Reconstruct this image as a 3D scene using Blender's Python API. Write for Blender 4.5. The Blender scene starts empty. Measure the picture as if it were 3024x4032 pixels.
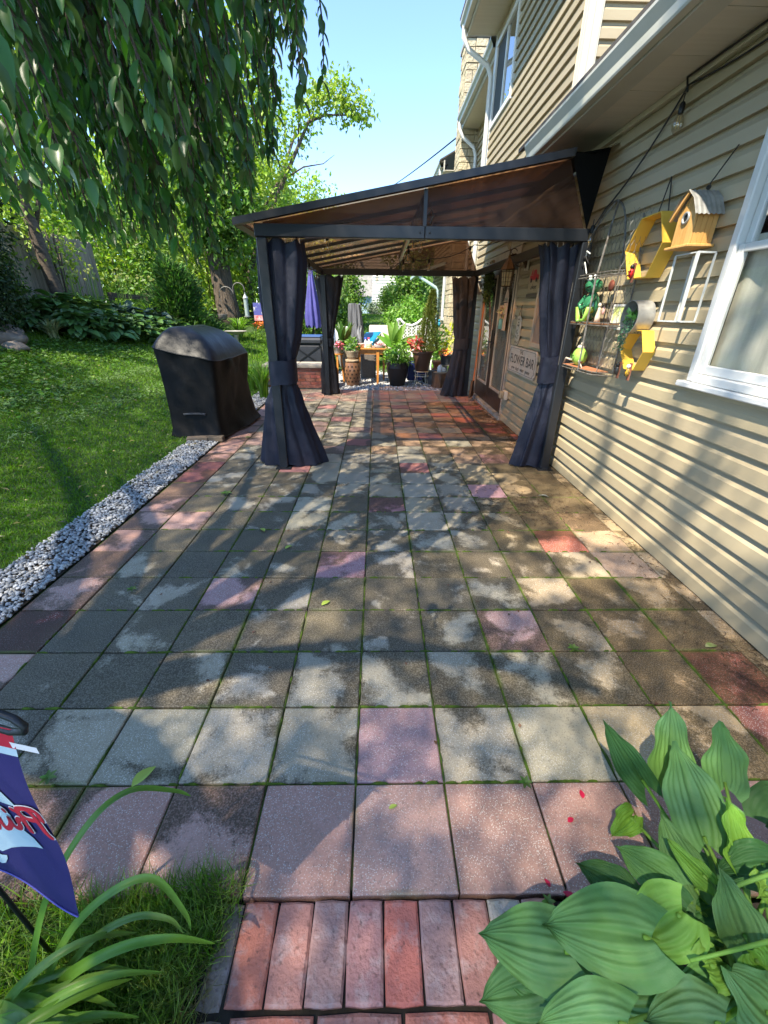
import bpy, math, random
import numpy as np
from mathutils import Vector, Matrix
random.seed(7); RNG = np.random.default_rng(11)
C = bpy.context.scene.collection
SC = bpy.context.scene
# ------------------------------------------------------------------ camera, sky, sun, exposure
PITCH, YAW, ROLL, CAMH = 0.456709, 0.0208503, 0.0127070, 1.478
cam = bpy.data.cameras.new('camera'); camo = bpy.data.objects.new('camera', cam); C.objects.link(camo)
_r = Vector((math.cos(YAW), -math.sin(YAW), 0)); _u = Vector((math.sin(YAW)*math.sin(PITCH), math.cos(YAW)*math.sin(PITCH), math.cos(PITCH)))
_f = Vector((math.sin(YAW)*math.cos(PITCH), math.cos(YAW)*math.cos(PITCH), -math.sin(PITCH)))
_R = _r*math.cos(ROLL)+_u*math.sin(ROLL); _U = _u*math.cos(ROLL)-_r*math.sin(ROLL); _B = -_f
camo.matrix_world = Matrix(((_R.x,_U.x,_B.x,0),(_R.y,_U.y,_B.y,0),(_R.z,_U.z,_B.z,CAMH),(0,0,0,1)))
cam.sensor_fit = 'HORIZONTAL'; cam.sensor_width = 36; cam.lens = 19.308; cam.clip_start = 0.02; cam.clip_end = 1500
SC.camera = camo
TOSUN = Vector((-0.385, -0.42, 0.82)).normalized()
wd = bpy.data.worlds.new("World"); SC.world = wd; wd.use_nodes = True
_n = wd.node_tree.nodes; _l = wd.node_tree.links
_sky = _n.new('ShaderNodeTexSky'); _sky.sky_type = 'NISHITA'; _sky.sun_disc = False
_sky.sun_elevation = math.asin(TOSUN.z); _sky.sun_rotation = math.atan2(TOSUN.x, TOSUN.y)
_sky.air_density = 0.8; _sky.dust_density = 0.05; _sky.ozone_density = 4.0
_l.new(_sky.outputs[0], _n['Background'].inputs[0]); _n['Background'].inputs[1].default_value = 0.15
sun = bpy.data.lights.new('sun', 'SUN'); sun.energy = 3.5; sun.angle = math.radians(0.53); sun.color = (1.0, 0.90, 0.73)
suno = bpy.data.objects.new('sun', sun); C.objects.link(suno); suno.location = (-20, -24, 38)
suno.rotation_euler = TOSUN.to_track_quat('Z', 'Y').to_euler()
SC.view_settings.view_transform = 'Standard'; SC.view_settings.look = 'None'
SC.view_settings.exposure = 1.82; SC.view_settings.gamma = 1; SC.view_settings.use_curve_mapping = False
SC.cycles.max_bounces = 10; SC.cycles.transparent_max_bounces = 12; SC.cycles.transmission_bounces = 6
SC.cycles.sample_clamp_indirect = 6

# ------------------------------------------------------------------ materials
def mat(name, col, col2=None, rough=.6, nscale=6, lo=.35, hi=.65, bump=0, bscale=40, metal=0, spec=.4, island=0, orand=0,
        transl=0, detail=5, coat=0, stretch=None, speck=None, speckscale=120, sheen=0, bdist=.01):
    m = bpy.data.materials.new(name); m.use_nodes = True
    nt = m.node_tree; N = nt.nodes; L = nt.links; p = N['Principled BSDF']
    p.inputs['Roughness'].default_value = rough; p.inputs['Metallic'].default_value = metal
    p.inputs['Specular IOR Level'].default_value = spec
    if coat: p.inputs['Coat Weight'].default_value = coat
    if sheen: p.inputs['Sheen Weight'].default_value = sheen
    g = N.new('ShaderNodeNewGeometry'); vec = g.outputs['Position']
    if stretch:
        mp = N.new('ShaderNodeMapping'); mp.inputs['Scale'].default_value = stretch; L.new(vec, mp.inputs['Vector']); vec = mp.outputs[0]
    def rgb(c): return (c[0], c[1], c[2], 1)
    base = N.new('ShaderNodeRGB'); base.outputs[0].default_value = rgb(col); out = base.outputs[0]
    if col2 is not None:
        nz = N.new('ShaderNodeTexNoise'); nz.inputs['Scale'].default_value = nscale; nz.inputs['Detail'].default_value = detail
        L.new(vec, nz.inputs['Vector'])
        mr = N.new('ShaderNodeMapRange'); mr.inputs[1].default_value = lo; mr.inputs[2].default_value = hi; L.new(nz.outputs[0], mr.inputs[0])
        mx = N.new('ShaderNodeMixRGB'); mx.inputs[1].default_value = rgb(col); mx.inputs[2].default_value = rgb(col2)
        L.new(mr.outputs[0], mx.inputs[0]); out = mx.outputs[0]
    if speck is not None:
        vo = N.new('ShaderNodeTexVoronoi'); vo.inputs['Scale'].default_value = speckscale; L.new(vec, vo.inputs['Vector'])
        ms = N.new('ShaderNodeMapRange'); ms.inputs[1].default_value = .28; ms.inputs[2].default_value = .2; L.new(vo.outputs['Distance'], ms.inputs[0])
        mx = N.new('ShaderNodeMixRGB'); mx.inputs[2].default_value = rgb(speck); L.new(ms.outputs[0], mx.inputs[0]); L.new(out, mx.inputs[1]); out = mx.outputs[0]
    for amt, src in ((island, g.outputs['Random Per Island']), (orand, None)):
        if not amt: continue
        if src is None:
            oi = N.new('ShaderNodeObjectInfo'); src = oi.outputs['Random']
        hs = N.new('ShaderNodeHueSaturation')
        for sock, k in (('Value', amt), ('Hue', amt*.045), ('Saturation', amt*.35)):
            mm = N.new('ShaderNodeMapRange'); c0 = .5 if sock == 'Hue' else 1
            fr = N.new('ShaderNodeMath'); fr.operation = 'FRACT'; ml = N.new('ShaderNodeMath'); ml.operation = 'MULTIPLY'
            ml.inputs[1].default_value = {'Value': 1, 'Hue': 7.31, 'Saturation': 3.77}[sock]
            L.new(src, ml.inputs[0]); L.new(ml.outputs[0], fr.inputs[0]); L.new(fr.outputs[0], mm.inputs[0])
            mm.inputs[3].default_value = c0-k; mm.inputs[4].default_value = c0+k
            L.new(mm.outputs[0], hs.inputs[sock])
        L.new(out, hs.inputs['Color']); out = hs.outputs[0]
    L.new(out, p.inputs['Base Color'])
    if bump:
        nb = N.new('ShaderNodeTexNoise'); nb.inputs['Scale'].default_value = bscale; nb.inputs['Detail'].default_value = 6; L.new(vec, nb.inputs['Vector'])
        bp = N.new('ShaderNodeBump'); bp.inputs['Strength'].default_value = bump; bp.inputs['Distance'].default_value = bdist
        L.new(nb.outputs[0], bp.inputs['Height']); L.new(bp.outputs[0], p.inputs['Normal'])
    if transl:
        tr = N.new('ShaderNodeBsdfTranslucent'); mx = N.new('ShaderNodeMixShader'); mx.inputs[0].default_value = transl
        br = N.new('ShaderNodeMixRGB'); br.blend_type = 'MULTIPLY'; br.inputs[0].default_value = 1; br.inputs[2].default_value = (1.5, 1.55, .75, 1)
        L.new(out, br.inputs[1]); L.new(br.outputs[0], tr.inputs[0])
        L.new(p.outputs[0], mx.inputs[1]); L.new(tr.outputs[0], mx.inputs[2]); L.new(mx.outputs[0], N['Material Output'].inputs[0])
    return m
def poly_mat(name, tcol, dcol, mixf, rough=.25):
    m = bpy.data.materials.new(name); m.use_nodes = True; nt = m.node_tree; N = nt.nodes; L = nt.links; p = N['Principled BSDF']
    p.inputs['Roughness'].default_value = rough
    g = N.new('ShaderNodeNewGeometry'); mp = N.new('ShaderNodeMapping'); mp.inputs['Scale'].default_value = (1.2, 1.2, .25)
    nz = N.new('ShaderNodeTexNoise'); nz.inputs['Scale'].default_value = 5; nz.inputs['Detail'].default_value = 7
    L.new(g.outputs['Position'], mp.inputs[0]); L.new(mp.outputs[0], nz.inputs['Vector'])
    mx = N.new('ShaderNodeMixRGB'); mx.inputs[1].default_value = (*dcol, 1); mx.inputs[2].default_value = (*[c*2.0 for c in dcol], 1)
    mr = N.new('ShaderNodeMapRange'); mr.inputs[1].default_value = .35; mr.inputs[2].default_value = .7
    L.new(nz.outputs[0], mr.inputs[0]); L.new(mr.outputs[0], mx.inputs[0]); L.new(mx.outputs[0], p.inputs['Base Color'])
    wv = N.new('ShaderNodeTexWave'); wv.inputs['Scale'].default_value = 28; wv.bands_direction = 'Z'; L.new(g.outputs['Position'], wv.inputs['Vector'])
    bp = N.new('ShaderNodeBump'); bp.inputs['Strength'].default_value = .35; bp.inputs['Distance'].default_value = .004
    L.new(wv.outputs['Fac'], bp.inputs['Height']); L.new(bp.outputs[0], p.inputs['Normal'])
    tr = N.new('ShaderNodeBsdfTransparent'); tr.inputs[0].default_value = (*tcol, 1)
    tl = N.new('ShaderNodeBsdfTranslucent'); tl.inputs[0].default_value = (*[min(1, c*3.5) for c in dcol], 1)
    m0 = N.new('ShaderNodeMixShader'); m0.inputs[0].default_value = .5; L.new(p.outputs[0], m0.inputs[1]); L.new(tl.outputs[0], m0.inputs[2])
    ms = N.new('ShaderNodeMixShader'); ms.inputs[0].default_value = mixf
    L.new(m0.outputs[0], ms.inputs[1]); L.new(tr.outputs[0], ms.inputs[2]); L.new(ms.outputs[0], N['Material Output'].inputs[0])
    return m
def glass_mat(name, tint=(.8, .85, .85), rough=.02, base=.0):
    m = bpy.data.materials.new(name); m.use_nodes = True; nt = m.node_tree; N = nt.nodes; L = nt.links
    N.remove(N['Principled BSDF'])
    gl = N.new('ShaderNodeBsdfGlossy'); gl.inputs['Roughness'].default_value = rough
    tr = N.new('ShaderNodeBsdfTransparent'); tr.inputs[0].default_value = (*tint, 1)
    fr = N.new('ShaderNodeFresnel'); gg = N.new('ShaderNodeNewGeometry'); im = N.new('ShaderNodeMath'); im.operation = 'MULTIPLY_ADD'; im.inputs[1].default_value = -.8333; im.inputs[2].default_value = 1.5; L.new(gg.outputs['Backfacing'], im.inputs[0]); L.new(im.outputs[0], fr.inputs[0])
    ad = N.new('ShaderNodeMath'); ad.operation = 'ADD'; ad.inputs[1].default_value = base; L.new(fr.outputs[0], ad.inputs[0])
    mx = N.new('ShaderNodeMixShader'); L.new(ad.outputs[0], mx.inputs[0]); L.new(tr.outputs[0], mx.inputs[1]); L.new(gl.outputs[0], mx.inputs[2])
    L.new(mx.outputs[0], N['Material Output'].inputs[0]); return m

# ------------------------------------------------------------------ mesh helpers
class MB:
    def __init__(s): s.v = []; s.f = []
    def add(s, v, f):
        o = len(s.v); s.v += [tuple(float(c) for c in p) for p in v]; s.f += [tuple(o+i for i in q) for q in f]; return s
    def box(s, x0, x1, y0, y1, z0, z1):
        v = [(x0,y0,z0),(x1,y0,z0),(x1,y1,z0),(x0,y1,z0),(x0,y0,z1),(x1,y0,z1),(x1,y1,z1),(x0,y1,z1)]
        return s.add(v, [(3,2,1,0),(4,5,6,7),(0,1,5,4),(1,2,6,5),(2,3,7,6),(3,0,4,7)])
    def cbox(s, c, h, R=None):                                     # centred box, half sizes h, optional 3x3 rotation
        v = [Vector((sx*h[0], sy*h[1], sz*h[2])) for sz in (-1,1) for sx, sy in ((-1,-1),(1,-1),(1,1),(-1,1))]
        if R is not None: v = [R @ p for p in v]
        return s.add([p+Vector(c) for p in v], [(3,2,1,0),(4,5,6,7),(0,1,5,4),(1,2,6,5),(2,3,7,6),(3,0,4,7)])
    def bar(s, a, b, w, h=None, up=(0,0,1)):                       # rectangular bar from a to b
        a = Vector(a); b = Vector(b); d = (b-a); L = d.length; d.normalize(); u = Vector(up)
        if abs(d.dot(u)) > .98: u = Vector((0,1,0))
        x = d.cross(u).normalized(); u = x.cross(d).normalized(); R = Matrix((x, d, u)).transposed()
        return s.cbox((a+b)/2, (w/2, L/2, (h or w)/2), R)
    def tube(s, pts, r, n=8, caps=True):
        pts = [Vector(p) for p in pts]; R = r if hasattr(r, '__len__') else [r]*len(pts)
        rings = []; ref = None
        for i, p in enumerate(pts):
            t = (pts[min(i+1, len(pts)-1)]-pts[max(i-1, 0)])
            t = t.normalized() if t.length > 1e-9 else Vector((0,0,1))
            if ref is None: ref = Vector((0,0,1)) if abs(t.z) < .9 else Vector((1,0,0))
            x = (ref-t*ref.dot(t)).normalized(); ref = x; y = t.cross(x)
            rings.append([p+(x*math.cos(2*math.pi*k/n)+y*math.sin(2*math.pi*k/n))*R[i] for k in range(n)])
        v = [q for g in rings for q in g]
        f = [(i*n+k, i*n+(k+1) % n, (i+1)*n+(k+1) % n, (i+1)*n+k) for i in range(len(pts)-1) for k in range(n)]
        if caps: f += [tuple(range(n-1, -1, -1)), tuple(range((len(pts)-1)*n, len(pts)*n))]
        return s.add(v, f)
    def lathe(s, c, prof, n=20, caps=True, sx=1, sy=1):            # prof: (radius, z)
        v = [(c[0]+sx*r*math.cos(2*math.pi*k/n), c[1]+sy*r*math.sin(2*math.pi*k/n), c[2]+z) for r, z in prof for k in range(n)]
        f = [(i*n+k, i*n+(k+1) % n, (i+1)*n+(k+1) % n, (i+1)*n+k) for i in range(len(prof)-1) for k in range(n)]
        if caps: f += [tuple(range(n-1, -1, -1)), tuple(range((len(prof)-1)*n, len(prof)*n))]
        return s.add(v, f)
    def grid(s, P, closeu=False):                                  # P[nu][nv] points
        nu, nv = len(P), len(P[0]); v = [q for r in P for q in r]
        f = [(i*nv+j, ((i+1) % nu)*nv+j, ((i+1) % nu)*nv+j+1, i*nv+j+1) for i in range(nu if closeu else nu-1) for j in range(nv-1)]
        return s.add(v, f)
    def prism(s, poly, d):                                         # planar polygon extruded along d
        n = len(poly); d = Vector(d); v = [Vector(p) for p in poly]; v += [p+d for p in v]
        return s.add(v, [tuple(range(n-1, -1, -1)), tuple(range(n, 2*n))]+[(i, (i+1) % n, n+(i+1) % n, n+i) for i in range(n)])
    def ball(s, c, r, n=12, m=8, sq=(1,1,1)):
        v = [(c[0], c[1], c[2]-r*sq[2])]
        for i in range(1, m):
            a = -math.pi/2+math.pi*i/m
            v += [(c[0]+r*sq[0]*math.cos(a)*math.cos(2*math.pi*k/n), c[1]+r*sq[1]*math.cos(a)*math.sin(2*math.pi*k/n), c[2]+r*sq[2]*math.sin(a)) for k in range(n)]
        v.append((c[0], c[1], c[2]+r*sq[2])); t = len(v)-1
        f = [(0, 1+(k+1) % n, 1+k) for k in range(n)]
        f += [(1+i*n+k, 1+i*n+(k+1) % n, 1+(i+1)*n+(k+1) % n, 1+(i+1)*n+k) for i in range(m-2) for k in range(n)]
        f += [(1+(m-2)*n+k, 1+(m-2)*n+(k+1) % n, t) for k in range(n)]
        return s.add(v, f)
def wloc(o):
    p = Vector((0,0,0))
    while o: p += o.location; o = o.parent
    return p
def finish(o, smooth):
    if smooth:
        o.data.shade_smooth()
        if smooth is not True: o.data.set_sharp_from_angle(angle=math.radians(smooth))
def obj(name, b, m, parent=None, smooth=False, label=None, cat=None, group=None, kind=None, bevel=0):
    me = bpy.data.meshes.new(name); v = np.array(b.v, float)
    if parent is not None: org = np.array(wloc(parent)); loc = (0,0,0)
    else:
        org = np.array([(v[:,0].min()+v[:,0].max())/2, (v[:,1].min()+v[:,1].max())/2, v[:,2].min()]); loc = tuple(org)
    me.from_pydata((v-org).tolist(), [], b.f); me.materials.append(m)
    o = bpy.data.objects.new(name, me); C.objects.link(o); o.location = loc
    if parent is not None: o.parent = parent
    if bevel:
        import bmesh
        bm = bmesh.new(); bm.from_mesh(me); bmesh.ops.recalc_face_normals(bm, faces=bm.faces)
        bmesh.ops.bevel(bm, geom=list(bm.edges), offset=bevel, segments=1, affect='EDGES', clamp_overlap=True); bm.to_mesh(me); bm.free()
    finish(o, smooth); tag(o, label, cat, group, kind); return o
def tag(o, label=None, cat=None, group=None, kind=None):
    if label: o['label'] = label
    if cat: o['category'] = cat
    if group: o['group'] = group
    if kind: o['kind'] = kind
    return o
def thing(name, label, cat, loc=(0,0,0), group=None):
    o = bpy.data.objects.new(name, None); C.objects.link(o); o.location = loc; o.empty_display_size = .1
    return tag(o, label, cat, group)
def share(src, parent, loc, rot=(0,0,0), col=None, scale=None):    # a further piece sharing mesh data
    o = src.copy(); C.objects.link(o); o.parent = parent; o.location = Vector(loc)-(wloc(parent) if parent else Vector((0,0,0))); o.rotation_euler = rot
    if col: o.color = (*col, 1)
    if scale: o.scale = scale
    return o
def npmesh(name, V, F, m, parent=None, smooth=False, label=None, cat=None, group=None, kind=None):
    me = bpy.data.meshes.new(name); V = np.asarray(V, np.float32)
    if parent is not None: org = np.array(wloc(parent)); loc = (0,0,0)
    else: org = np.array([V[:,0].mean(), V[:,1].mean(), V[:,2].min()]); loc = tuple(float(c) for c in org)
    V = (V-org).astype(np.float32); F = np.asarray(F, np.int32); k = F.shape[1]
    me.vertices.add(len(V)); me.vertices.foreach_set('co', V.ravel()); me.loops.add(F.size); me.loops.foreach_set('vertex_index', F.ravel())
    me.polygons.add(len(F)); me.polygons.foreach_set('loop_start', np.arange(0, F.size, k, dtype=np.int32))
    me.update(calc_edges=True); me.materials.append(m)
    o = bpy.data.objects.new(name, me); C.objects.link(o); o.location = loc
    if parent is not None: o.parent = parent
    if smooth: me.shade_smooth()
    return tag(o, label, cat, group, kind)
# leaf templates: x across, y along, z normal
T_FOLD = (np.array([(0,0,0),(-.5,.45,.12),(0,1,-.06),(.5,.45,.12)]), np.array([(0,3,2),(0,2,1)]))
def _tl():
    v = []; ws = [.05, .34, .5, .44, .26, .02]; ys = [0, .16, .38, .6, .82, 1]
    for y, w in zip(ys, ws):
        zz = -.16*y*y; v += [(-w, y, zz+w*.22), (0, y, zz), (w, y, zz+w*.22)]
    return np.array(v), np.array([(3*i+j, 3*i+j+1, 3*i+j+4, 3*i+j+3) for i in range(5) for j in (0,1)])
T_LEAF = _tl()
def _tb():
    v = []; n = 5
    for i in range(n+1):
        t = i/n; w = .5*(1-t**1.6)+.01; v += [(-w, t, 0), (w, t, 0)]
    return np.array(v), np.array([(2*i, 2*i+1, 2*i+3, 2*i+2) for i in range(n)])
T_BLADE = (np.array([(-.5,0,0),(.5,0,0),(.32,.55,.05),(-.32,.55,.05),(0,1,.2)]), np.array([(0,1,2),(0,2,3),(3,2,4)]))
def unit(a): return a/np.maximum(np.linalg.norm(a, axis=-1, keepdims=True), 1e-9)
def leafmesh(pos, d, n, L, Wd, T=T_FOLD):
    pos = np.asarray(pos, float); d = unit(np.asarray(d, float)); n = np.asarray(n, float)
    n = unit(n-d*np.sum(n*d, 1, keepdims=True)+1e-6); x = np.cross(d, n)
    tv, tf = T; L = np.broadcast_to(L, len(pos))[:, None, None]; Wd = np.broadcast_to(Wd, len(pos))[:, None, None]
    V = pos[:, None]+x[:, None]*(tv[None, :, 0:1]*Wd)+d[:, None]*(tv[None, :, 1:2]*L)+n[:, None]*(tv[None, :, 2:3]*L)
    F = tf[None]+(np.arange(len(pos))*len(tv))[:, None, None]
    return V.reshape(-1, 3), F.reshape(-1, tf.shape[1])
def rand_unit(n): return unit(RNG.normal(size=(n, 3)))
def clumpcrown(c, r, nclump, per, spread, L, asp=.5, up=.6, shell=.55, T=T_FOLD, squash=1, keep=None):
    """leaves in clumps through an ellipsoid's outer volume"""
    u = rand_unit(nclump); rad = shell+(1-shell)*RNG.random((nclump, 1))**.7
    cc = np.array(c)+u*rad*np.array(r)
    cc = cc+RNG.normal(size=cc.shape)*np.array(r)*.07
    if keep is not None: cc = cc[keep(cc)]
    nclump = len(cc); sp = spread*(.6+.8*RNG.random((nclump, 1, 1)))
    p = (cc[:, None]+RNG.normal(size=(nclump, per, 3))*sp*np.array((1, 1, squash))).reshape(-1, 3)
    out = unit(p-np.array(c)); nn = rand_unit(len(p))*.8+out*.45+np.array((0,0,up)); d = rand_unit(len(p))+out*.5+np.array((0,0,-.35))
    l = L*(.65+.7*RNG.random(len(p)))
    return leafmesh(p, d, nn, l, l*asp, T)
def text_mesh(name, body, size, M, m, parent=None, ext=.0006, shear=0, bold=0, align='CENTER'):
    cu = bpy.data.curves.new(name, 'FONT'); cu.body = body; cu.size = size; cu.extrude = ext; cu.align_x = align; cu.shear = shear; cu.offset = bold
    t = bpy.data.objects.new(name, cu); C.objects.link(t); dg = bpy.context.evaluated_depsgraph_get(); dg.update()
    me = bpy.data.meshes.new_from_object(t.evaluated_get(dg)); C.objects.unlink(t); bpy.data.objects.remove(t)
    me.transform(M if parent is None else Matrix.Translation(-wloc(parent)) @ M); me.materials.clear(); me.materials.append(m)
    o = bpy.data.objects.new(name, me); C.objects.link(o)
    if parent is not None: o.parent = parent
    return o
def lerp(a, b, t): return a+(b-a)*t
def interp(x, xs, ys): return float(np.interp(x, xs, ys))
# ------------------------------------------------------------------ ground
def sp(x, k=.35): return k*np.log1p(np.exp(np.clip(x/k, -40, 40)))
def zt(X, Y):
    X = np.asarray(X, float); Y = np.asarray(Y, float)
    left = np.minimum(1.15, .225*sp(-2.45-X)); back = np.minimum(1.2, .088*sp(Y-11.2))
    z = np.minimum(1.36, left+back)
    return z-.025+.015*np.sin(X*1.7+Y*.6)*np.clip((-2.4-X)*.8, 0, 1)
def mat_lawn():
    return mat('lawn', (.028,.055,.012), (.045,.085,.016), .9, 3, .3, .7, .6, 90)
M_lawn = mat_lawn()
gx = np.unique(np.concatenate([np.linspace(-160,-20,15), np.linspace(-20,-8,25), np.linspace(-8,6,85), np.linspace(6,20,15), np.linspace(20,160,15)]))
gy = np.unique(np.concatenate([np.linspace(-60,-6,13), np.linspace(-6,16,90), np.linspace(16,45,50), np.linspace(45,260,18)]))
GX, GY = np.meshgrid(gx, gy, indexing='ij'); GZ = zt(GX, GY)
inpatio = (GX > -1.9) & (GX < 12) & (GY > .62) & (GY < 8.5); GZ = np.where(inpatio, -.12, GZ)
GZ = np.where((GX > -.38) & (GY < .5) & (GY > -8), -.09, GZ)
V = np.stack([GX, GY, GZ], -1).reshape(-1, 3); ny = len(gy)
F = np.array([(i*ny+j, (i+1)*ny+j, (i+1)*ny+j+1, i*ny+j+1) for i in range(len(gx)-1) for j in range(ny-1)])
npmesh('lawn', V, F, M_lawn, smooth=True, kind='structure')

# ------------------------------------------------------------------ patio of square concrete pavers
def mat_paver():
    m = bpy.data.materials.new('paver'); m.use_nodes = True; nt = m.node_tree; N = nt.nodes; L = nt.links; p = N['Principled BSDF']
    def nd(t, **k):
        n = N.new(t)
        for a, b in k.items(): setattr(n, a, b)
        return n
    g = nd('ShaderNodeNewGeometry'); P = g.outputs['Position']; oi = nd('ShaderNodeObjectInfo'); tc = nd('ShaderNodeTexCoord')
    def noise(sc, det=5, vec=P, dist=0):
        n = nd('ShaderNodeTexNoise'); n.inputs['Scale'].default_value = sc; n.inputs['Detail'].default_value = det; n.inputs['Distortion'].default_value = dist
        L.new(vec, n.inputs['Vector']); return n.outputs[0]
    def mth(op, a, b=None):
        n = nd('ShaderNodeMath', operation=op)
        for i, q in enumerate((a, b)):
            if q is None: continue
            if isinstance(q, (int, float)): n.inputs[i].default_value = q
            else: L.new(q, n.inputs[i])
        return n.outputs[0]
    def rng(v, a, b, c=0, d=1):
        n = nd('ShaderNodeMapRange'); L.new(v, n.inputs[0])
        for i, q in enumerate((a, b, c, d)): n.inputs[i+1].default_value = q
        return n.outputs[0]
    def mix(f, a, b, bt='MIX'):
        n = nd('ShaderNodeMixRGB', blend_type=bt)
        for i, q in enumerate((f, a, b)):
            if isinstance(q, (int, float)): n.inputs[i].default_value = q
            elif isinstance(q, tuple): n.inputs[i].default_value = (*q, 1)
            else: L.new(q, n.inputs[i])
        return n.outputs[0]
    off = nd('ShaderNodeVectorMath', operation='ADD'); cr = nd('ShaderNodeCombineXYZ'); L.new(mth('MULTIPLY', oi.outputs['Random'], 37), cr.inputs[2])
    L.new(P, off.inputs[0]); L.new(cr.outputs[0], off.inputs[1]); PV = off.outputs[0]
    base = oi.outputs['Color']
    base = mix(rng(noise(9, 6, PV), .3, .7, 0, .55), base, (.74,.70,.62), 'MULTIPLY')
    # aggregate
    vo = nd('ShaderNodeTexVoronoi'); vo.inputs['Scale'].default_value = 230; L.new(P, vo.inputs['Vector'])
    sep = nd('ShaderNodeSeparateXYZ'); L.new(P, sep.inputs[0])
    wear = mth('MULTIPLY', rng(vo.outputs['Distance'], .42, .28), rng(noise(3.1, 3), .30, .52))
    fade = rng(sep.outputs['Y'], 2.2, 3.6, 1, .12)
    sepc = nd('ShaderNodeSeparateXYZ'); L.new(vo.outputs['Color'], sepc.inputs[0])
    bright = rng(sepc.outputs[0], .3, .75, 0, 1)
    agg = mth('MULTIPLY', mth('MULTIPLY', wear, fade), bright)
    base = mix(mth('MULTIPLY', agg, .85), base, (.74,.70,.63))
    dk = rng(sepc.outputs[1], 0, .2, .4, 0); base = mix(mth('MULTIPLY', dk, fade), base, (.09,.08,.065))
    # damp, mossy film: keeps off the scrubbed patch in the middle of each paver, thicker along the joints
    so = nd('ShaderNodeSeparateXYZ'); L.new(tc.outputs['Object'], so.inputs[0])
    e = mth('MAXIMUM', mth('ABSOLUTE', so.outputs[0]), mth('ABSOLUTE', so.outputs[1]))
    edge = rng(e, .06, .15, -.05, .055)
    n1 = mth('ADD', mth('ADD', noise(3.6, 7, PV, .6), mth('MULTIPLY', mth('SUBTRACT', noise(42, 4), .5), .16)), mth('MULTIPLY', mth('SUBTRACT', noise(170, 2), .5), .16)); n2 = noise(.75, 3)
    tot = mth('ADD', mth('ADD', mth('ADD', n1, edge), mth('MULTIPLY', mth('SUBTRACT', n2, .5), .55)), mth('MULTIPLY', mth('SUBTRACT', oi.outputs['Random'], .5), .16))
    amt = nd('ShaderNodeAttribute', attribute_type='OBJECT', attribute_name='film'); tot = mth('ADD', tot, amt.outputs['Fac'])
    film = rng(tot, .43, .515)
    grit = rng(noise(190, 2), .36, .56, .6, 1)
    fcol = mix(rng(noise(6, 4), .35, .65), (.032,.025,.014), (.064,.050,.026)); fcol = mix(.15, fcol, mix(1, oi.outputs['Color'], (.42,.36,.28), 'MULTIPLY'))
    base = mix(mth('MULTIPLY', mth('MULTIPLY', film, grit), .93), base, fcol)
    moss = mth('MULTIPLY', rng(e, .135, .153), rng(noise(2.3, 4), .5, .62)); base = mix(mth('MULTIPLY', moss, .75), base, (.085,.125,.016))
    L.new(base, p.inputs['Base Color'])
    L.new(rng(film, 0, 1, .85, .62), p.inputs['Roughness']); p.inputs['Specular IOR Level'].default_value = .3
    bp = nd('ShaderNodeBump'); bp.inputs['Strength'].default_value = .55; bp.inputs['Distance'].default_value = .004
    hh = mth('ADD', mth('MULTIPLY', noise(120, 4), .7), mth('MULTIPLY', agg, .6)); L.new(hh, bp.inputs['Height']); L.new(bp.outputs[0], p.inputs['Normal'])
    return m
M_pav = mat_paver()
M_bed = mat('joint_soil', (.024,.019,.012), (.085,.13,.014), .95, 4, .42, .58, .8, 60)
TX, X0, Y0 = .308, -.0676, .563
def tX(i): return X0+TX*i
def tY(j): return Y0+TX*j-.0003*j*j
bed = MB().box(-1.93, 1.93, .58, tY(27)-.004, -.09, -.011)
patio = obj('patio', bed, M_bed, kind='structure')
def paver_mesh(w, d, name):
    b = MB(); g = .0035; c = .004; h = .045
    o = [(-w/2+g,-d/2+g),(w/2-g,-d/2+g),(w/2-g,d/2-g),(-w/2+g,d/2-g)]; k = [(x*(1-2*c/w), y*(1-2*c/d)) for x, y in o]
    b.add([(x,y,-h) for x,y in o]+[(x,y,-c) for x,y in o]+[(x,y,0) for x,y in k],
          [(0,1,5,4),(1,2,6,5),(2,3,7,6),(3,0,4,7),(4,5,9,8),(5,6,10,9),(6,7,11,10),(7,4,8,11),(8,9,10,11)])
    me = bpy.data.meshes.new(name); me.from_pydata(b.v, [], b.f); me.materials.append(M_pav); return me
GRAY = [(.40,.35,.265),(.37,.33,.25),(.42,.365,.27),(.38,.345,.275),(.41,.355,.255)]
PINK = [(.46,.265,.215),(.49,.295,.245),(.43,.25,.205),(.47,.27,.22)]; RED = (.33,.10,.07); ROSE = (.50,.30,.29)
special = {(0,1):ROSE,(5,2):RED,(2,3):ROSE,(-6,3):(.24,.075,.06),(-3,4):ROSE,(-1,5):(.5,.27,.29),(4,6):(.42,.13,.085),(-5,7):PINK[1],
 (0,8):(.44,.2,.2),(3,9):(.52,.29,.30),(-6,10):(.32,.12,.1),(-6,11):(.3,.11,.095),(1,11):(.42,.18,.16),(-3,11):(.42,.19,.17),(4,12):(.40,.2,.19),(-1,14):(.36,.17,.15),(2,15):(.40,.19,.18),
 (5,16):(.34,.12,.09),(-2,18):(.40,.19,.17),(3,19):(.44,.19,.16),(-3,21):(.40,.19,.17),(5,21):(.42,.15,.11),(1,21):(.36,.19,.17),(-2,23):(.4,.2,.18),(0,25):(.4,.2,.18),(5,1):(.37,.14,.11)}
orange = {(5,7):(.46,.29,.17),(5,6):(.44,.3,.19),(4,5):(.42,.33,.22),(5,5):(.40,.28,.2)}
R1 = random.Random(3); far = MB(); meshes = {}
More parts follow.
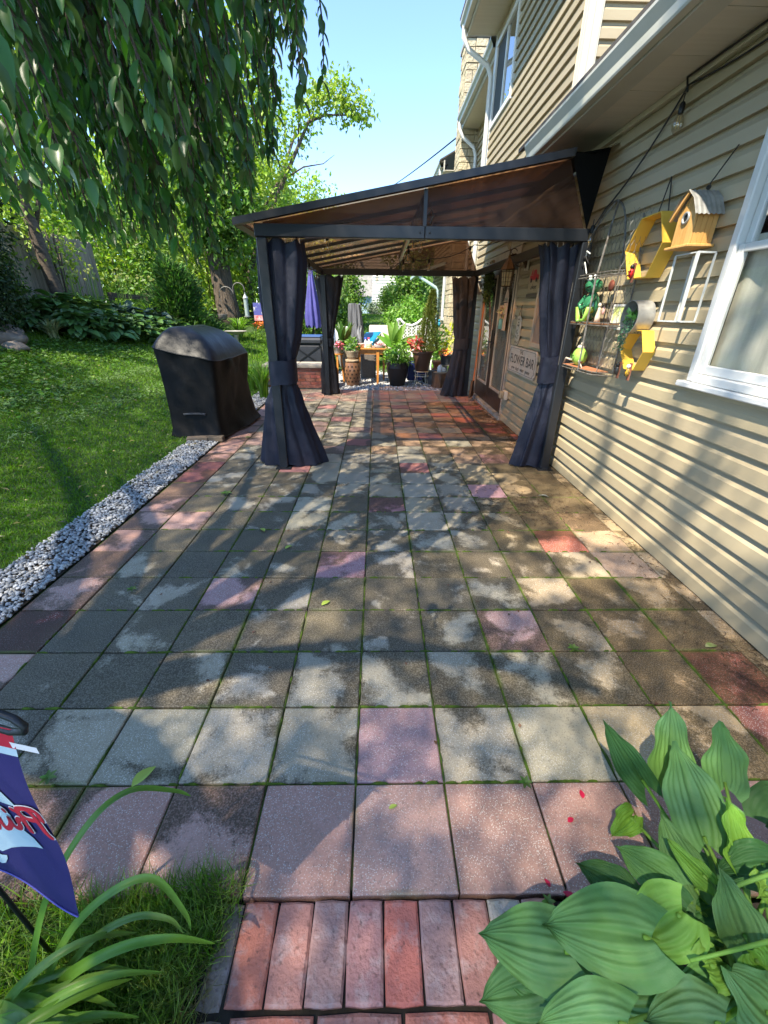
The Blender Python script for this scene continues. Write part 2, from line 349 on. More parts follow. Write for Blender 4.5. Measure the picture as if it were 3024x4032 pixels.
for j in range(27):
    for i in range(-6, 7):
        w = TX if i < 6 else .1; d = tY(j+1)-tY(j)
        if i < 6 or True:
            c = special.get((i, j)) or orange.get((i, j))
            if c is None:
                if j == 0 or i == -6 or j == 26: c = R1.choice(PINK)
                else: c = R1.choice(GRAY)
                if i >= 3 and j < 14 and j > 0: c = (c[0]*1.05, c[1]*(.93 if i < 4 else .86), c[2]*(.80 if i < 4 else .66))
                if j > 12 and R1.random() < .16: c = (.38,.25,.21)
                if j > 11 and i >= 0 and R1.random() < .25+.12*i: c = (.45,.29,.18)  # warm sun through the bronze roof, put into these paver colours
                if j > 14 and i >= 2 and R1.random() < .2: c = (.42,.16,.12)
            q_ = R1.uniform(.88, 1.1); c = tuple(x*q_*R1.uniform(.985, 1.015) for x in c)
        x = tX(i)+w/2; y = (tY(j)+tY(j+1))/2
        z = R1.uniform(-.0025, .0025); rx = (R1.uniform(-.006,.006), R1.uniform(-.006,.006), R1.uniform(-.006,.006))
        if j > 22:
            far.add([(x+sx*(w/2-.004), y+sy*(d/2-.004), z+dz) for dz in (-.04, 0) for sx, sy in ((-1,-1),(1,-1),(1,1),(-1,1))], [(4,5,6,7),(0,1,5,4),(1,2,6,5),(2,3,7,6),(3,0,4,7)]); continue
        key = ('s' if i == 6 else 'f', round(d, 3))
        if key not in meshes: meshes[key] = paver_mesh(w, d, 'paver')
        o = bpy.data.objects.new('paver', meshes[key]); C.objects.link(o); o.parent = patio; o.location = Vector((x, y, z))-patio.location; o.rotation_euler = rx; o.color = (*c, 1)
        film = 0.0
        if j == 0: film = -.30 if i > -2 else (.02 if i == -2 else -.1)
        elif j == 1: film = -.13
        elif j == 2: film = .04 if i < 1 else .01
        elif j <= 6: film = .12 if i < -1 else (.03 if i < 2 else .05)
        elif j <= 8: film = .09 if i < -2 else (-.05 if i < 3 else .06)
        elif j <= 12: film = -.09 if -3 < i < 4 else .05
        else: film = -.02
        if (i, j) in special: film -= .13
        if i == -6: film -= .06
        if i >= 4 and j > 1: film += .02
        if (i, j) in ((0,8),(5,2),(-6,3),(1,11)): film += .16
        if i >= 5 and 4 < j < 8: film -= .14
        o['film'] = film
M_pavfar = mat('paver_far', (.40,.30,.21), (.45,.22,.16), .8, 2.2, .45, .55, .4, 120, island=.2)
obj('paver_rows', far, M_pavfar, parent=patio, kind='stuff')
# moss standing in the joints
mo = MB(); R2 = random.Random(5)
for k in range(1000):
    j = R2.choice((1,1,2,2,3,3,4,4,5,6,7,8,9)); i = R2.randint(-5, 5)
    if R2.random() < .5: x, y, hx, hy = tX(i)+R2.uniform(0, TX), tY(j), R2.uniform(.012,.05), R2.uniform(.003,.0075)
    else: x, y, hx, hy = tX(i), tY(j)+R2.uniform(0, TX), R2.uniform(.003,.0075), R2.uniform(.012,.055)
    if abs(x-.2) > 1.3 and R2.random() < .6: continue
    n = 8; ring = [(x+hx*math.cos(2*math.pi*q/n)*R2.uniform(.7,1.1), y+hy*math.sin(2*math.pi*q/n)*R2.uniform(.7,1.15)) for q in range(n)]
    mo.add([(a, c, -.012) for a, c in ring]+[(x+(a-x)*.6, y+(c-y)*.6, R2.uniform(.001,.005)) for a, c in ring], [(q, (q+1) % n, n+(q+1) % n, n+q) for q in range(n)]+[tuple(range(n, 2*n))])
M_moss = mat('moss', (.13,.21,.014), (.07,.12,.014), .95, 30, .4, .6, 1, 300)
obj('joint_moss', mo, M_moss, kind='stuff')

# ------------------------------------------------------------------ brick path in front
M_brick = mat('path_brick', (.42,.13,.095), (.36,.17,.15), .8, 14, .35, .7, .5, 90, orand=.0)
def mat_brick_obj():
    m = mat('clay_brick', (.5,.2,.15), None, .82, bump=.5, bscale=110); nt = m.node_tree; N = nt.nodes; L = nt.links; p = N['Principled BSDF']
    oi = N.new('ShaderNodeObjectInfo'); g = N.new('ShaderNodeNewGeometry')
    nz = N.new('ShaderNodeTexNoise'); nz.inputs['Scale'].default_value = 18; nz.inputs['Detail'].default_value = 8; nz.inputs['Roughness'].default_value = .65; L.new(g.outputs['Position'], nz.inputs['Vector'])
    mr = N.new('ShaderNodeMapRange'); mr.inputs[1].default_value = .5; mr.inputs[2].default_value = .72; mr.inputs[4].default_value = .75; L.new(nz.outputs[0], mr.inputs[0])
    mx = N.new('ShaderNodeMixRGB'); L.new(mr.outputs[0], mx.inputs[0]); L.new(oi.outputs['Color'], mx.inputs[1]); mx.inputs[2].default_value = (.46,.36,.34,1)
    n2 = N.new('ShaderNodeTexNoise'); n2.inputs['Scale'].default_value = 60; L.new(g.outputs['Position'], n2.inputs['Vector'])
    m2 = N.new('ShaderNodeMapRange'); m2.inputs[1].default_value = .6; m2.inputs[2].default_value = .72; m2.inputs[4].default_value = .6; L.new(n2.outputs[0], m2.inputs[0])
    mm = N.new('ShaderNodeMixRGB'); L.new(m2.outputs[0], mm.inputs[0]); L.new(mx.outputs[0], mm.inputs[1]); mm.inputs[2].default_value = (.09,.045,.04,1)
    L.new(mm.outputs[0], p.inputs['Base Color']); return m
M_cb = mat_brick_obj()
path = obj('brick_path', MB().box(-.43, .75, -1.2, .552, -.08, -.018), mat('path_joint', (.02,.016,.012), (.035,.028,.018), .95, 12, bump=.6), kind='structure')
def brick_mesh(l, w, h, name='brick', seed=0):
    rr = random.Random(seed); b = MB(); c = .006
    def loop(ix, z):
        p = []
        for sx, sy in ((-1,-1),(0,-1),(1,-1),(1,0),(1,1),(0,1),(-1,1),(-1,0)):
            q = 1 if (sx and sy) else 0
            p.append((sx*(l/2-ix-q*.0025)+rr.uniform(-.0012,.0012), sy*(w/2-ix-q*.0025)+rr.uniform(-.0012,.0012), z+rr.uniform(-.001,.001)))
        return p
    vs = loop(0,-h)+loop(0,-c)+loop(c,0); f = []
    for k in range(2): f += [(8*k+i, 8*k+(i+1) % 8, 8*k+8+(i+1) % 8, 8*k+8+i) for i in range(8)]
    b.add(vs, f+[tuple(range(16, 24))]); me = bpy.data.meshes.new(name); me.from_pydata(b.v, [], b.f); me.materials.append(M_cb); return me
BM = [brick_mesh(.198, .0945, .06, seed=s) for s in range(5)]
BC = [(.46,.165,.115),(.40,.19,.155),(.35,.20,.175),(.37,.18,.165),(.50,.155,.115),(.34,.20,.18),(.32,.15,.125),(.42,.36,.28),(.43,.22,.165)]
def put_brick(x, y, z, rz, c, me):
    o = bpy.data.objects.new('brick', me); C.objects.link(o); o.parent = path; o.location = Vector((x,y,z))-path.location; o.rotation_euler = (R1.uniform(-.012,.012), R1.uniform(-.012,.012), rz+R1.uniform(-.008,.008)); o.color = (*c, 1)
for k in range(9): put_brick(-.313+.0962*k, .4575, -.004+R1.uniform(-.003,.003), math.pi/2, BC[(0,1,2,3,4,5,6,7,8)[k]], BM[k % 5])
put_brick(-.394, .457, -.012, math.pi/2-.03, (.24,.19,.15), brick_mesh(.2,.062,.06,seed=9))
for k in range(5): put_brick(-.24+.205*k, .3025, -.004, 0, BC[(0,6,0,1,4)[k]], BM[k % 5])
put_brick(-.383, .3, -.012, .05, (.26,.2,.16), brick_mesh(.06,.09,.06,seed=12))
for r in range(1, 8):
    for k in range(5): put_brick(-.24+.205*k+(.1 if r % 2 else 0), .3025-.1*r, -.004, 0, R1.choice(BC), BM[(k+r) % 5])

# ------------------------------------------------------------------ gravel
ICO_V = []; t_ = (1+5**.5)/2
for a in (-1, 1):
    for b_ in (-t_, t_): ICO_V += [(0,a,b_),(a,b_,0),(b_,0,a)]
ICO_V = unit(np.array(ICO_V, float)); 
def _hull():
    f = []; V_ = ICO_V; n = len(V_); d = np.linalg.norm(V_[:,None]-V_[None], axis=-1); e = d[d > .1].min()*1.05
    for i in range(n):
        for j in range(i+1, n):
            for k in range(j+1, n):
                if d[i,j] < e and d[j,k] < e and d[i,k] < e:
                    nn = np.cross(V_[j]-V_[i], V_[k]-V_[i]); f.append((i,j,k) if nn @ V_[i] > 0 else (i,k,j))
    return np.array(f)
ICO_F = _hull()
def stones(name, P, size, m, flat=.6, label=None):
    n = len(P); s = size*(.55+.9*RNG.random((n,1,1)))
    ax = np.stack([.8+.6*RNG.random(n), .7+.4*RNG.random(n), flat*(.7+.6*RNG.random(n))], -1)
    V = ICO_V[None]*(1+.32*RNG.normal(size=(n, 12, 1)).clip(-1,1))*ax[:,None]*s
    a = RNG.random(n)*6.283; c, q = np.cos(a)[:,None], np.sin(a)[:,None]; tl = RNG.normal(size=(n,1))*.35
    x, y, z = V[...,0], V[...,1], V[...,2]; y, z = y*np.cos(tl)-z*np.sin(tl), y*np.sin(tl)+z*np.cos(tl); x, y = x*c-y*q, x*q+y*c
    V = np.stack([x,y,z],-1)+P[:,None]; F = ICO_F[None]+(np.arange(n)*12)[:,None,None]
    return npmesh(name, V.reshape(-1,3), F.reshape(-1,3), m, kind='stuff', label=label)
M_gravel = mat('gravel', (.34,.35,.36), (.42,.41,.39), .8, 30, bump=.4, bscale=150, island=.42)
M_gravel_back = mat('white_gravel', (.52,.51,.50), (.40,.40,.42), .8, 30, bump=.4, bscale=150, island=.35)
n = 11500; X = -2.27+.34*RNG.random(n); Y = .57+RNG.random(n)*8.1; stones('edge_gravel', np.stack([X, Y, zt(X,Y)+.012+.016*RNG.random(n)], -1), .0104, M_gravel)
n = 6500; X = -1.1+3.0*RNG.random(n); Y = 8.64+RNG.random(n)*3.0; stones('back_gravel', np.stack([X, Y, -.012+.016*RNG.random(n)], -1), .019, M_gravel_back)
M_soil = mat('soil', (.03,.022,.014), (.05,.037,.022), .95, 8, bump=.8, bscale=60)
gb = MB(); N_ = 24
gb.grid([[(x, y, float(zt(x, y))+.008) for x in np.linspace(-2.28,-1.93,4)] for y in np.linspace(.56,8.7,40)]); obj('gravel_bed', gb, M_soil, kind='structure')
obj('back_gravel_bed', MB().box(-1.15, 1.95, 8.63, 11.7, -.06, -.014), mat('pale_grit', (.33,.32,.31), (.24,.24,.24), .95, 60, bump=.7, bscale=150), kind='structure')

# ------------------------------------------------------------------ grass
M_grass = mat('grass', (.085,.20,.012), (.14,.26,.022), .55, 1.3, .35, .65, island=.4, transl=.3, spec=.25)
def grass(name, X, Y, h, w, lean=.5, z=None, m=M_grass):
    n = len(X); Z = zt(X, Y) if z is None else np.full(n, z)
    d = np.stack([RNG.normal(size=n)*lean, RNG.normal(size=n)*lean, np.ones(n)], -1); nn = np.stack([RNG.normal(size=n), RNG.normal(size=n), .3*np.ones(n)], -1)
    V, F = leafmesh(np.stack([X,Y,Z-.004],-1), d, nn, h*(.6+.8*RNG.random(n)), w, T_BLADE)
    return npmesh(name, V, F, m, kind='stuff')
def edge_x(Y): return -2.225+.05*np.sin(Y*5.1)+.03*np.sin(Y*13)
n = 210000; u = RNG.random(n); Y = 1.0+14*u**1.6; X = -2.22-(.6+.62*Y)*RNG.random(n)**.95; k = X < edge_x(Y)+.05*RNG.random(n); X, Y = X[k], Y[k]
dist = np.hypot(X, Y); V_h = .026+.0022*dist
grass('lawn_grass', X, Y, V_h, .0032+.00095*dist, .75)
n = 30000; X = -4.2+7.6*RNG.random(n); Y = 11.8+20*RNG.random(n)**1.2; grass('back_lawn_grass', X, Y, .07, .03, .7)
M_tuft = mat('tuft_blade', (.14,.28,.035), (.22,.33,.07), .5, 9, island=.45, transl=.3)
n = 13000; X = -.80+.40*RNG.random(n); Y = -.1+.72*RNG.random(n); k = (X < -.43+.03*np.sin(Y*30)) & (Y < .60-.35*np.abs(X+.5)*.4); grass('tuft_grass', X[k], Y[k], .085, .0034, .55, z=-.015, m=M_tuft)
n = 22000; X = -3.6+2.8*RNG.random(n); Y = -1.6+2.2*RNG.random(n); k = (X > -1.93) & (Y < .56) | (X < -2.25) | (Y < .5); grass('side_lawn_grass', X[k], Y[k], .07, .006, .6, m=M_grass)
n = 9000; X = -1.75+.97*RNG.random(n); Y = -.2+.78*RNG.random(n); grass('side_grass', X, Y, .075, .0036, .55, z=-.015, m=M_tuft)
n = 500; X = -.52+.14*RNG.random(n); Y = .52+.10*RNG.random(n); grass('edge_grass', X, Y, .085, .003, .5, z=-.02, m=M_tuft)
n = 700; X = -.44+.05*RNG.normal(size=n)*.5; Y = .12+.42*RNG.random(n); grass('dry_grass', X, Y, .05, .0026, 1.2, z=-.015, m=mat('straw', (.30,.24,.12), (.16,.17,.05), .7, 20, island=.3))
n = 2200; X = np.where(RNG.random(n) < .55, -4.3, -3.64)+.09*RNG.normal(size=n); Y = 3.2+5.2*RNG.random(n); V, F = leafmesh(np.stack([X,Y,zt(X,Y)+.035+.02*RNG.random(n)],-1), rand_unit(n)*[1,1,.25], rand_unit(n)*.5+[0,0,1], .06, .007, T_BLADE); npmesh('grass_clippings', V, F, mat('clipping', (.16,.25,.08), (.12,.21,.05), .6, 9, island=.3), kind='stuff')
# broad ground-cover leaves in the far left of the lawn
n = 9000; X = -2.9-3.4*RNG.random(n); Y = 4.5+6.5*RNG.random(n); k = (np.sin(X*2.1+Y)*.5+np.sin(Y*1.7-X)*.5+RNG.normal(size=n)*.5+(-X-4.2)*.5) > .25; X, Y = X[k], Y[k]; n = len(X)
V, F = leafmesh(np.stack([X,Y,zt(X,Y)+.02+.03*RNG.random(n)],-1), np.stack([RNG.normal(size=n),RNG.normal(size=n),.25*RNG.random(n)],-1), np.array([0,0,1.])+.5*RNG.normal(size=(n,3)), .05+.04*RNG.random(n), .045)
M_cover = mat('clover', (.065,.15,.018), (.10,.19,.03), .6, 2, island=.4, transl=.25)
npmesh('ground_cover', V, F, M_cover, kind='stuff')
# ------------------------------------------------------------------ house
M_sid = mat('vinyl_siding', (.405,.335,.215), (.36,.295,.185), .5, 1.5, bump=.12, bscale=90, spec=.35, stretch=(1,.15,3), orand=.055)
M_sheath = mat('sheathing', (.10,.085,.06), None, .9)
M_trim = mat('painted_trim', (.60,.55,.43), None, .5)
M_white = mat('white_vinyl', (.68,.68,.66), (.60,.60,.58), .35, 4)
M_soffit = mat('soffit_vinyl', (.62,.57,.48), (.58,.53,.44), .55, 5, bump=.3, bscale=35, stretch=(.2,6,1))
M_gutter = mat('gutter_metal', (.50,.49,.43), (.43,.42,.36), .35, 3, spec=.5)
M_dkframe = mat('dark_door', (.035,.024,.018), (.05,.033,.024), .35, 8)
M_casing = mat('wood_casing', (.52,.42,.31), (.44,.35,.26), .55, 10, stretch=(1,1,.2))
M_glass = glass_mat('window_glass', (.94,.95,.94), .02, .0)
M_blind = mat('blind_fabric', (.62,.58,.50), (.57,.53,.45), .8, 12, stretch=(1,6,.3))
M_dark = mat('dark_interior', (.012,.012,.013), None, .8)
M_roof = mat('asphalt_shingle', (.10,.09,.085), (.06,.055,.05), .95, 20)
M_conc = mat('concrete', (.36,.34,.30), (.26,.25,.22), .9, 9, bump=.4, bscale=80)
M_black = mat('black_metal', (.015,.015,.016), None, .4, metal=.4)
M_bronze = mat('aged_bronze', (.06,.04,.025), (.10,.065,.04), .4, 20, metal=.6)
XW = 1.89; PW = .118
house = thing('house', 'two storey house clad in tan vinyl siding with white window and dark french doors', 'house', (3.2, 5, 0))
PROF = [(0.0,0.0),(.031,0.0),(.027,.068),(.003,.098),(.001,.1235)]   # outwards, upwards
def board(y0, y1, z, x=XW, axis='x', top=None, lap=0):
    b = MB(); n = len(PROF)
    def P(o, h, y):
        h = min(h, top) if top else h
        return (x-o-lap, y, z+h) if axis == 'x' else (y, x-o-lap, z+h)
    v = [P(o, h, y) for y in (y0, y1) for o, h in PROF]
    b.add(v, [(i, i+1, n+i+1, n+i) for i in range(n-1)]+[(0,1,2,3,4), (n+4,n+3,n+2,n+1,n)])
    return obj('siding_board', b, M_sid, parent=house)
def cladding(y0, y1, z0, z1, x, holes=(), axis='x', joints=()):
    k = 0; z = z0
    while z < z1-.02:
        seg = [(y0, y1)]
        for (a, b_, c, d) in holes:
            if z+PW*.6 > c and z+PW*.4 < d:
                ns = []
                for s, e in seg:
                    if b_ <= s or a >= e: ns.append((s, e)); continue
                    if a > s: ns.append((s, a))
                    if b_ < e: ns.append((b_, e))
                seg = ns
        for s, e in seg:
            js = [j for (j, q) in joints if q == (k//2) % 3 and s+.2 < j < e-.2]
            if js: board(s, js[0]+.02, z, x, axis, lap=.0025); board(js[0], e, z, x, axis)
            else: board(s, e, z, x, axis)
        z += PW; k += 1
DOOR = (6.17, 8.25, -.1, 2.245); WIN = (.75, 2.53, 1.10, 2.52)
obj('wall', MB().box(XW+.004, XW+.12, -3, .755, .0, 2.75).box(XW+.004, XW+.12, .755, 2.54, 0, 1.10).box(XW+.004, XW+.12, .755, 2.54, 2.54, 2.75).box(XW+.004, XW+.12, 2.54, 5.2, .0, 2.75).box(XW+.004, XW+.12, 5.2, DOOR[0], 0, 2.75).box(XW+.004, XW+.12, DOOR[0], DOOR[1], 2.245, 2.75).box(XW+.004, XW+.12, DOOR[1], 9.05, 0, 2.75), M_sheath, parent=house)
obj('foundation', MB().box(XW-.012, XW+.1, -3, 6.16, -.05, .012), M_conc, parent=house)
cladding(-3, 9.0, .012, 2.76, XW, [DOOR, WIN], joints=((2.35,1),(4.9,2),(.4,0),(3.4,2),(1.2,1),(5.6,0),(3.9,0)))
# near window
fy0, fy1, fz0, fz1 = .80, 2.48, 1.165, 2.50
w = obj('window', MB().box(XW-.045,XW+.02,.75,fy0,1.12,2.55).box(XW-.045,XW+.02,fy1,2.53,1.12,2.55).box(XW-.055,XW+.02,fy0,fy1,2.5,2.55).box(XW-.055,XW+.02,fy0,fy1,1.12,1.165), M_white, parent=house, bevel=.006)
obj('sill', MB().box(XW-.075,XW+.02,.72,2.57,1.085,1.118), M_white, parent=w, bevel=.006)
obj('sash', MB().box(XW-.03,XW+.0,fy0+.002,fy0+.045,1.167,1.8).box(XW-.03,XW,fy1-.045,fy1-.002,1.167,1.8).box(XW-.03,XW,fy0+.045,fy1-.045,1.167,1.215).box(XW-.03,XW,fy0+.045,fy1-.045,1.762,1.80), M_white, parent=w, bevel=.004)
obj('sash', MB().box(XW-.006,XW+.03,fy0+.002,fy0+.045,1.802,2.498).box(XW-.006,XW+.03,fy1-.045,fy1-.002,1.802,2.498).box(XW-.006,XW+.03,fy0+.045,fy1-.045,2.455,2.498), M_white, parent=w, bevel=.004)
obj('pane', MB().box(XW-.016,XW-.012,fy0+.045,fy1-.045,1.215,1.762), M_glass, parent=w)
obj('pane', MB().box(XW+.008,XW+.012,fy0+.045,fy1-.045,1.80,2.455), M_glass, parent=w)
cb = MB(); cb.grid([[(XW+.035+.008*math.sin(y*41)+.006*math.sin(y*17), y, z) for z in (1.17, 1.84)] for y in np.linspace(.8, 2.48, 70)]); obj('blind', cb, M_blind, parent=w, smooth=True)
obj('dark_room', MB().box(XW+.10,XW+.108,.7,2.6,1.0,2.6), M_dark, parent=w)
# french doors
d = obj('door_frame', MB().box(XW-.03,XW+.03,6.17,6.265,.06,2.245).box(XW-.03,XW+.03,8.155,8.25,.06,2.245).box(XW-.03,XW+.03,6.265,8.155,2.15,2.245).box(XW-.05,XW-.031,6.165,6.19,.07,2.25), M_casing, parent=house, bevel=.004)
obj('threshold', MB().box(XW-.07,XW+.08,6.15,8.27,-.02,.055), M_conc, parent=d, bevel=.006)
M_mini = mat('mini_blind', (.42,.37,.29), (.10,.09,.07), .6, 1, stretch=(0,0,1))
def blind_mat():
    m = mat('slat_blind', (.40,.36,.29), None, .6); N = m.node_tree.nodes; L = m.node_tree.links
    return m
for (a, b_) in ((6.27, 7.205), (7.215, 8.15)):
    lf = obj('door_leaf', MB().box(XW-.004,XW+.03,a,a+.115,.058,2.148).box(XW-.004,XW+.03,b_-.115,b_,.058,2.148).box(XW-.004,XW+.03,a+.115,b_-.115,1.98,2.148).box(XW-.004,XW+.03,a+.115,b_-.115,.058,.33), M_dkframe, parent=d, bevel=.003)
    st = MB()
    for q in ((a+.115,a+.15,.33,1.98),(b_-.15,b_-.115,.33,1.98),(a+.15,b_-.15,.33,.365),(a+.15,b_-.15,1.945,1.98)): st.box(XW-.012,XW+.02,*q)
    obj('glazing_bead', st, M_casing, parent=d); obj('pane', MB().box(XW+.002,XW+.005,a+.15,b_-.15,.365,1.945), M_glass, parent=d)
    sl = MB(); z = .37
    while z < 1.94: sl.add([(XW+.014,a+.152,z),(XW+.026,a+.152,z+.014),(XW+.026,b_-.152,z+.014),(XW+.014,b_-.152,z)], [(0,1,2,3)]); z += .018
    obj('blind_slats', sl, mat('slat', (.42,.38,.31), None, .5), parent=d, kind='stuff')
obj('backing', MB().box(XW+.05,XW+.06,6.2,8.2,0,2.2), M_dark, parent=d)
hb = MB().lathe((0,0,0), [(.02,0),(.02,.01)], 10); hb = MB().tube([(XW-.006,7.12,1.02),(XW-.05,7.12,1.02),(XW-.052,7.0,1.02)], .009, 8).tube([(XW-.006,7.12,1.14),(XW-.02,7.12,1.14)], .022, 12).box(XW-.012,XW-.006,7.095,7.145,.92,1.2)
obj('handle', hb, M_black, parent=d, smooth=40)
obj('handle', MB().tube([(XW-.006,7.30,1.02),(XW-.05,7.30,1.02),(XW-.052,7.42,1.02)], .009, 8).box(XW-.012,XW-.006,7.275,7.325,.92,1.2), M_black, parent=d, smooth=40)
# eave over the near wing: soffit panels, fascia, gutter, roof
for k in range(20):
    y = -3+.405*k; obj('soffit_panel', MB().box(1.582, XW-.02, y+.002, min(y+.402, 4.98), 2.735, 2.747), M_soffit, parent=house)
obj('soffit_trim', MB().box(XW-.045, XW-.006, -3, 5.12, 2.70, 2.733), M_trim, parent=house)
obj('fascia', MB().box(1.452, 1.476, -3, 4.98, 2.746, 2.89).box(1.452, 1.58, -3, 4.98, 2.726, 2.7445), M_gutter, parent=house, bevel=.003)
gp = [(1.450,2.738),(1.405,2.738),(1.40,2.75),(1.398,2.79),(1.385,2.82),(1.372,2.85),(1.372,2.866),(1.384,2.866),(1.384,2.86),(1.379,2.852),(1.392,2.822),(1.406,2.79),(1.408,2.752),(1.450,2.752)]
gu = MB(); gu.grid([[(x, y, z) for x, z in gp] for y in (-3, 4.93)]); gu.add([(x, 4.93, z) for x, z in gp[:7]]+[(1.45,4.93,2.866)], [(0,1,2,3,4,5,6,7)])
obj('gutter', gu, M_gutter, parent=house)
obj('roof', MB().prism([(1.385,-3,2.905),(1.385,5.18,2.905),(6.0,5.18,4.35),(6.0,-3,4.35)], (0,0,-.03)), M_roof, parent=house)
# upper storey of the main block
UW = (7.72, 8.85, 4.19, 5.17)
obj('wall', MB().box(XW+.004,XW+.12,5.25,9.0,2.76,5.45).box(XW+.12,6,5.254,5.35,2.76,7.2), M_sheath, parent=house)
cladding(5.34, 8.93, 2.76, 5.40, XW, [(7.70,8.90,4.15,5.2)])
cladding(2.0, 6.0, 2.88, 6.6, 5.24, axis='y')
obj('corner_trim', MB().box(XW-.022,XW+.0,5.232,5.335,2.76,5.42).box(XW-.028,XW-.022,5.245,5.255,2.76,5.42).box(XW-.028,XW-.022,5.312,5.322,2.76,5.42).box(XW-.022,2.0,5.205,5.230,2.80,6.6).box(1.91,1.92,5.198,5.205,2.8,6.6).box(1.975,1.985,5.198,5.205,2.8,6.6), M_trim, parent=house)
obj('corner_trim', MB().box(XW-.03,XW+.12,8.935,9.06,2.7,5.4), M_white, parent=house); obj('corner_trim', MB().box(XW-.03,XW+.12,8.935,9.06,0,2.698), M_trim, parent=house)
w = obj('window', MB().box(XW-.05,XW+.02,7.70,7.76,4.15,5.2).box(XW-.05,XW+.02,8.83,8.90,4.15,5.2).box(XW-.05,XW+.02,7.76,8.83,5.13,5.2).box(XW-.05,XW+.02,7.76,8.83,4.15,4.22), M_white, parent=house, bevel=.006)
obj('sash', MB().box(XW-.03,XW,8.27,8.33,4.22,5.13), M_white, parent=w)
obj('pane', MB().box(XW-.012,XW-.008,7.76,8.27,4.22,5.13), glass_mat('upper_glass', (.5,.55,.55), .01, .35), parent=w)
obj('insect_screen', MB().box(XW-.02,XW-.016,8.33,8.83,4.22,5.13), mat('screen_mesh', (.05,.055,.06), None, .7), parent=w)
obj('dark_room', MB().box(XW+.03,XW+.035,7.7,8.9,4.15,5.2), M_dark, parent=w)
for k in range(11): obj('soffit_panel', MB().box(1.43, XW, 5.0+.37*k, 5.0+.37*k+.367, 5.35, 5.362), M_soffit, parent=house)
obj('fascia', MB().box(1.40,1.428,5.0,9.08,5.335,5.55), M_gutter, parent=house)
def gutter(x, y0, y1, z, m=M_gutter):
    p = [(x-.003,z),(x-.075,z),(x-.085,z+.05),(x-.115,z+.09),(x-.12,z+.13),(x-.10,z+.13),(x-.003,z+.12)]
    b = MB(); b.grid([[(a, y, c) for a, c in p] for y in (y0, y1)]); b.add([(a, y1, c) for a, c in p], [tuple(range(7))]); return obj('gutter', b, m, parent=house)
gutter(1.40, 4.95, 9.12, 5.385)
obj('roof', MB().prism([(1.28,4.9,5.57),(1.28,9.15,5.57),(6,9.15,7.4),(6,4.9,7.4)], (0,0,-.03)), M_roof, parent=house)
def flat_tube(pts, m, w=.038): return obj('downspout', MB().tube(pts, w, 8), m, parent=house, smooth=40)
flat_tube([(1.34,9.0,5.44),(1.34,9.0,5.30),(1.42,8.99,5.16),(1.74,8.98,4.98),(1.815,8.98,4.84),(1.815,8.98,.12)], M_white)
# second wing and its eave
obj('wall', MB().box(2.32,2.45,9.06,12.2,0,5.3), M_sheath, parent=house)
cladding(9.06, 12.1, 2.4, 5.2, 2.31)
for k in range(8): obj('soffit_panel', MB().box(1.93,2.31,9.1+.38*k,9.1+.38*k+.377,5.17,5.182), M_soffit, parent=house)
obj('fascia', MB().box(1.90,1.928,9.1,12.14,5.155,5.37), M_gutter, parent=house); gutter(1.90, 9.1, 12.16, 5.235)
obj('roof', MB().prism([(1.80,9.06,5.39),(1.80,12.2,5.39),(6,12.2,7.2),(6,9.06,7.2)], (0,0,-.03)), M_roof, parent=house)
flat_tube([(1.84,12.06,5.25),(1.84,12.06,5.14),(1.92,12.05,5.0),(2.18,12.0,4.8),(2.24,12.0,4.65),(2.24,12.0,.1)], M_white)
# stone chimney
M_stone = mat('chimney_stone', (.50,.43,.29), (.42,.36,.24), .85, 5, bump=.8, bscale=25, orand=.10, bdist=.03)
ch = obj('chimney', MB().box(1.935,2.36,12.23,12.95,-.05,6.66), mat('chimney_mortar', (.36,.32,.25), None, .95), parent=house)
R3 = random.Random(8); z = .0
while z < 6.58:
    h = R3.choice((.11,.14,.17,.2)); 
    y = 12.2
    while y < 12.93:
        l = R3.uniform(.16,.36); l = min(l, 12.97-y); pr = R3.uniform(0,.02)
        if l > .05: obj('stone', MB().box(1.915-pr,1.934,y+.006,y+l-.006,z+.006,z+h-.006), M_stone, parent=ch, bevel=.006)
        y += l
    x = 1.915
    while x < 2.36:
        l = R3.uniform(.14,.3); l = min(l, 2.375-x); pr = R3.uniform(0,.02)
        if l > .05: obj('stone', MB().box(x+.006,x+l-.006,12.205-pr,12.229,z+.006,z+h-.006), M_stone, parent=ch, bevel=.006)
        x += l
    z += h
obj('chimney_cap', MB().box(1.88,2.42,12.17,13.0,6.665,6.76), M_conc, parent=ch, bevel=.01)
# far wing: window, siding, low eave and downspout
obj('wall', MB().box(2.10,2.2,12.98,17.5,0,4.7), M_sheath, parent=house)
cladding(13.0, 17.4, .05, 4.6, 2.09, [(13.55,14.55,1.25,2.5)])
w = obj('window', MB().box(2.04,2.12,13.52,13.62,1.2,2.55).box(2.04,2.12,14.48,14.58,1.2,2.55).box(2.04,2.12,13.62,14.48,2.45,2.55).box(2.02,2.12,13.62,14.48,1.2,1.28), M_white, parent=house)
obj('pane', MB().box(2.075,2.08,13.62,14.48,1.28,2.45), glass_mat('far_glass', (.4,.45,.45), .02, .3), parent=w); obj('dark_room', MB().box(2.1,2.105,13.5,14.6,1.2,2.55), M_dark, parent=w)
for k in range(12): obj('soffit_panel', MB().box(1.68,2.09,13.0+.37*k,13.0+.37*k+.367,4.62,4.632), M_soffit, parent=house)
obj('fascia', MB().box(1.65,1.678,12.98,17.44,4.60,4.82), M_gutter, parent=house); gutter(1.65, 12.98, 17.46, 4.68)
obj('roof', MB().prism([(1.55,12.98,4.84),(1.55,17.5,4.84),(5,17.5,6.6),(5,12.98,6.6)], (0,0,-.03)), M_roof, parent=house)
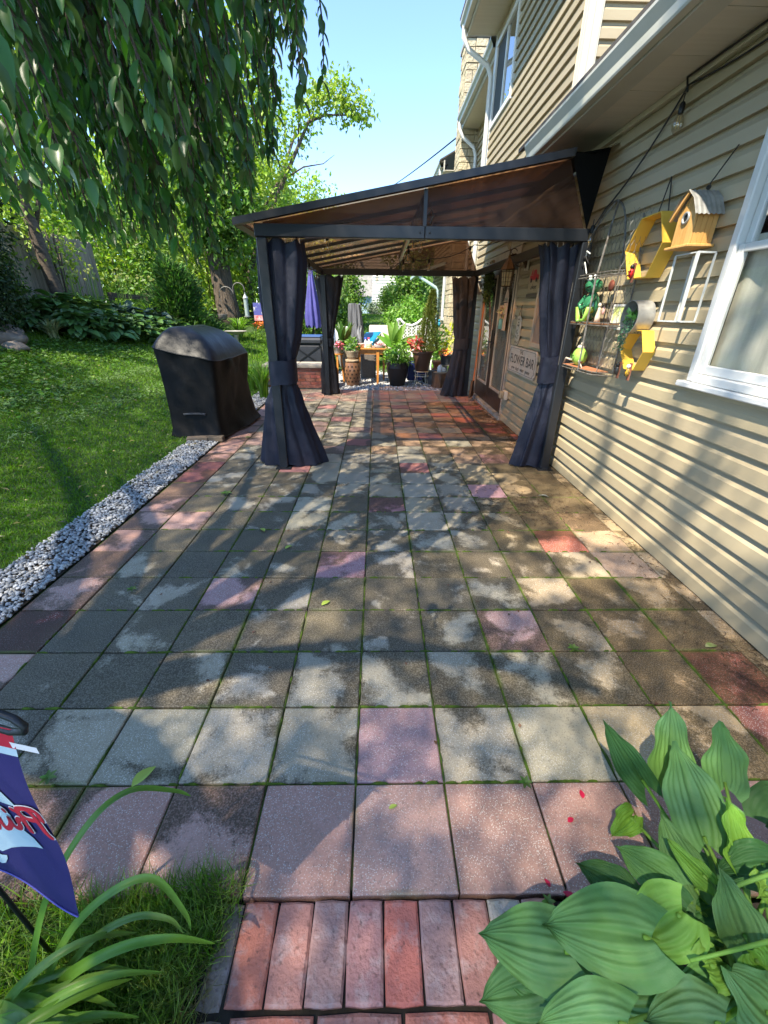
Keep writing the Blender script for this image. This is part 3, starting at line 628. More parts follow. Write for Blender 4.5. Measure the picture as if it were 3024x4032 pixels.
flat_tube([(1.6,13.2,4.7),(1.6,13.2,4.55),(1.7,13.2,4.45),(2.0,13.2,4.25)], M_white)
M_teal = mat('pale_teal_paint', (.42,.58,.58), None, .4)
flat_tube([(1.30,14.6,2.44),(1.34,14.6,2.38),(1.82,14.6,2.12),(1.88,14.6,2.04),(1.90,14.6,.2)], M_teal, .045)
obj('porch_eave', MB().prism([(1.22,14.5,2.46),(1.22,17.4,2.46),(2.08,17.4,2.72),(2.08,14.5,2.72)], (0,0,.09)), M_teal, parent=house)
# power lines to the far gable
def catenary(a, b, sag, n=14): return [Vector(a).lerp(Vector(b), t)+Vector((0,0,-sag*4*t*(1-t))) for t in np.linspace(0,1,n)]
M_cable = mat('cable_black', (.02,.02,.022), None, .6)
obj('power_line', MB().tube(catenary((2.20,14.6,5.75),(-2.5,60,13.2),.5,24), .022, 6), M_cable, label='upper black overhead cable running from the far gable across the sky', cat='cable')
obj('power_line', MB().tube(catenary((1.78,13.3,4.80),(-.85,60,13.2),2.6,24), .024, 6), M_cable, label='lower sagging overhead cable running from the far gable downpipe', cat='cable')
# ------------------------------------------------------------------ gazebo
M_frame = mat('powder_coated_frame', (.011,.013,.017), (.015,.017,.021), .4, 3, spec=.5)
M_poly = poly_mat('bronze_polycarbonate', (.84,.64,.45), (.12,.08,.058), .68)
M_polyend = poly_mat('bronze_end_panel', (.50,.39,.32), (.075,.05,.038), .52)
M_tarp = mat('black_tarp', (.006,.006,.006), None, .8, spec=.1)
GF, GB = 4.06, 8.16; ZL = 2.09; SL = .178
def rz(x): return 2.105+SL*(x+1.0)
gaz = thing('gazebo', 'dark metal lean-to gazebo with bronze translucent roof panels standing over the patio', 'gazebo', (.3, 6.1, 0))
for (x, y) in ((-.95,4.06),(1.745,4.06),(-.93,8.12),(1.70,8.12)):
    p = obj('post', MB().box(x-.042,x+.042,y-.042,y+.042,.012,2.0), M_frame, parent=gaz, bevel=.006)
    obj('base_plate', MB().box(x-.075,x+.075,y-.08,y+.075,.002,.011).box(x-.03,x+.03,y-.078,y-.045,.011,.02), M_frame, parent=p)
for y in (GF, GB-.04):
    obj('beam', MB().box(-1.0,.388,y-.045,y+.03,2.002,2.092), M_frame, parent=gaz, bevel=.005); obj('beam', MB().box(.39,1.74,y-.045,y+.03,2.002,2.092), M_frame, parent=gaz, bevel=.005)
bo = MB()
for x in (.35, .43): bo.ball((x, GF-.046, 2.045), .007, 8, 6)
obj('bolts', bo, M_frame, parent=gaz)
obj('beam', MB().box(-1.0,-.925,GF+.032,GB-.09,2.004,2.088), M_frame, parent=gaz, bevel=.005)
obj('beam', MB().box(1.66,1.735,GF+.032,GB-.09,2.004,2.088), M_frame, parent=gaz, bevel=.005)
# roof edge trims
def slab(x0, x1, y0, y1, t, lift=0): return MB().prism([(x0,y0,rz(x0)+lift),(x1,y0,rz(x1)+lift),(x1,y1,rz(x1)+lift),(x0,y1,rz(x0)+lift)], (0,0,t))
obj('roof_trim', slab(-1.15,1.50,GF-.10,GF-.04,.05,-.01), M_frame, parent=gaz); obj('roof_trim', slab(-1.15,1.50,GB+.02,GB+.08,.05,-.01), M_frame, parent=gaz)
obj('roof_trim', MB().prism([(-1.15,GF-.038,rz(-1.15)-.012),(-1.09,GF-.038,rz(-1.09)-.012),(-1.09,GB+.018,rz(-1.09)-.012),(-1.15,GB+.018,rz(-1.15)-.012)], (0,0,.05)), M_frame, parent=gaz)
ny_ = 7; dy = (GB-GF)/ny_
for k in range(1, ny_):
    y = GF+dy*k; obj('rafter', MB().prism([(-.98,y-.016,rz(-.98)-.035),(1.48,y-.016,rz(1.48)-.035),(1.48,y+.016,rz(1.48)-.035),(-.98,y+.016,rz(-.98)-.035)], (0,0,.034)), M_frame, parent=gaz)
for k in range(ny_):
    for (a, b_) in ((-1.088,.38),(.385,1.50)):
        y0 = GF-.038+(dy+.009)*k; pm = MB().prism([(a,y0+.003,rz(a)+.003),(b_,y0+.003,rz(b_)+.003),(b_,y0+dy+.004,rz(b_)+.003),(a,y0+dy+.004,rz(a)+.003)], (0,0,.008)); obj('roof_panel', pm, M_poly, parent=gaz)
obj('ridge_bar', MB().box(.36,.41,GF+.01,GB-.1,rz(.385)-.10,rz(.385)-.045), M_frame, parent=gaz, bevel=.004)
obj('ridge_bar', MB().bar((.33,GF+.2,2.16),(.375,GB-.12,2.20),.02,.045), mat('galvanised_strip', (.42,.40,.37), None, .4, metal=.6), parent=gaz)
for y in (GF-.012, GB-.045):
    xr = 1.50
    obj('end_panel', MB().prism([(-.93,y,2.094),(.372,y,2.094),(.372,y,rz(.372)-.012),(-.93,y,rz(-.93)-.012)], (0,.006,0)), M_polyend, parent=gaz)
    obj('end_panel', MB().prism([(.402,y,2.094),(1.70,y,2.094),(1.50,y,rz(1.5)-.012),(.402,y,rz(.402)-.012)], (0,.006,0)), M_polyend, parent=gaz)
    obj('mullion', MB().box(.373,.401,y-.008,y+.016,2.094,rz(.385)-.012), M_frame, parent=gaz)
lo = MB().tube([(.41,GF-.03,2.17),(.435,GF-.035,2.2),(.455,GF-.035,2.16),(.43,GF-.035,2.11),(.41,GF-.03,2.13)], .006, 6); obj('tie_cord', lo, M_black, parent=gaz)
obj('tarp_flap', MB().prism([(1.503,GF-.02,rz(1.5)+.02),(1.815,GF+.03,2.63),(1.74,GF+.02,2.095),(1.72,GF-.02,2.09)], (0,.004,0)), M_tarp, parent=gaz)
tg = MB(); tg.grid([[(1.5,y,rz(1.5)+.025+.012*math.sin(y*5)) , (1.68,y,2.60+.02*math.sin(y*4+1)), (1.85,y,2.66+.015*math.sin(y*6))] for y in np.linspace(GF-.02, GB, 20)]); obj('tarp_strip', tg, M_tarp, parent=gaz)

# ------------------------------------------------------------------ curtains
M_curt = mat('charcoal_navy_fabric', (.008,.009,.021), (.012,.014,.028), .6, 3, bump=.3, bscale=16, bdist=.022)
M_curt_rooflit = mat('rooflit_curtain_fabric', (.045,.034,.033), (.036,.032,.036), .75, 3, bump=.5, bscale=16, bdist=.02)  # brown is the light through the roof, put into the cloth colour
def curtain(label, cx, y, prof, tie, m, depth=.10, np_=9, seed=0, tdy=-.012, thd=1.12):
    """prof: (z, xmin, xmax) from top to bottom"""
    rr = random.Random(seed); zs = [p[0] for p in prof][::-1]; a0 = [p[1] for p in prof][::-1]; a1 = [p[2] for p in prof][::-1]
    ph = [rr.uniform(0, 6.28) for _ in range(8)]; P = []; nt = 132
    zz = np.unique(np.concatenate([np.linspace(zs[0], zs[-1], 54), np.linspace(tie[0]-.06, tie[1]+.06, 9)]))[::-1]
    for k in range(nt):
        t = 2*math.pi*k/nt; col = []
        for z in zz:
            l, r = interp(z, zs, a0), interp(z, zs, a1); c = (l+r)/2; hw = (r-l)/2
            tied = math.exp(-((z-(tie[0]+tie[1])/2)/.14)**2); top = max(0, (z-1.75)/.23)
            amp = .17*(1-.75*tied)*(1+.5*top)*(1+.35*(z < .6)*(.6-z))
            w_ = math.sin(np_*t+ph[0]+1.1*math.sin(z*1.7+ph[1]))*.6+math.sin((np_+4)*t+ph[2]+z*.9)*.28+math.sin(4*t+ph[3]+z*1.4)*.35
            wr = .035*math.sin(z*26+5*math.sin(t*2+ph[4])+ph[5])*math.exp(-((z-tie[0]+.1)/.22)**2)+.03*math.sin(z*22+4*math.sin(t*3))*math.exp(-((z-tie[1]-.12)/.18)**2)
            q = (1-.10+amp*w_*(.75+.45*math.sin(2*t+ph[7]+z*.7)*math.sin(3*t+ph[4]))+wr)*1.06; hd = depth*(.65+.35*min(1, hw/.22))*(1-.25*tied)
            x = c+hw*math.copysign(abs(math.cos(t))**.8, math.cos(t))*q; yy = y+hd*math.copysign(abs(math.sin(t))**.8, math.sin(t))*q
            zb = z+(.012*math.sin(5*t+ph[6])+.008*math.sin(11*t) if z == zz[-1] else 0)+(.02*math.sin(np_*t+ph[0]) if z == zz[0] else 0)
            col.append((x, yy, max(.006, zb)))
        P.append(col)
    b = MB(); b.grid(P, closeu=True)
    o = obj('curtain', b, m, smooth=True, label=label, cat='curtain', group='tied curtains at the gazebo posts')
    tb = MB(); rows = []
    for k in range(40):
        t = 2*math.pi*k/40; l, r = interp((tie[0]+tie[1])/2, zs, a0), interp((tie[0]+tie[1])/2, zs, a1); c = (l+r)/2; hw = (r-l)/2*1.06+.004; hd = depth*.72
        rows.append([(c+hw*math.copysign(abs(math.cos(t))**.7, math.cos(t)), y+tdy+hd*thd*math.copysign(abs(math.sin(t))**.7, math.sin(t)), z+.012*math.cos(t)+.004*math.sin(7*t)) for z in np.linspace(tie[0], tie[1], 5)])
    tb.grid(rows, closeu=True); obj('tieback', tb, m, parent=o, smooth=True)
    hk = MB()
    for k in range(6):
        xx = lerp(prof[0][1], prof[0][2], (k+.5)/6); hk.tube([(xx, y-.03, zs[-1]-.02),(xx, y-.03, zs[-1]+.02),(xx, y, zs[-1]+.03)], .004, 5)
    obj('hook', hk, M_white, parent=o, kind='stuff')
    return o
curtain('dark navy curtain tied to the front post beside the covered grill', 0, 4.18, [(1.985,-.99,-.63),(1.85,-1.02,-.61),(1.6,-1.045,-.635),(1.26,-1.025,-.70),(1.05,-1.0,-.765),(.84,-1.01,-.785),(.66,-1.10,-.74),(.4,-1.14,-.67),(.15,-1.18,-.59),(.01,-1.20,-.555)], (.83,1.045), M_curt, .125, 7, 1, -.045, 1.6)
curtain('dark navy curtain tied against the siding beside the wire plant shelf', 0, 4.17, [(1.985,1.42,1.71),(1.88,1.45,1.715),(1.57,1.48,1.755),(1.12,1.565,1.80),(.86,1.60,1.825),(.7,1.575,1.83),(.37,1.505,1.825),(.1,1.45,1.81),(.01,1.43,1.79)], (.86,1.1), M_curt, .105, 8, 2)
curtain('black tied curtain on the far post in front of the brick planter', 0, 8.22, [(1.985,-1.08,-.59),(1.7,-1.05,-.64),(1.43,-1.02,-.70),(1.1,-1.0,-.78),(.935,-.99,-.80),(.75,-1.02,-.79),(.37,-1.07,-.74),(.01,-1.07,-.72)], (.86,1.0), mat('black_fabric', (.009,.009,.013), (.014,.014,.019), .65, 3, bump=.5, bscale=16, bdist=.02), .12, 8, 3)
curtain('tied curtain coloured as lit through the bronze roof on the far post beside the french doors', 0, 8.12, [(1.985,1.28,1.68),(1.7,1.33,1.68),(1.46,1.36,1.68),(1.0,1.42,1.68),(.88,1.42,1.68),(.7,1.40,1.69),(.37,1.34,1.69),(.01,1.25,1.69)], (.84,1.02), M_curt_rooflit, .11, 8, 4)

# ------------------------------------------------------------------ string lights
M_bulb = glass_mat('bulb_glass', (.92,.88,.8), .02, .05); M_fil = mat('filament', (.75,.5,.2), None, .4)
def bulbs(root, pts, drop=.06):
    for p in pts:
        p = Vector(p); s = obj('socket', MB().tube([p+Vector((0,0,.075+drop)), p+Vector((0,0,.075))], .004, 5).lathe(p, [(.010,.095),(.016,.085),(.017,.055),(.014,.04)], 10), M_black, parent=root, smooth=40)
        b = obj('bulb', MB().lathe(p, [(.001,-.062),(.012,-.058),(.026,-.035),(.031,-.01),(.026,.018),(.015,.036),(.013,.042)], 14), M_bulb, parent=root, smooth=True)
        obj('filament', MB().tube([p+Vector((-.008,0,.03)), p+Vector((-.01,0,-.03)), p, p+Vector((.01,0,-.03)), p+Vector((.008,0,.03))], .0016, 4), M_fil, parent=b)
def string(label, path, pts):
    t = thing('string_lights', label, 'string lights', path[0], 'string lights with clear bulbs'); b = MB()
    for a, c, s in zip(path[:-1], path[1:], [.05]*len(path)): b.tube(catenary(a, c, s), .0055, 6)
    obj('cord', b, M_cable, parent=t); bulbs(t, pts)
string('black string of clear bulbs along the gazebo beam on the grill side', [(-.9,4.2,2.05),(-.9,5.6,2.02),(-.93,7.2,2.02),(-.9,8.05,2.03)], [(-.44,4.3,1.975),(-.925,6.5,1.94),(-.955,7.5,1.945),(-.7,4.3,1.99)])
string('black string of clear bulbs hanging around the middle ridge of the gazebo', [(.35,4.25,2.10),(.40,6.0,2.18),(.42,7.6,2.20),(.0,8.08,2.06)], [(.37,5.0,2.08),(.415,4.7,2.04),(.388,6,2.06),(.41,7.5,2.08),(0,8.08,1.95)])
string('black string of clear bulbs slung from the ridge across to the house wall', [(.42,7.0,2.2),(.8,7.2,2.17),(1.4,7.0,2.33),(1.85,6.6,2.42)], [(.528,7.0,2.06),(.777,7.2,2.07),(1.346,7.0,2.22),(1.8,6.6,2.30)])
string('black string of clear bulbs strung down the siding from the eave', [(1.84,2.0,2.70),(1.85,3.29,2.70),(1.83,4.02,2.22),(1.7,4.15,2.03)], [(1.83,3.27,2.52),(1.76,4.02,2.02)])
# ------------------------------------------------------------------ things hung on the siding
WF = XW-.030                                                            # face of the siding
M_yellow = mat('yellow_metal', (.76,.48,.07), (.70,.43,.06), .4, 4)
M_pine = mat('pine_board', (.62,.36,.12), (.52,.28,.08), .55, 14, stretch=(3,3,.25))
M_galv = mat('galvanised', (.48,.48,.46), (.34,.34,.33), .4, 22, metal=.55)
M_paintw = mat('chalky_white_metal', (.60,.62,.60), (.50,.52,.50), .5, 20)
M_wire = mat('weathered_wire', (.22,.21,.19), (.10,.085,.07), .55, 25, metal=.3)
M_twine = mat('dark_twine', (.03,.027,.022), None, .9)
def wl(y, z, o=0.0): return (WF-o, y, z)                                # point on the wall face, o metres out
def hexa(label, pts, d, t=.006):
    n = 6; b = MB(); cy = sum(p[0] for p in pts)/6; cz = sum(p[1] for p in pts)/6
    ins = [(cy+(y-cy)*(1-t/.18*1.0), cz+(z-cz)*(1-t/.18)) for y, z in pts]
    v = [(WF-d, y, z) for y, z in pts]+[(WF-d, y, z) for y, z in ins]+[(WF-.002, y, z) for y, z in pts]+[(WF-.002, y, z) for y, z in ins]
    f = []
    for i in range(n):
        j = (i+1) % n; f += [(i,j,6+j,6+i),(12+i,18+i,18+j,12+j),(i,12+i,12+j,j),(6+i,6+j,18+j,18+i)]
    b.add(v, f); o = obj('hexagon_shelf', b, M_yellow, label=label, cat='wall shelf', group='yellow hexagon shelves'); return o
def clip_animal(label, y, z, o, col, dots, head=(.02,.02,.02)):
    t = thing('animal_clip', label, 'ornament', (WF-o, y, z))
    x = WF-o
    obj('clip', MB().box(x-.004, x+.006, y-.012, y-.002, z-.055, z+.06).box(x-.004, x+.006, y+.003, y+.012, z-.055, z+.06), mat('clip_wood', (.25,.10,.06), None, .6), parent=t)
    obj('body', MB().ball((x-.014, y, z), .024, 12, 8, (.6,.85,1.25)), col, parent=t, smooth=True)
    obj('head', MB().ball((x-.014, y, z+.038), .015, 10, 6), mat('clip_head', head, None, .4), parent=t, smooth=True)
    dm = MB()
    for dyy, dzz in dots: dm.ball((x-.027, y+dyy, z+dzz), .0055, 6, 4)
    obj('spots', dm, mat('clip_black', (.01,.01,.01), None, .4), parent=t)
h1 = [(3.086,2.047),(3.297,2.042),(3.414,1.867),(3.30,1.688),(3.08,1.687),(2.987,1.87)]
o = hexa('large yellow metal hexagon shelf with a red ladybug clipped to it', h1, .10)
obj('cord', MB().tube([wl(3.15,2.045,.08), wl(3.235,2.25,.005)], .004, 5).tube([wl(3.13,2.045,.03), wl(3.235,2.25,.005)], .004, 5), M_twine, parent=o)
clip_animal('red ladybug clip with black spots on the large yellow hexagon shelf', 3.22, 1.72, .112, mat('ladybug_red', (.55,.02,.015), None, .3), [(-.012,.01),(.012,.01),(-.01,-.012),(.01,-.014),(0,0)])
h2 = [(2.985,1.372),(3.115,1.372),(3.20,1.24),(3.09,1.115),(2.975,1.118),(2.91,1.243)]
hexa('small yellow metal hexagon shelf with a striped bee clipped to it', h2, .085)
clip_animal('yellow and black striped bee clip on the small yellow hexagon shelf', 2.99, 1.105, .095, mat('bee_stripes', (.75,.42,.03), (.02,.02,.02), .4, 60), [(0,-.02),(0,.01)], (.6,.6,.55))
clip_animal('dark bronze insect clip at the low corner of the small hexagon shelf', 3.13, 1.10, .095, mat('dark_insect', (.05,.045,.04), None, .3), [(.005,.01)])
# birdhouse
bh = thing('birdhouse', 'pine birdhouse with a grey tin roof hanging on the siding by the window', 'birdhouse', (WF-.1, 2.75, 1.8))
y0, y1, d = 2.685, 2.835, .135; zb, ze, zp = 1.825, 1.985, 2.065; ym = (y0+y1)/2
obj('base', MB().box(WF-d-.02, WF-.004, y0-.03, y1+.03, 1.81, 1.824), M_pine, parent=bh, bevel=.003)
for k in range(5):
    a = y0+(y1-y0)*k/5; b_ = y0+(y1-y0)*(k+1)/5; f = lambda y: ze+(zp-ze)*(1-abs(y-ym)/((y1-y0)/2))
    ys = [a+.0012, b_-.0012]; 
    if a < ym < b_: ys = [a+.0012, ym, b_-.0012]
    pl = [(WF-d, ys[0], zb)]+[(WF-d, ys[-1], zb)]+[(WF-d, q, f(q)) for q in ys[::-1]]
    obj('plank', MB().prism(pl, (.012,0,0)), M_pine, parent=bh)
for k in range(4):
    a = WF-d+.014+(d-.02)*k/4; obj('plank', MB().box(a+.001, a+(d-.02)/4-.001, y0, y0+.01, zb, ze-.002), M_pine, parent=bh); obj('plank', MB().box(a+.001, a+(d-.02)/4-.001, y1-.01, y1, zb, ze-.002), M_pine, parent=bh)
ring = MB(); ring.tube([(WF-d-.004, ym+.025*math.cos(q), 1.955+.025*math.sin(q)) for q in np.linspace(0, 2*math.pi, 21)], .007, 6, False)
obj('hole_ring', ring, M_galv, parent=bh, smooth=True); obj('hole', MB().prism([(WF-d-.001, ym+.022*math.cos(q), 1.955+.022*math.sin(q)) for q in np.linspace(0, 2*math.pi, 16, endpoint=False)], (-.001,0,0)), M_dark, parent=bh)
for s in (-1, 1):
    P = []
    for i in range(25):
        x = WF-d-.03+(d+.025)*i/24; zz = .003*math.sin(i*1.6)
        P.append([(x, ym, zp+.018+zz), (x, ym+s*.062, (zp+ze)/2+.012+zz), (x, ym+s*.115, ze-.028+zz)])
    rb = MB(); rb.grid(P); ob = obj('tin_roof', rb, M_galv, parent=bh, smooth=True)
obj('bargeboard', MB().bar((WF-d-.018, ym, zp+.012), (WF-d-.018, y1+.038, ze-.03), .014, .012, (1,0,0)), M_pine, parent=bh)
obj('wire', MB().tube([(WF-.06, ym, zp+.02),(WF-.055, ym, zp+.05),(WF-.005, 2.70, 2.26)], .0035, 5).ball((WF-.06,ym,zp+.03), .012, 8, 6), M_twine, parent=bh)
# white box frame
fr = thing('display_box', 'empty chalky white metal box frame hung under the birdhouse', 'wall decor', (WF-.06, 2.71, 1.43))
yl, yr, zt_, zb_ = 2.80, 2.612, 1.78, 1.435
def bars(name, L_): 
    for a, c, w_ in L_: obj(name, MB().bar(a, c, w_, w_), M_paintw, parent=fr)
bars('bar', [(wl(yl,zb_,.11),wl(yl,zt_,.11),.009),(wl(yr,zb_,.11),wl(yr,zt_,.11),.014),(wl(yr+.01,zb_,.005),wl(yr+.01,zt_,.005),.009),(wl(yl,zb_,.005),wl(yl,zt_,.005),.007),
  (wl(yl,zt_,.11),wl(yr,zt_,.11),.006),(wl(yl,zb_,.11),wl(yr,zb_,.11),.009),(wl(yr,zt_,.11),wl(yr+.01,zt_,.005),.009),(wl(yr,zb_,.11),wl(yr+.01,zb_,.005),.009)])
# round tin planter
rp = thing('round_planter', 'round galvanised wall planter of trailing succulents above the small hexagon', 'planter', (WF-.05, 3.11, 1.34))
pc = (3.12, 1.45); rr_ = .105
def circ(o, r, n=32): return [(WF-o, pc[0]+r*math.cos(q), pc[1]+r*math.sin(q)) for q in np.linspace(0, 2*math.pi, n, endpoint=False)]
pm = MB(); ro, ri, bo_, bi = circ(.12,rr_), circ(.12,rr_-.004), circ(.003,rr_), circ(.006,rr_-.004); n = 32
pm.add(ro+ri+bo_+bi, [q for i in range(n) for j in [(i+1) % n] for q in ((i,j,n+j,n+i),(i,2*n+i,2*n+j,j),(n+i,n+j,3*n+j,3*n+i))]+[tuple(range(3*n,4*n))]); obj('tin_drum', pm, M_galv, parent=rp, smooth=35)
n = 170; t = RNG.random(n); P = np.stack([WF-.04-.08*RNG.random(n), pc[0]-.05+.11*RNG.random(n), pc[1]-.06+.03*RNG.normal(size=n)], -1)
k = RNG.random(n) < .55; P[k,2] = pc[1]-.05-.16*RNG.random(k.sum()); P[k,0] = WF-.125-.02*RNG.random(k.sum()); P[k,1] = pc[0]+.03*RNG.normal(size=k.sum())
P[:,2] = np.maximum(P[:,2], pc[1]-np.where(k, .24, np.sqrt(np.maximum(0,.0095-(P[:,1]-pc[0])**2))))
Vv, Ff = leafmesh(P, RNG.normal(size=(n,3))+[-.4,0,-.2], RNG.normal(size=(n,3)), .022, .011, T_FOLD)
npmesh('succulent_leaves', Vv, Ff, mat('succulent', (.05,.13,.09), (.10,.22,.09), .5, 30, island=.3), parent=rp, kind='stuff')
n = 30; P = np.stack([WF-.05-.06*RNG.random(n), pc[0]-.02+.06*RNG.random(n), pc[1]-.03+.05*RNG.random(n)], -1); Vv, Ff = leafmesh(P, RNG.normal(size=(n,3))+[-.3,0,.5], RNG.normal(size=(n,3)), .05, .03, T_FOLD)
npmesh('rosette_leaves', Vv, Ff, mat('bright_rosette', (.14,.33,.07), None, .45, island=.2), parent=rp, kind='stuff')
# small picture beside the planter
pcx = thing('garden_picture', 'small yellow and green garden print propped beside the tin planter', 'picture', (WF-.005, 3.44, 1.36))
obj('board', MB().box(WF-.014, WF-.002, 3.33, 3.55, 1.365, 1.53), mat('print_paper', (.55,.62,.20), (.75,.78,.68), .6, 16, .4, .6), parent=pcx)
obj('border', MB().box(WF-.018, WF-.014, 3.325, 3.555, 1.36, 1.375).box(WF-.018, WF-.014, 3.325, 3.555, 1.52, 1.535).box(WF-.018, WF-.014, 3.545, 3.555, 1.376, 1.519), M_white, parent=pcx)
# near garden stake wire shelf with arched back, two tiers and chicken wire sides
sh = thing('wire_shelf', 'arched wire wall shelf with chicken wire sides holding frog ornaments', 'shelf', (WF-.08, 3.8, 1.0))
ya, yb_, do = 3.34, 4.02, .155
wm = MB()
def w_(pts, r=.004): wm.tube(pts, r, 6)
arch = [wl(3.62,1.02,.004),wl(3.62,1.80,.004)]+[wl(3.62+.62*(1-math.cos(q))/2, 1.80+.46*math.sin(q), .004) for q in np.linspace(.2, math.pi-.2, 12)]+[wl(4.24,1.80,.004),wl(4.24,1.02,.004)]
w_(arch, .0075); obj('back_arch', wm, M_wire, parent=sh, smooth=40)
wm = MB(); w_([wl(3.64,1.03,do), wl(3.66,1.7,do), wl(3.72,2.08,.09), wl(3.85,2.25,.01)], .0075); w_([wl(4.05,1.03,do), wl(4.07,1.7,do), wl(4.0,2.08,.09), wl(3.9,2.25,.01)], .005); obj('front_rail', wm, M_wire, parent=sh, smooth=40)
for z in (1.03, 1.385, 1.73):
    wm = MB(); w_([wl(3.345,z,.01),wl(3.345+.02,z,do*.7),wl(3.45,z,do),wl(3.95,z,do),wl(4.03,z,do*.7),wl(4.05,z,.01)], .0045); w_([wl(3.345,z+.02,.01),wl(3.365,z+.02,do*.7),wl(3.45,z+.02,do),wl(3.95,z+.02,do),wl(4.03,z+.02,do*.7),wl(4.05,z+.02,.01)], .0035)
    for q in np.linspace(3.42, 3.98, 9): w_([wl(q,z,.008), wl(q,z,do)], .0022)
    obj('tier_ring', wm, M_wire, parent=sh)
for z in (1.045, 1.395): obj('tray', MB().box(WF-do+.01, WF-.012, 3.42, 3.99, z, z+.008), mat('tray_wood', (.36,.17,.08), (.28,.12,.06), .6, 10), parent=sh)
wm = MB()                                                              # chicken wire on the near side
for r in range(18):
    for c in range(4):
        z = 1.06+.062*r; o0 = .012+.036*c+(.018 if r % 2 else 0)
        if o0 > do-.01 or z > 2.1-(.15-o0)*.0: continue
        yn = 3.36+(3.66-3.36)*0; wm.tube([(WF-o0, 3.352+.25*(o0 > 2), z),(WF-o0, 3.352, z+.03)], .0014, 4); wm.tube([(WF-o0, 3.352, z+.03),(WF-min(o0+.018,do), 3.352, z+.062)], .0014, 4); wm.tube([(WF-o0, 3.352, z+.03),(WF-max(o0-.018,.004), 3.352, z+.062)], .0014, 4)
for r in range(17):
    for c in range(10):
        z = 1.06+.062*r; yy = 3.64+.06*c+(.03 if r % 2 else 0)
        if yy > 4.2: continue
        wm.tube([wl(yy,z,.006), wl(yy,z+.03,.006)], .0014, 4); wm.tube([wl(yy,z+.03,.006), wl(yy+.03,z+.062,.006)], .0014, 4); wm.tube([wl(yy,z+.03,.006), wl(yy-.03,z+.062,.006)], .0014, 4)
obj('chicken_wire', wm, M_wire, parent=sh, kind='stuff')
wm = MB(); w_([wl(3.352,1.05,.01), wl(3.352,1.75,.01), wl(3.45,2.1,.01)], .006); w_([wl(3.352,1.05,.14), wl(3.352,1.75,.12)], .003); obj('side_rail', wm, M_wire, parent=sh)
# frogs
M_frog = mat('glazed_green', (.02,.12,.06), (.04,.20,.09), .15, 10, coat=.5); M_lime = mat('lime_glaze', (.30,.52,.09), (.24,.45,.07), .3, 10); M_eye = mat('eye_white', (.8,.8,.76), None, .3); M_pupil = mat('pupil', (.01,.01,.01), None, .2); M_stone2 = mat('pale_ceramic', (.55,.5,.4), (.42,.36,.28), .6, 20)
fx, fy, fz = WF-.085, 3.80, 1.405
fg = thing('frog_ornament', 'tall shiny dark green frog figurine on the upper wire tier', 'ornament', (fx, fy, fz))
obj('body', MB().ball((fx, fy, fz+.115), .10, 18, 12, (.62,.8,1.1)), M_frog, parent=fg, smooth=True); obj('head', MB().ball((fx-.01, fy-.01, fz+.265), .075, 16, 10, (.9,1,.72)), M_frog, parent=fg, smooth=True)
for s in (-1, 1):
    e = obj('eye', MB().ball((fx-.03, fy+s*.045, fz+.322), .022, 10, 8), M_eye, parent=fg, smooth=True); obj('pupil', MB().ball((fx-.048, fy+s*.045-.006, fz+.325), .011, 8, 6), M_pupil, parent=e, smooth=True)
    obj('leg', MB().tube([(fx-.02,fy+s*.06,fz+.09),(fx-.055,fy+s*.10,fz+.10),(fx-.06,fy+s*.06,fz+.015),(fx-.075,fy+s*.02,fz+.008)], [.03,.026,.018,.014], 8), M_lime, parent=fg, smooth=True)
    obj('arm', MB().tube([(fx-.02,fy+s*.07,fz+.19),(fx-.06,fy+s*.085,fz+.13),(fx-.065,fy+s*.03,fz+.10)], [.02,.016,.012], 8), M_frog, parent=fg, smooth=True)
obj('mouth', MB().tube([(fx-.062,fy-.07,fz+.262),(fx-.083,fy-.02,fz+.248),(fx-.078,fy+.035,fz+.262)], .004, 5), M_pupil, parent=fg)
gx_, gy_, gz_ = WF-.085, 3.81, 1.055
f2 = thing('frog_pot', 'small lime green ceramic frog sitting on the lowest wire tier', 'ornament', (gx_, gy_, gz_))
obj('body', MB().ball((gx_, gy_, gz_+.075), .075, 16, 10, (.8,1,1)), M_lime, parent=f2, smooth=True)
obj('spiral', MB().tube([(gx_-.06-.004*math.cos(q), gy_+(.008+.004*q)*math.cos(q), gz_+.07+(.008+.004*q)*math.sin(q)) for q in np.linspace(0,7,24)], .003, 5), mat('dark_green_line', (.06,.16,.03), None, .4), parent=f2)
obj('lid', MB().ball((gx_, gy_, gz_+.15), .035, 12, 8, (1,1,.6)).ball((gx_, gy_-.01, gz_+.178), .016, 8, 6), M_stone2, parent=f2, smooth=True)
for s in (-1, 1): obj('leg', MB().tube([(gx_,gy_+s*.06,gz_+.03),(gx_-.06,gy_+s*.13,gz_+.05),(gx_-.05,gy_+s*.19,gz_-.0)], [.010,.008,.006], 6), M_stone2, parent=f2, smooth=True)
bk = thing('stacked_dish', 'terracotta coloured dish under the lime frog', 'dish', (WF-.09, 3.8, 1.053)); 
obj('dish', MB().box(WF-.15, WF-.02, 3.56, 3.95, 1.0532, 1.0548), mat('terracotta', (.45,.17,.08), (.38,.14,.07), .6, 12), parent=bk)
sp_ = thing('spider_ornament', 'black and white wire spider clinging to the top wire tier', 'ornament', (WF-.1, 4.03, 1.8))
obj('body', MB().ball((WF-.10,4.03,1.83), .035, 10, 8).ball((WF-.115,4.0,1.88), .022, 8, 6), M_black, parent=sp_, smooth=True)
for k in range(8):
    a = (k % 4-1.5)*.5; s = 1 if k < 4 else -1; obj('leg', MB().tube([(WF-.10,4.03,1.83),(WF-.13,4.03+s*.06,1.87+a*.08),(WF-.12,4.03+s*.11,1.80+a*.14)], .005, 5), M_paintw if k % 2 else M_black, parent=sp_)
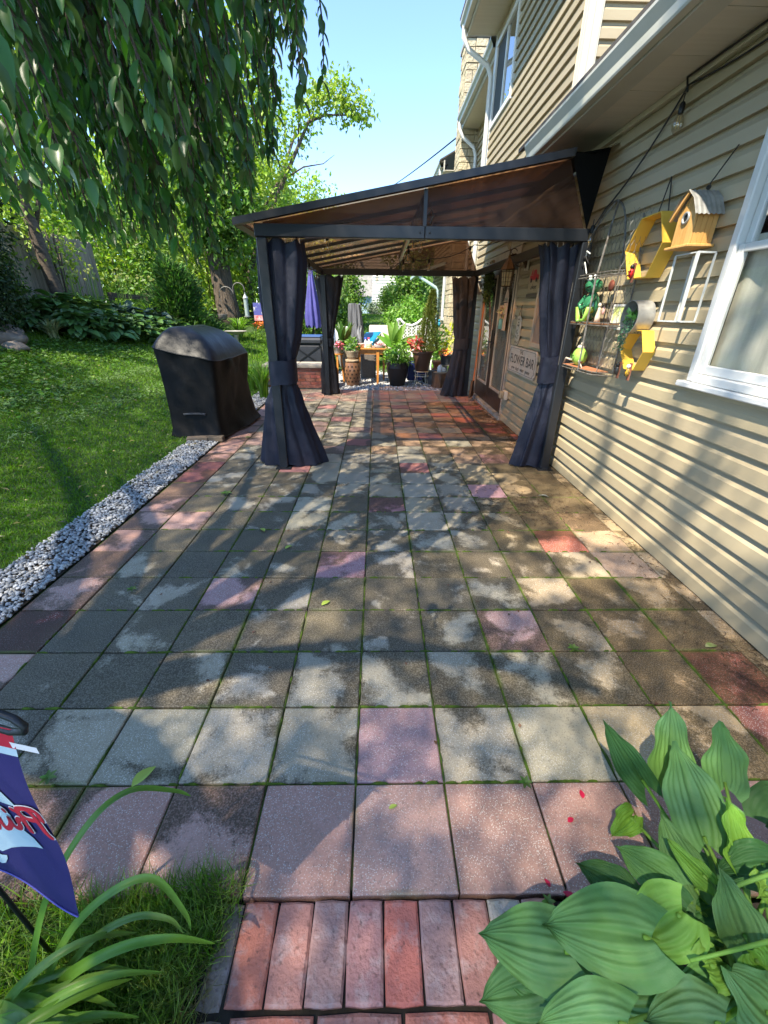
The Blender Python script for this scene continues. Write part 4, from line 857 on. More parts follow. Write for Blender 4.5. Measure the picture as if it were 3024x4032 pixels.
rf = thing('rusty_flower', 'small rusty metal flower on a stem beside the green frog', 'ornament', (WF-.05, 3.62, 1.4))
obj('bloom', MB().ball((WF-.05,3.60,1.665), .04, 12, 6, (.4,1,1)), mat('rust', (.20,.05,.025), (.10,.03,.02), .7, 30), parent=rf, smooth=True); obj('stem', MB().tube([(WF-.05,3.60,1.405),(WF-.045,3.61,1.66)], .004, 5), M_black, parent=rf)
fig = thing('pale_figurine', 'small pale fairy figurine with pink wings near the green frog', 'ornament', (WF-.06, 3.66, 1.405))
obj('body', MB().lathe((WF-.07,3.67,1.404), [(.025,0),(.022,.04),(.012,.09),(.010,.11)], 10).ball((WF-.07,3.67,1.53), .018, 8, 6), M_stone2, parent=fig, smooth=True); obj('wing', MB().ball((WF-.05,3.64,1.49), .03, 8, 6, (.3,.7,1)), mat('pale_pink', (.6,.35,.33), None, .5), parent=fig, smooth=True)
# signs beside the door
M_signw = mat('sign_board', (.52,.46,.38), (.46,.40,.33), .7, 12, stretch=(1,1,4)); M_ink = mat('sign_ink', (.05,.045,.04), None, .7)
def wallM(y, z, o, s=1): return Matrix(((0,0,-1,WF-o),(-1,0,0,y),(0,1,0,z),(0,0,0,1)))   # text plane facing -X, reading away from far to near
fb = thing('flower_bar_sign', 'cream wooden sign reading THE FLOWER BAR hung low beside the french doors', 'sign', (WF-.01, 5.55, .74))
ya, yb2, za, zb2 = 5.0, 6.08, .74, 1.06; c = .04
obj('board', MB().prism([(WF-.003,a,z) for a, z in ((ya+c,za),(yb2-c,za),(yb2,za+c),(yb2,zb2-c),(yb2-c,zb2),(ya+c,zb2),(ya,zb2-c),(ya,za+c))], (-.018,0,0)), M_signw, parent=fb, bevel=.002)
rim = MB(); q = [(WF-.0225,a,z) for a, z in ((ya+.06,za+.02),(yb2-.06,za+.02),(yb2-.055,za+.05),(yb2-.025,za+.06),(yb2-.025,zb2-.06),(yb2-.055,zb2-.05),(yb2-.06,zb2-.02),(ya+.06,zb2-.02),(ya+.055,zb2-.05),(ya+.025,zb2-.06),(ya+.025,za+.06),(ya+.055,za+.05),(ya+.06,za+.02))]
for a, b_ in zip(q[:-1], q[1:]): rim.bar(a, b_, .003, .003)
obj('border_line', rim, M_ink, parent=fb)
text_mesh('lettering', 'THE', .07, wallM(5.56,.985,.0215), M_ink, fb); text_mesh('lettering', 'FLOWER BAR', .155, wallM(5.53,.86,.0215), M_ink, fb, bold=.001); text_mesh('lettering', 'grow - laugh - water - gimme', .062, wallM(5.54,.785,.0215), M_ink, fb, shear=.35)
tk = thing('truck_sign', 'square wooden sign with a red pickup truck and the word always under the eave', 'sign', (WF-.01, 5.52, 1.68))
obj('board', MB().box(WF-.016, WF-.003, 5.32, 5.71, 1.675, 1.965), mat('tan_board', (.40,.31,.19), (.34,.26,.16), .7, 10), parent=tk, bevel=.002)
M_truck = mat('truck_red', (.42,.02,.03), None, .5)
yy = lambda u: 5.66-.29*u; zz = lambda v: 1.80+.12*v
obj('truck', MB().prism([(WF-.0165,yy(a),zz(b_)) for a, b_ in ((0,.1),(0,.5),(.35,.5),(.4,.95),(.66,.95),(.74,.55),(1,.48),(1,.1))], (-.003,0,0)), M_truck, parent=tk)
wh = MB()
for a in (.2,.8): wh.prism([(WF-.020,yy(a)+.024*math.cos(k),zz(.08)+.024*math.sin(k)) for k in np.linspace(0,6.283,14,endpoint=False)], (-.003,0,0))
obj('wheels', wh, M_ink, parent=tk); obj('tree', MB().prism([(WF-.0165,yy(.08),zz(.55)),(WF-.0165,yy(.2),zz(1.1)),(WF-.0165,yy(.32),zz(.55))], (-.002,0,0)), M_truck, parent=tk)
text_mesh('lettering', 'always', .075, wallM(5.51,1.715,.0165), M_ink, tk, shear=.4)
obj('rail', MB().box(WF-.02, WF-.003, 5.31, 5.72, 1.63, 1.668), mat('rail_dark', (.12,.10,.07), None, .7), parent=tk)
ov = thing('oval_plaque', 'tall oval stone coloured plaque with flowers hung between the door and the truck sign', 'plaque', (WF-.01, 5.86, 1.08))
pl = [(5.86+.085*math.copysign(abs(math.cos(k))**.6, math.cos(k)), 1.255+.175*math.copysign(abs(math.sin(k))**.8, math.sin(k))) for k in np.linspace(0,6.283,28,endpoint=False)]
obj('board', MB().prism([(WF-.003,a,z) for a, z in pl], (-.015,0,0)), mat('slate_cream', (.50,.45,.36), (.42,.38,.30), .8, 14), parent=ov, bevel=.002)
fl = MB(); R5 = random.Random(4)
for k in range(26): fl.ball((WF-.019, 5.86+R5.uniform(-.06,.06), 1.10+.18*R5.random()**1.4), R5.uniform(.006,.013), 6, 4, (.25,1,1))
obj('flower_print', fl, mat('flower_ink', (.16,.15,.11), None, .7), parent=ov); obj('twine', MB().tube([wl(5.91,1.42,.012), wl(5.86,1.55,.004), wl(5.81,1.42,.012)], .003, 5), M_twine, parent=ov)
text_mesh('lettering', 'this is\nour\nhappy', .034, wallM(5.86,1.375,.0185), M_ink, ov, shear=.2)
fm = thing('framed_panel', 'pale wooden framed panel half hidden behind the curtain by the flower sign', 'picture', (WF-.01, 5.15, 1.1))
obj('frame', MB().box(WF-.03,WF-.003,5.26,5.31,1.1,1.72).box(WF-.03,WF-.003,4.95,5.259,1.1,1.15).box(WF-.03,WF-.003,4.95,5.259,1.67,1.72), M_casing, parent=fm, bevel=.003); obj('panel', MB().box(WF-.012,WF-.003,4.95,5.259,1.151,1.669), mat('frame_panel', (.33,.23,.17), (.28,.19,.14), .7, 8), parent=fm)
ol = thing('outlet_box', 'weatherproof electrical outlet cover on the siding below the flower sign', 'outlet', (WF-.03, 6.0, .34))
obj('box', MB().box(WF-.045,WF-.002,5.93,6.07,.34,.46), M_trim, parent=ol, bevel=.006); obj('cover', MB().box(WF-.10,WF-.046,5.98,6.08,.35,.45), mat('outlet_cover', (.30,.26,.17), None, .4), parent=ol, bevel=.012)
# coach lantern
lx, ly = 1.60, 5.80
ln = thing('wall_lantern', 'bronze coach lantern with seeded glass on a scrolled arm beside the doors', 'lantern', (WF-.05, 5.86, 1.8))
obj('mount', MB().box(WF-.03,WF-.002,5.80,5.92,1.93,2.15), M_trim, parent=ln, bevel=.008); obj('back_plate', MB().ball((WF-.035,5.86,2.03), .06, 12, 8, (.4,.8,1.3)), M_bronze, parent=ln, smooth=True)
sc = MB(); sc.tube([(WF-.05,5.86,2.0),(WF-.10,5.855,2.08),(WF-.18,5.85,2.10),(WF-.25,5.84,2.08),(lx,ly,2.09)], .009, 8)
sc.tube([(WF-.06,5.86,2.05)]+[(WF-.12+.045*math.cos(k),5.855,2.02+.045*math.sin(k)) for k in np.linspace(0,5.2,14)], .006, 6); sc.tube([(lx+.05+.035*math.cos(k),ly+.01,2.125+.03*math.sin(k)) for k in np.linspace(0,5.5,14)], .005, 6); sc.tube([(lx,ly,2.09),(lx,ly,2.17)], [.008,.003], 6).ball((lx,ly,2.14), .012, 8, 6)
obj('scroll_arm', sc, M_bronze, parent=ln, smooth=True)
obj('cap', MB().lathe((lx,ly,1.93), [(.088,0),(.085,.012),(.06,.06),(.035,.10),(.018,.12),(.014,.15)], 6), M_bronze, parent=ln)
cg = MB()
for k in range(6):
    a = k*math.pi/3; b_ = a+math.pi/3; p = lambda r, q, z: (lx+r*math.cos(q), ly+r*math.sin(q), z)
    cg.bar(p(.078,a,1.928), p(.062,a,1.755), .007); cg.bar(p(.062,a,1.755), p(.062,b_,1.755), .008); cg.bar(p(.076,a,1.91), p(.076,b_,1.91), .006); cg.bar(p(.071,a,1.85), p(.071,b_,1.85), .004); cg.bar(p(.067,a,1.80), p(.067,b_,1.80), .004); m_ = lambda r, z: tuple((Vector(p(r,a,z))+Vector(p(r,b_,z)))/2); cg.bar(m_(.078,1.928), m_(.062,1.755), .004)
obj('cage', cg, M_bronze, parent=ln); obj('glass', MB().lathe((lx,ly,1.756), [(.056,0),(.071,.17)], 6), mat('seeded_glass', (.55,.5,.40), (.45,.41,.33), .2, 60, transl=.5), parent=ln)
# wreath
wy, wz, wx = 7.62, 1.86, XW-.06
wr = thing('wreath', 'round boxwood wreath hanging from a beige ribbon on the far french door', 'wreath', (wx, wy, wz-.2))
n = 900; a = RNG.random(n)*6.283; r = .17+.05*RNG.normal(size=n); P = np.stack([wx-.04*RNG.random(n), wy+r*np.cos(a), wz+r*np.sin(a)], -1)
Vv, Ff = leafmesh(P, rand_unit(n)+np.stack([-.5*np.ones(n), np.cos(a), np.sin(a)],-1)*.6, rand_unit(n)+[-1,0,0], .05, .026); npmesh('leaves', Vv, Ff, mat('boxwood', (.05,.085,.015), (.09,.12,.025), .5, 20, island=.4), parent=wr, kind='stuff')
obj('ring', MB().tube([(wx+.01, wy+.17*math.cos(k), wz+.17*math.sin(k)) for k in np.linspace(0,6.283,24)], .02, 6, False), M_twine, parent=wr)
M_rib = mat('burlap_ribbon', (.45,.33,.24), None, .8); obj('ribbon', MB().bar((wx,wy-.1,wz+.14),(wx+.02,wy,2.16),.03,.003,(1,0,0)).bar((wx,wy+.1,wz+.14),(wx+.02,wy,2.16),.03,.003,(1,0,0)).cbox((wx+.01,wy,2.16),(.02,.07,.04)).bar((wx,wy,2.2),(wx,wy+.07,2.05),.05,.004,(1,0,0)), M_rib, parent=wr)
tg_ = thing('door_tag', 'tall pale wooden gift tag with flowers hanging on the near french door', 'sign', (XW-.03, 6.62, 1.2))
obj('board', MB().prism([(XW-.022,a,z) for a, z in ((6.54,1.22),(6.72,1.22),(6.72,1.66),(6.66,1.75),(6.60,1.75),(6.54,1.66))], (-.012,0,0)), mat('tag_wood', (.55,.40,.30), (.48,.34,.25), .7, 8), parent=tg_, bevel=.002)
obj('strip', MB().box(XW-.037,XW-.035,6.545,6.715,1.585,1.60), M_ink, parent=tg_); text_mesh('lettering', 'hello', .075, Matrix(((0,0,-1,XW-.0345),(-1,0,0,6.63),(0,1,0,1.61),(0,0,0,1))), mat('teal_ink', (.08,.20,.17), None, .6), tg_)
obj('cord', MB().tube([(XW-.03,6.61,1.74),(XW-.02,6.63,1.92),(XW-.03,6.65,1.74)], .004, 5), M_rib, parent=tg_)
n = 40; P = np.stack([XW-.05+.02*RNG.normal(size=n), 6.70+.05*RNG.normal(size=n), 1.47+.06*RNG.normal(size=n)],-1); Vv, Ff = leafmesh(P, rand_unit(n), rand_unit(n)+[-1,0,0], .05, .04); npmesh('flowers', Vv, Ff, mat('cloth_flowers', (.70,.40,.36), (.5,.55,.15), .7, 30, island=.3), parent=tg_, kind='stuff')
obj('jar', MB().lathe((XW-.05,6.70,1.24), [(.03,0),(.035,.01),(.035,.12),(.028,.14)], 12), mat('teal_jar', (.15,.32,.28), None, .2), parent=tg_, smooth=40)
br = thing('broom', 'orange handled broom leaning in the corner of the far french door', 'broom', (XW-.1, 7.86, .06))
obj('handle', MB().tube([(XW-.14,7.72,.34),(XW-.035,7.93,1.72)], .013, 8), mat('orange_handle', (.60,.16,.03), None, .4), parent=br, smooth=40); obj('brush', MB().prism([(XW-.20,7.58,.06),(XW-.08,7.86,.06),(XW-.11,7.77,.34),(XW-.16,7.67,.34)], (-.03,.02,0)), mat('bristles', (.20,.10,.04), (.12,.06,.03), .9, 60), parent=br)
ad = thing('white_sensor_box', 'small translucent white box screwed to the siding beside the far post', 'box', (WF-.03, 8.45, 1.72)); obj('box', MB().box(WF-.08,WF-.002,8.38,8.62,1.74,1.96), mat('milky_plastic', (.45,.42,.37), None, .35), parent=ad, bevel=.01); obj('lid', MB().box(WF-.088,WF-.081,8.37,8.63,1.93,1.97), mat('milky_lid', (.5,.47,.42), None, .35), parent=ad)
obj('hanging_cord', MB().tube([wl(2.05,2.70,.05), wl(2.6,2.715,.03), wl(3.29,2.73,.03), wl(3.27,2.66,.02)], .006, 6), M_cable, label='black cord looped along the soffit above the birdhouse', cat='cord')
# ------------------------------------------------------------------ things behind the gazebo
M_terr = mat('terracotta_pot', (.42,.17,.085), (.36,.15,.08), .75, 8, bump=.2, bscale=80)
M_leafb = mat('bright_leaf', (.11,.26,.03), (.20,.36,.06), .45, 3, island=.35, transl=.3)
M_leafd = mat('mid_leaf', (.045,.12,.02), (.08,.17,.03), .45, 3, island=.35, transl=.28)
M_soilp = mat('potting_soil', (.02,.015,.01), None, .95)
def plantleaves(name, m, c, r, n, L, asp, parent, up=.8, T=T_FOLD):
    u = rand_unit(n)*RNG.random((n,1))**.4; P = np.array(c)+u*np.array(r); V_, F_ = leafmesh(P, u+rand_unit(n)*.7+[0,0,.2], rand_unit(n)*.7+[0,0,up]+u*.3, L*(.6+.7*RNG.random(n)), L*asp, T)
    return npmesh(name, V_, F_, m, parent=parent, kind='stuff')
# brick planter wall with flagstone cap
bw = thing('brick_planter', 'low red brick planter wall capped with flagstone behind the grill side of the patio', 'planter wall', (-1.65, 8.95, 0))
M_wbrick = mat('wall_brick', (.33,.11,.07), (.25,.10,.075), .85, 9, bump=.5, bscale=70, orand=.22); obj('mortar', MB().box(-2.26,-.93,8.80,9.25,-.03,.40), mat('mortar', (.30,.26,.22), None, .95), parent=bw)
bme = None
for r in range(6):
    for k in range(7):
        x = -2.27+.205*k+(.1 if r % 2 else 0); l = .196
        if x+l > -.92: continue
        if bme is None:
            bb = MB().box(-.098,.098,-.008,.008,-.029,.029); o = obj('brick', MB().add([(x+.098+a, 8.793+b_, .034+.066*r+c_) for a, b_, c_ in bb.v], bb.f), M_wbrick, parent=bw, bevel=.003)
        else: pass
        if not (r == 0 and k == 0): obj('brick', MB().box(x, x+l, 8.785, 8.799, .005+.066*r, .063+.066*r), M_wbrick, parent=bw, bevel=.003)
        bme = 1
M_flag = mat('flagstone', (.42,.36,.28), (.34,.29,.23), .8, 6, bump=.4, bscale=50)
for (a, b_) in ((-2.31,-1.62),(-1.61,-.90)): obj('cap_stone', MB().box(a,b_,8.74,9.30,.405,.465), M_flag, parent=bw, bevel=.008)
# ceramic garden stool
M_ceram = mat('brown_glaze', (.27,.14,.075), (.22,.11,.06), .3, 6, coat=.2)
sc_ = (-.52, 9.26)
st = thing('garden_stool', 'brown barrel shaped ceramic garden stool with pierced petal pattern', 'stool', (sc_[0], sc_[1], 0))
obj('body', MB().lathe((*sc_,0), [(.10,.0),(.135,.01),(.152,.10),(.168,.22),(.17,.28),(.163,.36),(.145,.46),(.11,.475)], 28), M_ceram, parent=st, smooth=50)
hl = MB()
for r in range(5):
    for k in range(12):
        a = 2*math.pi*(k+(.5 if r % 2 else 0))/12; z = .09+.075*r; rad = interp(z, [0,.1,.22,.28,.36,.46], [.137,.153,.169,.171,.164,.146])+.0015
        for s in (-1, 1):
            pts = []
            for q in np.linspace(0, 2*math.pi, 8, endpoint=False):
                u, w2 = .027*math.cos(q), .0085*math.sin(q); da, dz = (u*.7-s*w2*.7), (s*u*.7+w2*.7); aa = a+da/rad; zz2 = z+dz; rd = interp(zz2, [0,.1,.22,.28,.36,.46], [.137,.153,.169,.171,.164,.146])+.0015; pts.append((sc_[0]+rd*math.cos(aa), sc_[1]+rd*math.sin(aa), zz2))
            hl.add(pts, [tuple(range(8))])
obj('piercing', hl, M_dark, parent=st, kind='stuff')
obj('rim_saucer', MB().lathe((*sc_,.476), [(.12,0),(.145,.01),(.15,.04),(.14,.05)], 24), mat('cream_glaze', (.48,.38,.26), (.35,.25,.16), .3, 12), parent=st, smooth=50)
pt = thing('glazed_pot', 'brown and cream glazed pot of leafy seedlings on the ceramic stool', 'plant pot', (sc_[0], sc_[1], .527)); obj('pot', MB().lathe((*sc_,.527), [(.085,0),(.11,.03),(.12,.07),(.125,.10),(.145,.14),(.15,.17),(.13,.175),(.125,.15)], 24), mat('striped_glaze', (.16,.10,.06), (.5,.42,.3), .2, 4, stretch=(.2,.2,6), coat=.4), parent=pt, smooth=50)
plantleaves('leaves', M_leafb, (sc_[0], sc_[1]-.02, .80), (.13,.13,.13), 130, .085, .4, pt); plantleaves('leaves', M_leafd, (sc_[0], sc_[1], .74), (.16,.14,.08), 100, .06, .5, pt)
# orange wooden table
M_or = mat('orange_wood', (.56,.235,.05), (.48,.19,.035), .4, 5, stretch=(4,.6,.6))
tb = thing('wooden_table', 'small orange stained wooden table with tapered legs on the gravel', 'table', (-.12, 9.6, 0))
obj('tabletop', MB().box(-.47,.235,9.30,10.0,.715,.745), M_or, parent=tb, bevel=.005); obj('apron', MB().box(-.42,.165,9.345,9.365,.62,.714).box(-.40,-.38,9.366,9.93,.62,.714).box(.165,.185,9.37,9.93,.62,.714), M_or, parent=tb)
for x, y in ((-.40,9.36),(.02,9.36),(-.40,9.94),(.16,9.94)):
    b = MB(); v = [(x-.032,y-.032,.70),(x+.032,y-.032,.70),(x+.032,y+.032,.70),(x-.032,y+.032,.70)]; v2 = [(x+.6*(a-x),y+.6*(b_-y),.0) for a, b_, _ in v]; b.add(v+v2, [(0,1,2,3),(7,6,5,4),(0,4,5,1),(1,5,6,2),(2,6,7,3),(3,7,4,0)]); obj('leg', b, M_or, parent=tb)
# things on the table
M_bot = mat('white_plastic_bottle', (.75,.75,.78), None, .35)
for (x, y, col, lb) in ((-.24,9.45,(.08,.12,.6),'white spray bottle with a blue trigger on the orange table'),(-.17,9.47,(.6,.08,.15),'white spray bottle with a red trigger on the orange table')):
    t = thing('spray_bottle', lb, 'bottle', (x, y, .747), 'spray bottles on the table'); obj('bottle', MB().lathe((x,y,.747), [(.034,0),(.036,.01),(.035,.09),(.022,.13),(.012,.15),(.012,.165)], 12), M_bot, parent=t, smooth=50)
    obj('trigger', MB().box(x-.03,x+.018,y-.012,y+.012,.912,.945).box(x-.03,x-.022,y-.008,y+.008,.885,.911), mat('trigger_'+lb.split()[5], col, None, .4), parent=t, bevel=.003); obj('label_band', MB().lathe((x,y,.775), [(.0362,0),(.0362,.05)], 12, False), mat('label_'+lb.split()[5], tuple(.3+.5*c for c in col), (.8,.8,.8), .5, 60), parent=t)
t = thing('patterned_bowl', 'bowl with a pink diamond pattern on the orange table', 'bowl', (-.33, 9.48, .747)); obj('bowl', MB().lathe((-.33,9.48,.747), [(.05,0),(.075,.02),(.09,.075),(.085,.078),(.07,.03),(.0,.02)], 20, False), mat('diamond_glaze', (.55,.14,.16), (.75,.68,.6), .3, 55, .48, .52), parent=t, smooth=50)
t = thing('striped_jar', 'squat jar with green and cream bands on the orange table', 'jar', (-.16, 9.40, .747))
for k, cc in enumerate(((.75,.7,.5),(.08,.22,.08),(.75,.7,.5),(.08,.22,.08),(.75,.7,.5))): obj('band', MB().lathe((-.16,9.40,.747+.016*k), [(.056,0),(.058,.004),(.058,.012),(.056,.016)], 16), mat('band%d' % k, cc, None, .35), parent=t)
t = thing('planter_tray', 'low dish of red and white petals on the near table corner', 'dish', (.06, 9.44, .747)); obj('dish', MB().lathe((.06,9.44,.747), [(.10,0),(.125,.015),(.13,.05),(.12,.05),(.11,.018)], 18, False), mat('grey_dish', (.35,.34,.33), None, .4), parent=t, smooth=50); plantleaves('petals', mat('red_petals', (.55,.06,.05), (.75,.7,.7), .6, 60, island=.3), (.06,9.44,.80), (.10,.09,.03), 60, .05, .6, t)
# ribbed black planter with a bushy plant
M_rib2 = mat('black_resin', (.022,.019,.018), (.03,.026,.024), .45, 4); rp_ = [(.15,0)]+[(lerp(.155,.235,min(1,z/.36))*(1-.10*max(0,(z-.38)/.1))+(.006 if k % 2 else 0), z) for k, z in enumerate(np.linspace(.01,.47,26))]+[(.20,.475),(.19,.44)]
p1 = thing('ribbed_planter', 'ribbed black planter overflowing with bright green leaves at the patio edge', 'planter', (.445, 9.30, 0)); obj('pot', MB().lathe((.445,9.30,0), rp_, 32), M_rib2, parent=p1, smooth=40); obj('soil', MB().lathe((.445,9.30,.445), [(.195,0),(.0,.01)], 20, False), M_soilp, parent=p1)
Vv, Ff = clumpcrown((.445,9.28,.64), (.30,.28,.22), 60, 14, .045, .075, .5, .9, .4); npmesh('foliage', Vv, Ff, M_leafb, parent=p1, kind='stuff')
# tall brown pot on a wire stand: dwarf conifer and red coleus
p2 = thing('brown_pot', 'large tapering brown pot with a dwarf conifer and red coleus', 'plant pot', (.965, 9.3, .30)); M_brown = mat('brown_resin', (.10,.055,.035), (.085,.047,.03), .4, 4)
obj('pot', MB().lathe((.965,9.30,.302), [(.13,0),(.14,.01),(.205,.33),(.215,.37),(.24,.375),(.24,.40),(.215,.40),(.20,.36)], 30), M_brown, parent=p2, smooth=45); obj('soil', MB().lathe((.965,9.30,.66), [(.205,0),(0,.01)], 18, False), M_soilp, parent=p2)
n = 5200; h = RNG.random(n)**1.35; a = RNG.random(n)*6.283; rad = (.205*(1-h)**.75+.018)*(.55+.5*RNG.random(n))*(1+.18*np.sin(a*5+h*17)); P = np.stack([1.03+.10*h+rad*np.cos(a), 9.33+rad*np.sin(a), .70+1.13*h], -1)
Vv, Ff = leafmesh(P, np.stack([np.cos(a), np.sin(a), .9+0*a], -1)+.5*rand_unit(n), rand_unit(n)+[0,0,.4], .055, .014); npmesh('conifer_foliage', Vv, Ff, mat('conifer', (.13,.17,.035), (.20,.24,.05), .6, 7, island=.35, transl=.15), parent=p2, kind='stuff'); obj('conifer_stem', MB().tube([(1.0,9.33,.66),(1.04,9.33,1.2),(1.12,9.33,1.8)], [.02,.014,.004], 6), mat('bark_brown', (.09,.06,.04), None, .9), parent=p2)
plantleaves('coleus_leaves', mat('coleus', (.50,.03,.06), (.62,.16,.14), .45, 10, island=.35, transl=.3), (.80,9.24,.82), (.11,.10,.16), 60, .11, .5, p2)
stn = thing('pot_stand', 'white wire plant stand with ring tiers under the brown pot', 'plant stand', (.965, 9.3, 0)); wm = MB()
for z, r in ((.298,.165),(.20,.15)): wm.tube([(.965+r*math.cos(k), 9.3+r*math.sin(k), z) for k in np.linspace(0,6.283,25)], .007, 6, False)
for k in range(4): a = k*math.pi/2+.5-math.pi; wm.tube([(.965+.165*math.cos(a), 9.3+.165*math.sin(a), .30),(.965+.15*math.cos(a), 9.3+.15*math.sin(a), .2),(.965+.17*math.cos(a), 9.3+.17*math.sin(a), 0)], .007, 6)
obj('wire_frame', wm, mat('cream_wire', (.6,.55,.42), None, .5), parent=stn)
# tree stump, blue trolley, urns and shoes of the door corner
M_bark = mat('split_bark', (.20,.12,.07), (.11,.065,.04), .9, 6, stretch=(6,6,.6), bump=.9, bscale=18, bdist=.02); M_cut = mat('cut_wood', (.55,.38,.22), (.45,.29,.15), .7, 20)
b = MB(); P = [[(1.33+(.145+.012*math.sin(7*a)+.008*math.sin(13*a+1)+.02*(z < .05))*math.cos(a), 9.08+(.145+.012*math.sin(7*a))*math.sin(a), z) for z in (0,.05,.12,.2,.3)] for a in np.linspace(0,6.283,40,endpoint=False)]; b.grid(P, closeu=True)
lg = thing('tree_stump', 'short upright log section with rough bark beside the far curtain', 'log', (1.33, 9.08, 0)); obj('bark', b, M_bark, parent=lg, smooth=True); obj('cut_face', MB().lathe((1.33,9.08,.301), [(.142,0),(0,.004)], 40, False), M_cut, parent=lg)
bt = thing('blue_trolley', 'navy blue rolling trolley with black wheel behind the brown pot', 'trolley', (.92, 9.75, 0)); M_navy = mat('navy_fabric', (.012,.022,.12), (.01,.018,.09), .6, 5)
obj('bag', MB().prism([(.68,9.62,.05),(1.16,9.62,.05),(1.10,9.62,.42),(.72,9.62,.45)], (0,.22,0)), M_navy, parent=bt, bevel=.02)
for x in (1.10,): obj('wheel', MB().tube([(x,9.56,.085),(x,9.61,.085)], .085, 20), mat('rubber', (.015,.015,.015), None, .7), parent=bt); obj('hub', MB().tube([(x,9.552,.085),(x,9.56,.085)], .03, 12), M_black, parent=bt)
ug = thing('grey_urn', 'dark grey round pot tucked behind the log', 'plant pot', (1.22, 9.45, 0)); obj('pot', MB().lathe((1.22,9.45,0), [(.08,0),(.13,.06),(.15,.15),(.12,.24),(.10,.27),(.115,.29),(.09,.28)], 20), mat('slate_glaze', (.10,.10,.105), None, .4), parent=ug, smooth=50); obj('gravel_fill', MB().lathe((1.22,9.45,.27), [(.1,0),(0,.01)], 14, False), M_conc, parent=ug)
for k, (x, y, z, r, lb) in enumerate(((1.36,9.75,.0,.11,'largest of the three stacked terracotta pots by the house wall'),(1.36,9.75,.155,.12,'middle terracotta pot in the stack by the house wall'),(1.37,9.76,.315,.13,'top terracotta pot in the stack by the house wall'))):
    t = thing('terracotta_pot', lb, 'plant pot', (x, y, z), 'stacked terracotta pots'); obj('pot', MB().lathe((x,y,z), [(r*.7,0),(r*.9,.10),(r,.11),(r,.15),(r*.85,.152),(r*.8,.1)], 18), M_terr, parent=t, smooth=45); obj('rim', MB().lathe((x,y,z+.11), [(r*1.02,0),(r*1.04,.02),(r*1.02,.038)], 18), M_terr, parent=t)
wgn = thing('white_ornament', 'white rounded stone ornament on top of the log', 'ornament', (1.36, 9.10, .306)); obj('body', MB().ball((1.33,9.10,.37), .075, 14, 10, (.8,.7,1.1)).ball((1.40,9.12,.35), .055, 12, 8), mat('white_stone', (.7,.7,.68), None, .6), parent=wgn, smooth=True); obj('foot', MB().box(1.28,1.45,9.05,9.17,.306,.315), M_conc, parent=wgn)
gp_ = thing('flower_pot', 'grey pot of orange flowers and yellow leaves by the house wall', 'plant pot', (1.52, 9.6, .35)); obj('pot', MB().lathe((1.52,9.6,.41), [(.10,0),(.13,.18),(.14,.19),(.13,.2)], 18), mat('grey_pot', (.06,.065,.07), None, .5), parent=gp_, smooth=50); obj('stand', MB().lathe((1.52,9.6,0), [(.14,0),(.14,.03),(.05,.06),(.05,.36),(.13,.40)], 16), M_conc, parent=gp_)
plantleaves('orange_blooms', mat('orange_bloom', (.75,.16,.04), (.8,.3,.06), .6, 20, island=.3), (1.48,9.55,.66), (.14,.12,.06), 90, .05, .7, gp_); plantleaves('yellow_leaves', mat('yellow_leaf', (.55,.55,.04), (.4,.5,.05), .5, 10, island=.3, transl=.3), (1.58,9.6,.9), (.12,.12,.3), 70, .13, .35, gp_)
hp = thing('hydrangea', 'leafy green potted shrub with a blue bird ornament against the house', 'plant', (1.45, 10.3, 0)); plantleaves('foliage', M_leafd, (1.47,10.3,.75), (.2,.2,.42), 260, .09, .6, hp); plantleaves('foliage', M_leafb, (1.42,10.2,.55), (.18,.2,.4), 160, .09, .6, hp); obj('stem', MB().tube([(1.45,10.3,0),(1.45,10.3,.9)], .012, 6), M_leafd, parent=hp); obj('bird', MB().ball((1.40,10.15,1.2), .05, 10, 8, (.7,1,1.2)).ball((1.39,10.13,1.27), .03, 8, 6), mat('blue_bird', (.03,.28,.40), None, .35), parent=hp, smooth=True)
# plant stand with pink geraniums half behind the curtain
ps = thing('plant_stand', 'orange wooden plant stand with splayed legs behind the black curtain', 'plant stand', (-.85, 9.45, 0)); obj('top', MB().lathe((-.85,9.45,.60), [(.13,0),(.13,.025)], 20), M_or, parent=ps)
for k in range(3): a = k*2.09+.6; obj('leg', MB().bar((-.85+.09*math.cos(a),9.45+.09*math.sin(a),.6),(-.85+.15*math.cos(a),9.45+.15*math.sin(a),0),.035), M_or, parent=ps)
gr_ = thing('geranium', 'pink geranium flowers in a grey pot on the orange plant stand', 'plant pot', (-.83, 9.42, .626)); obj('pot', MB().lathe((-.83,9.42,.626), [(.07,0),(.11,.14),(.12,.15),(.10,.15)], 16), M_conc, parent=gr_, smooth=50); plantleaves('blooms', mat('pink_bloom', (.72,.07,.16), (.8,.2,.28), .6, 30, island=.25), (-.78,9.34,.80), (.07,.06,.07), 90, .045, .8, gr_); plantleaves('leaves', M_leafd, (-.8,9.4,.78), (.12,.1,.1), 70, .06, .8, gr_)
gp2 = thing('tall_grey_planter', 'tapering pale grey planter beside the ceramic stool', 'planter', (-.72, 9.75, 0)); obj('pot', MB().lathe((-.72,9.75,.33), [(.10,0),(.17,.36),(.19,.40),(.17,.41),(.15,.38)], 22), M_conc, parent=gp2, smooth=50); obj('stand', MB().lathe((-.72,9.75,0), [(.12,0),(.12,.02),(.03,.04),(.03,.30),(.11,.328)], 14), M_black, parent=gp2)
Vv, Ff = leafmesh([(-.72,9.75,.72)]*9, [(.5*math.cos(k*2.4),.4*math.sin(k*2.4),1.4) for k in range(9)], rand_unit(9), .55, .13, T_LEAF); npmesh('leaves', Vv, Ff, M_leafd, parent=gp2, smooth=True)
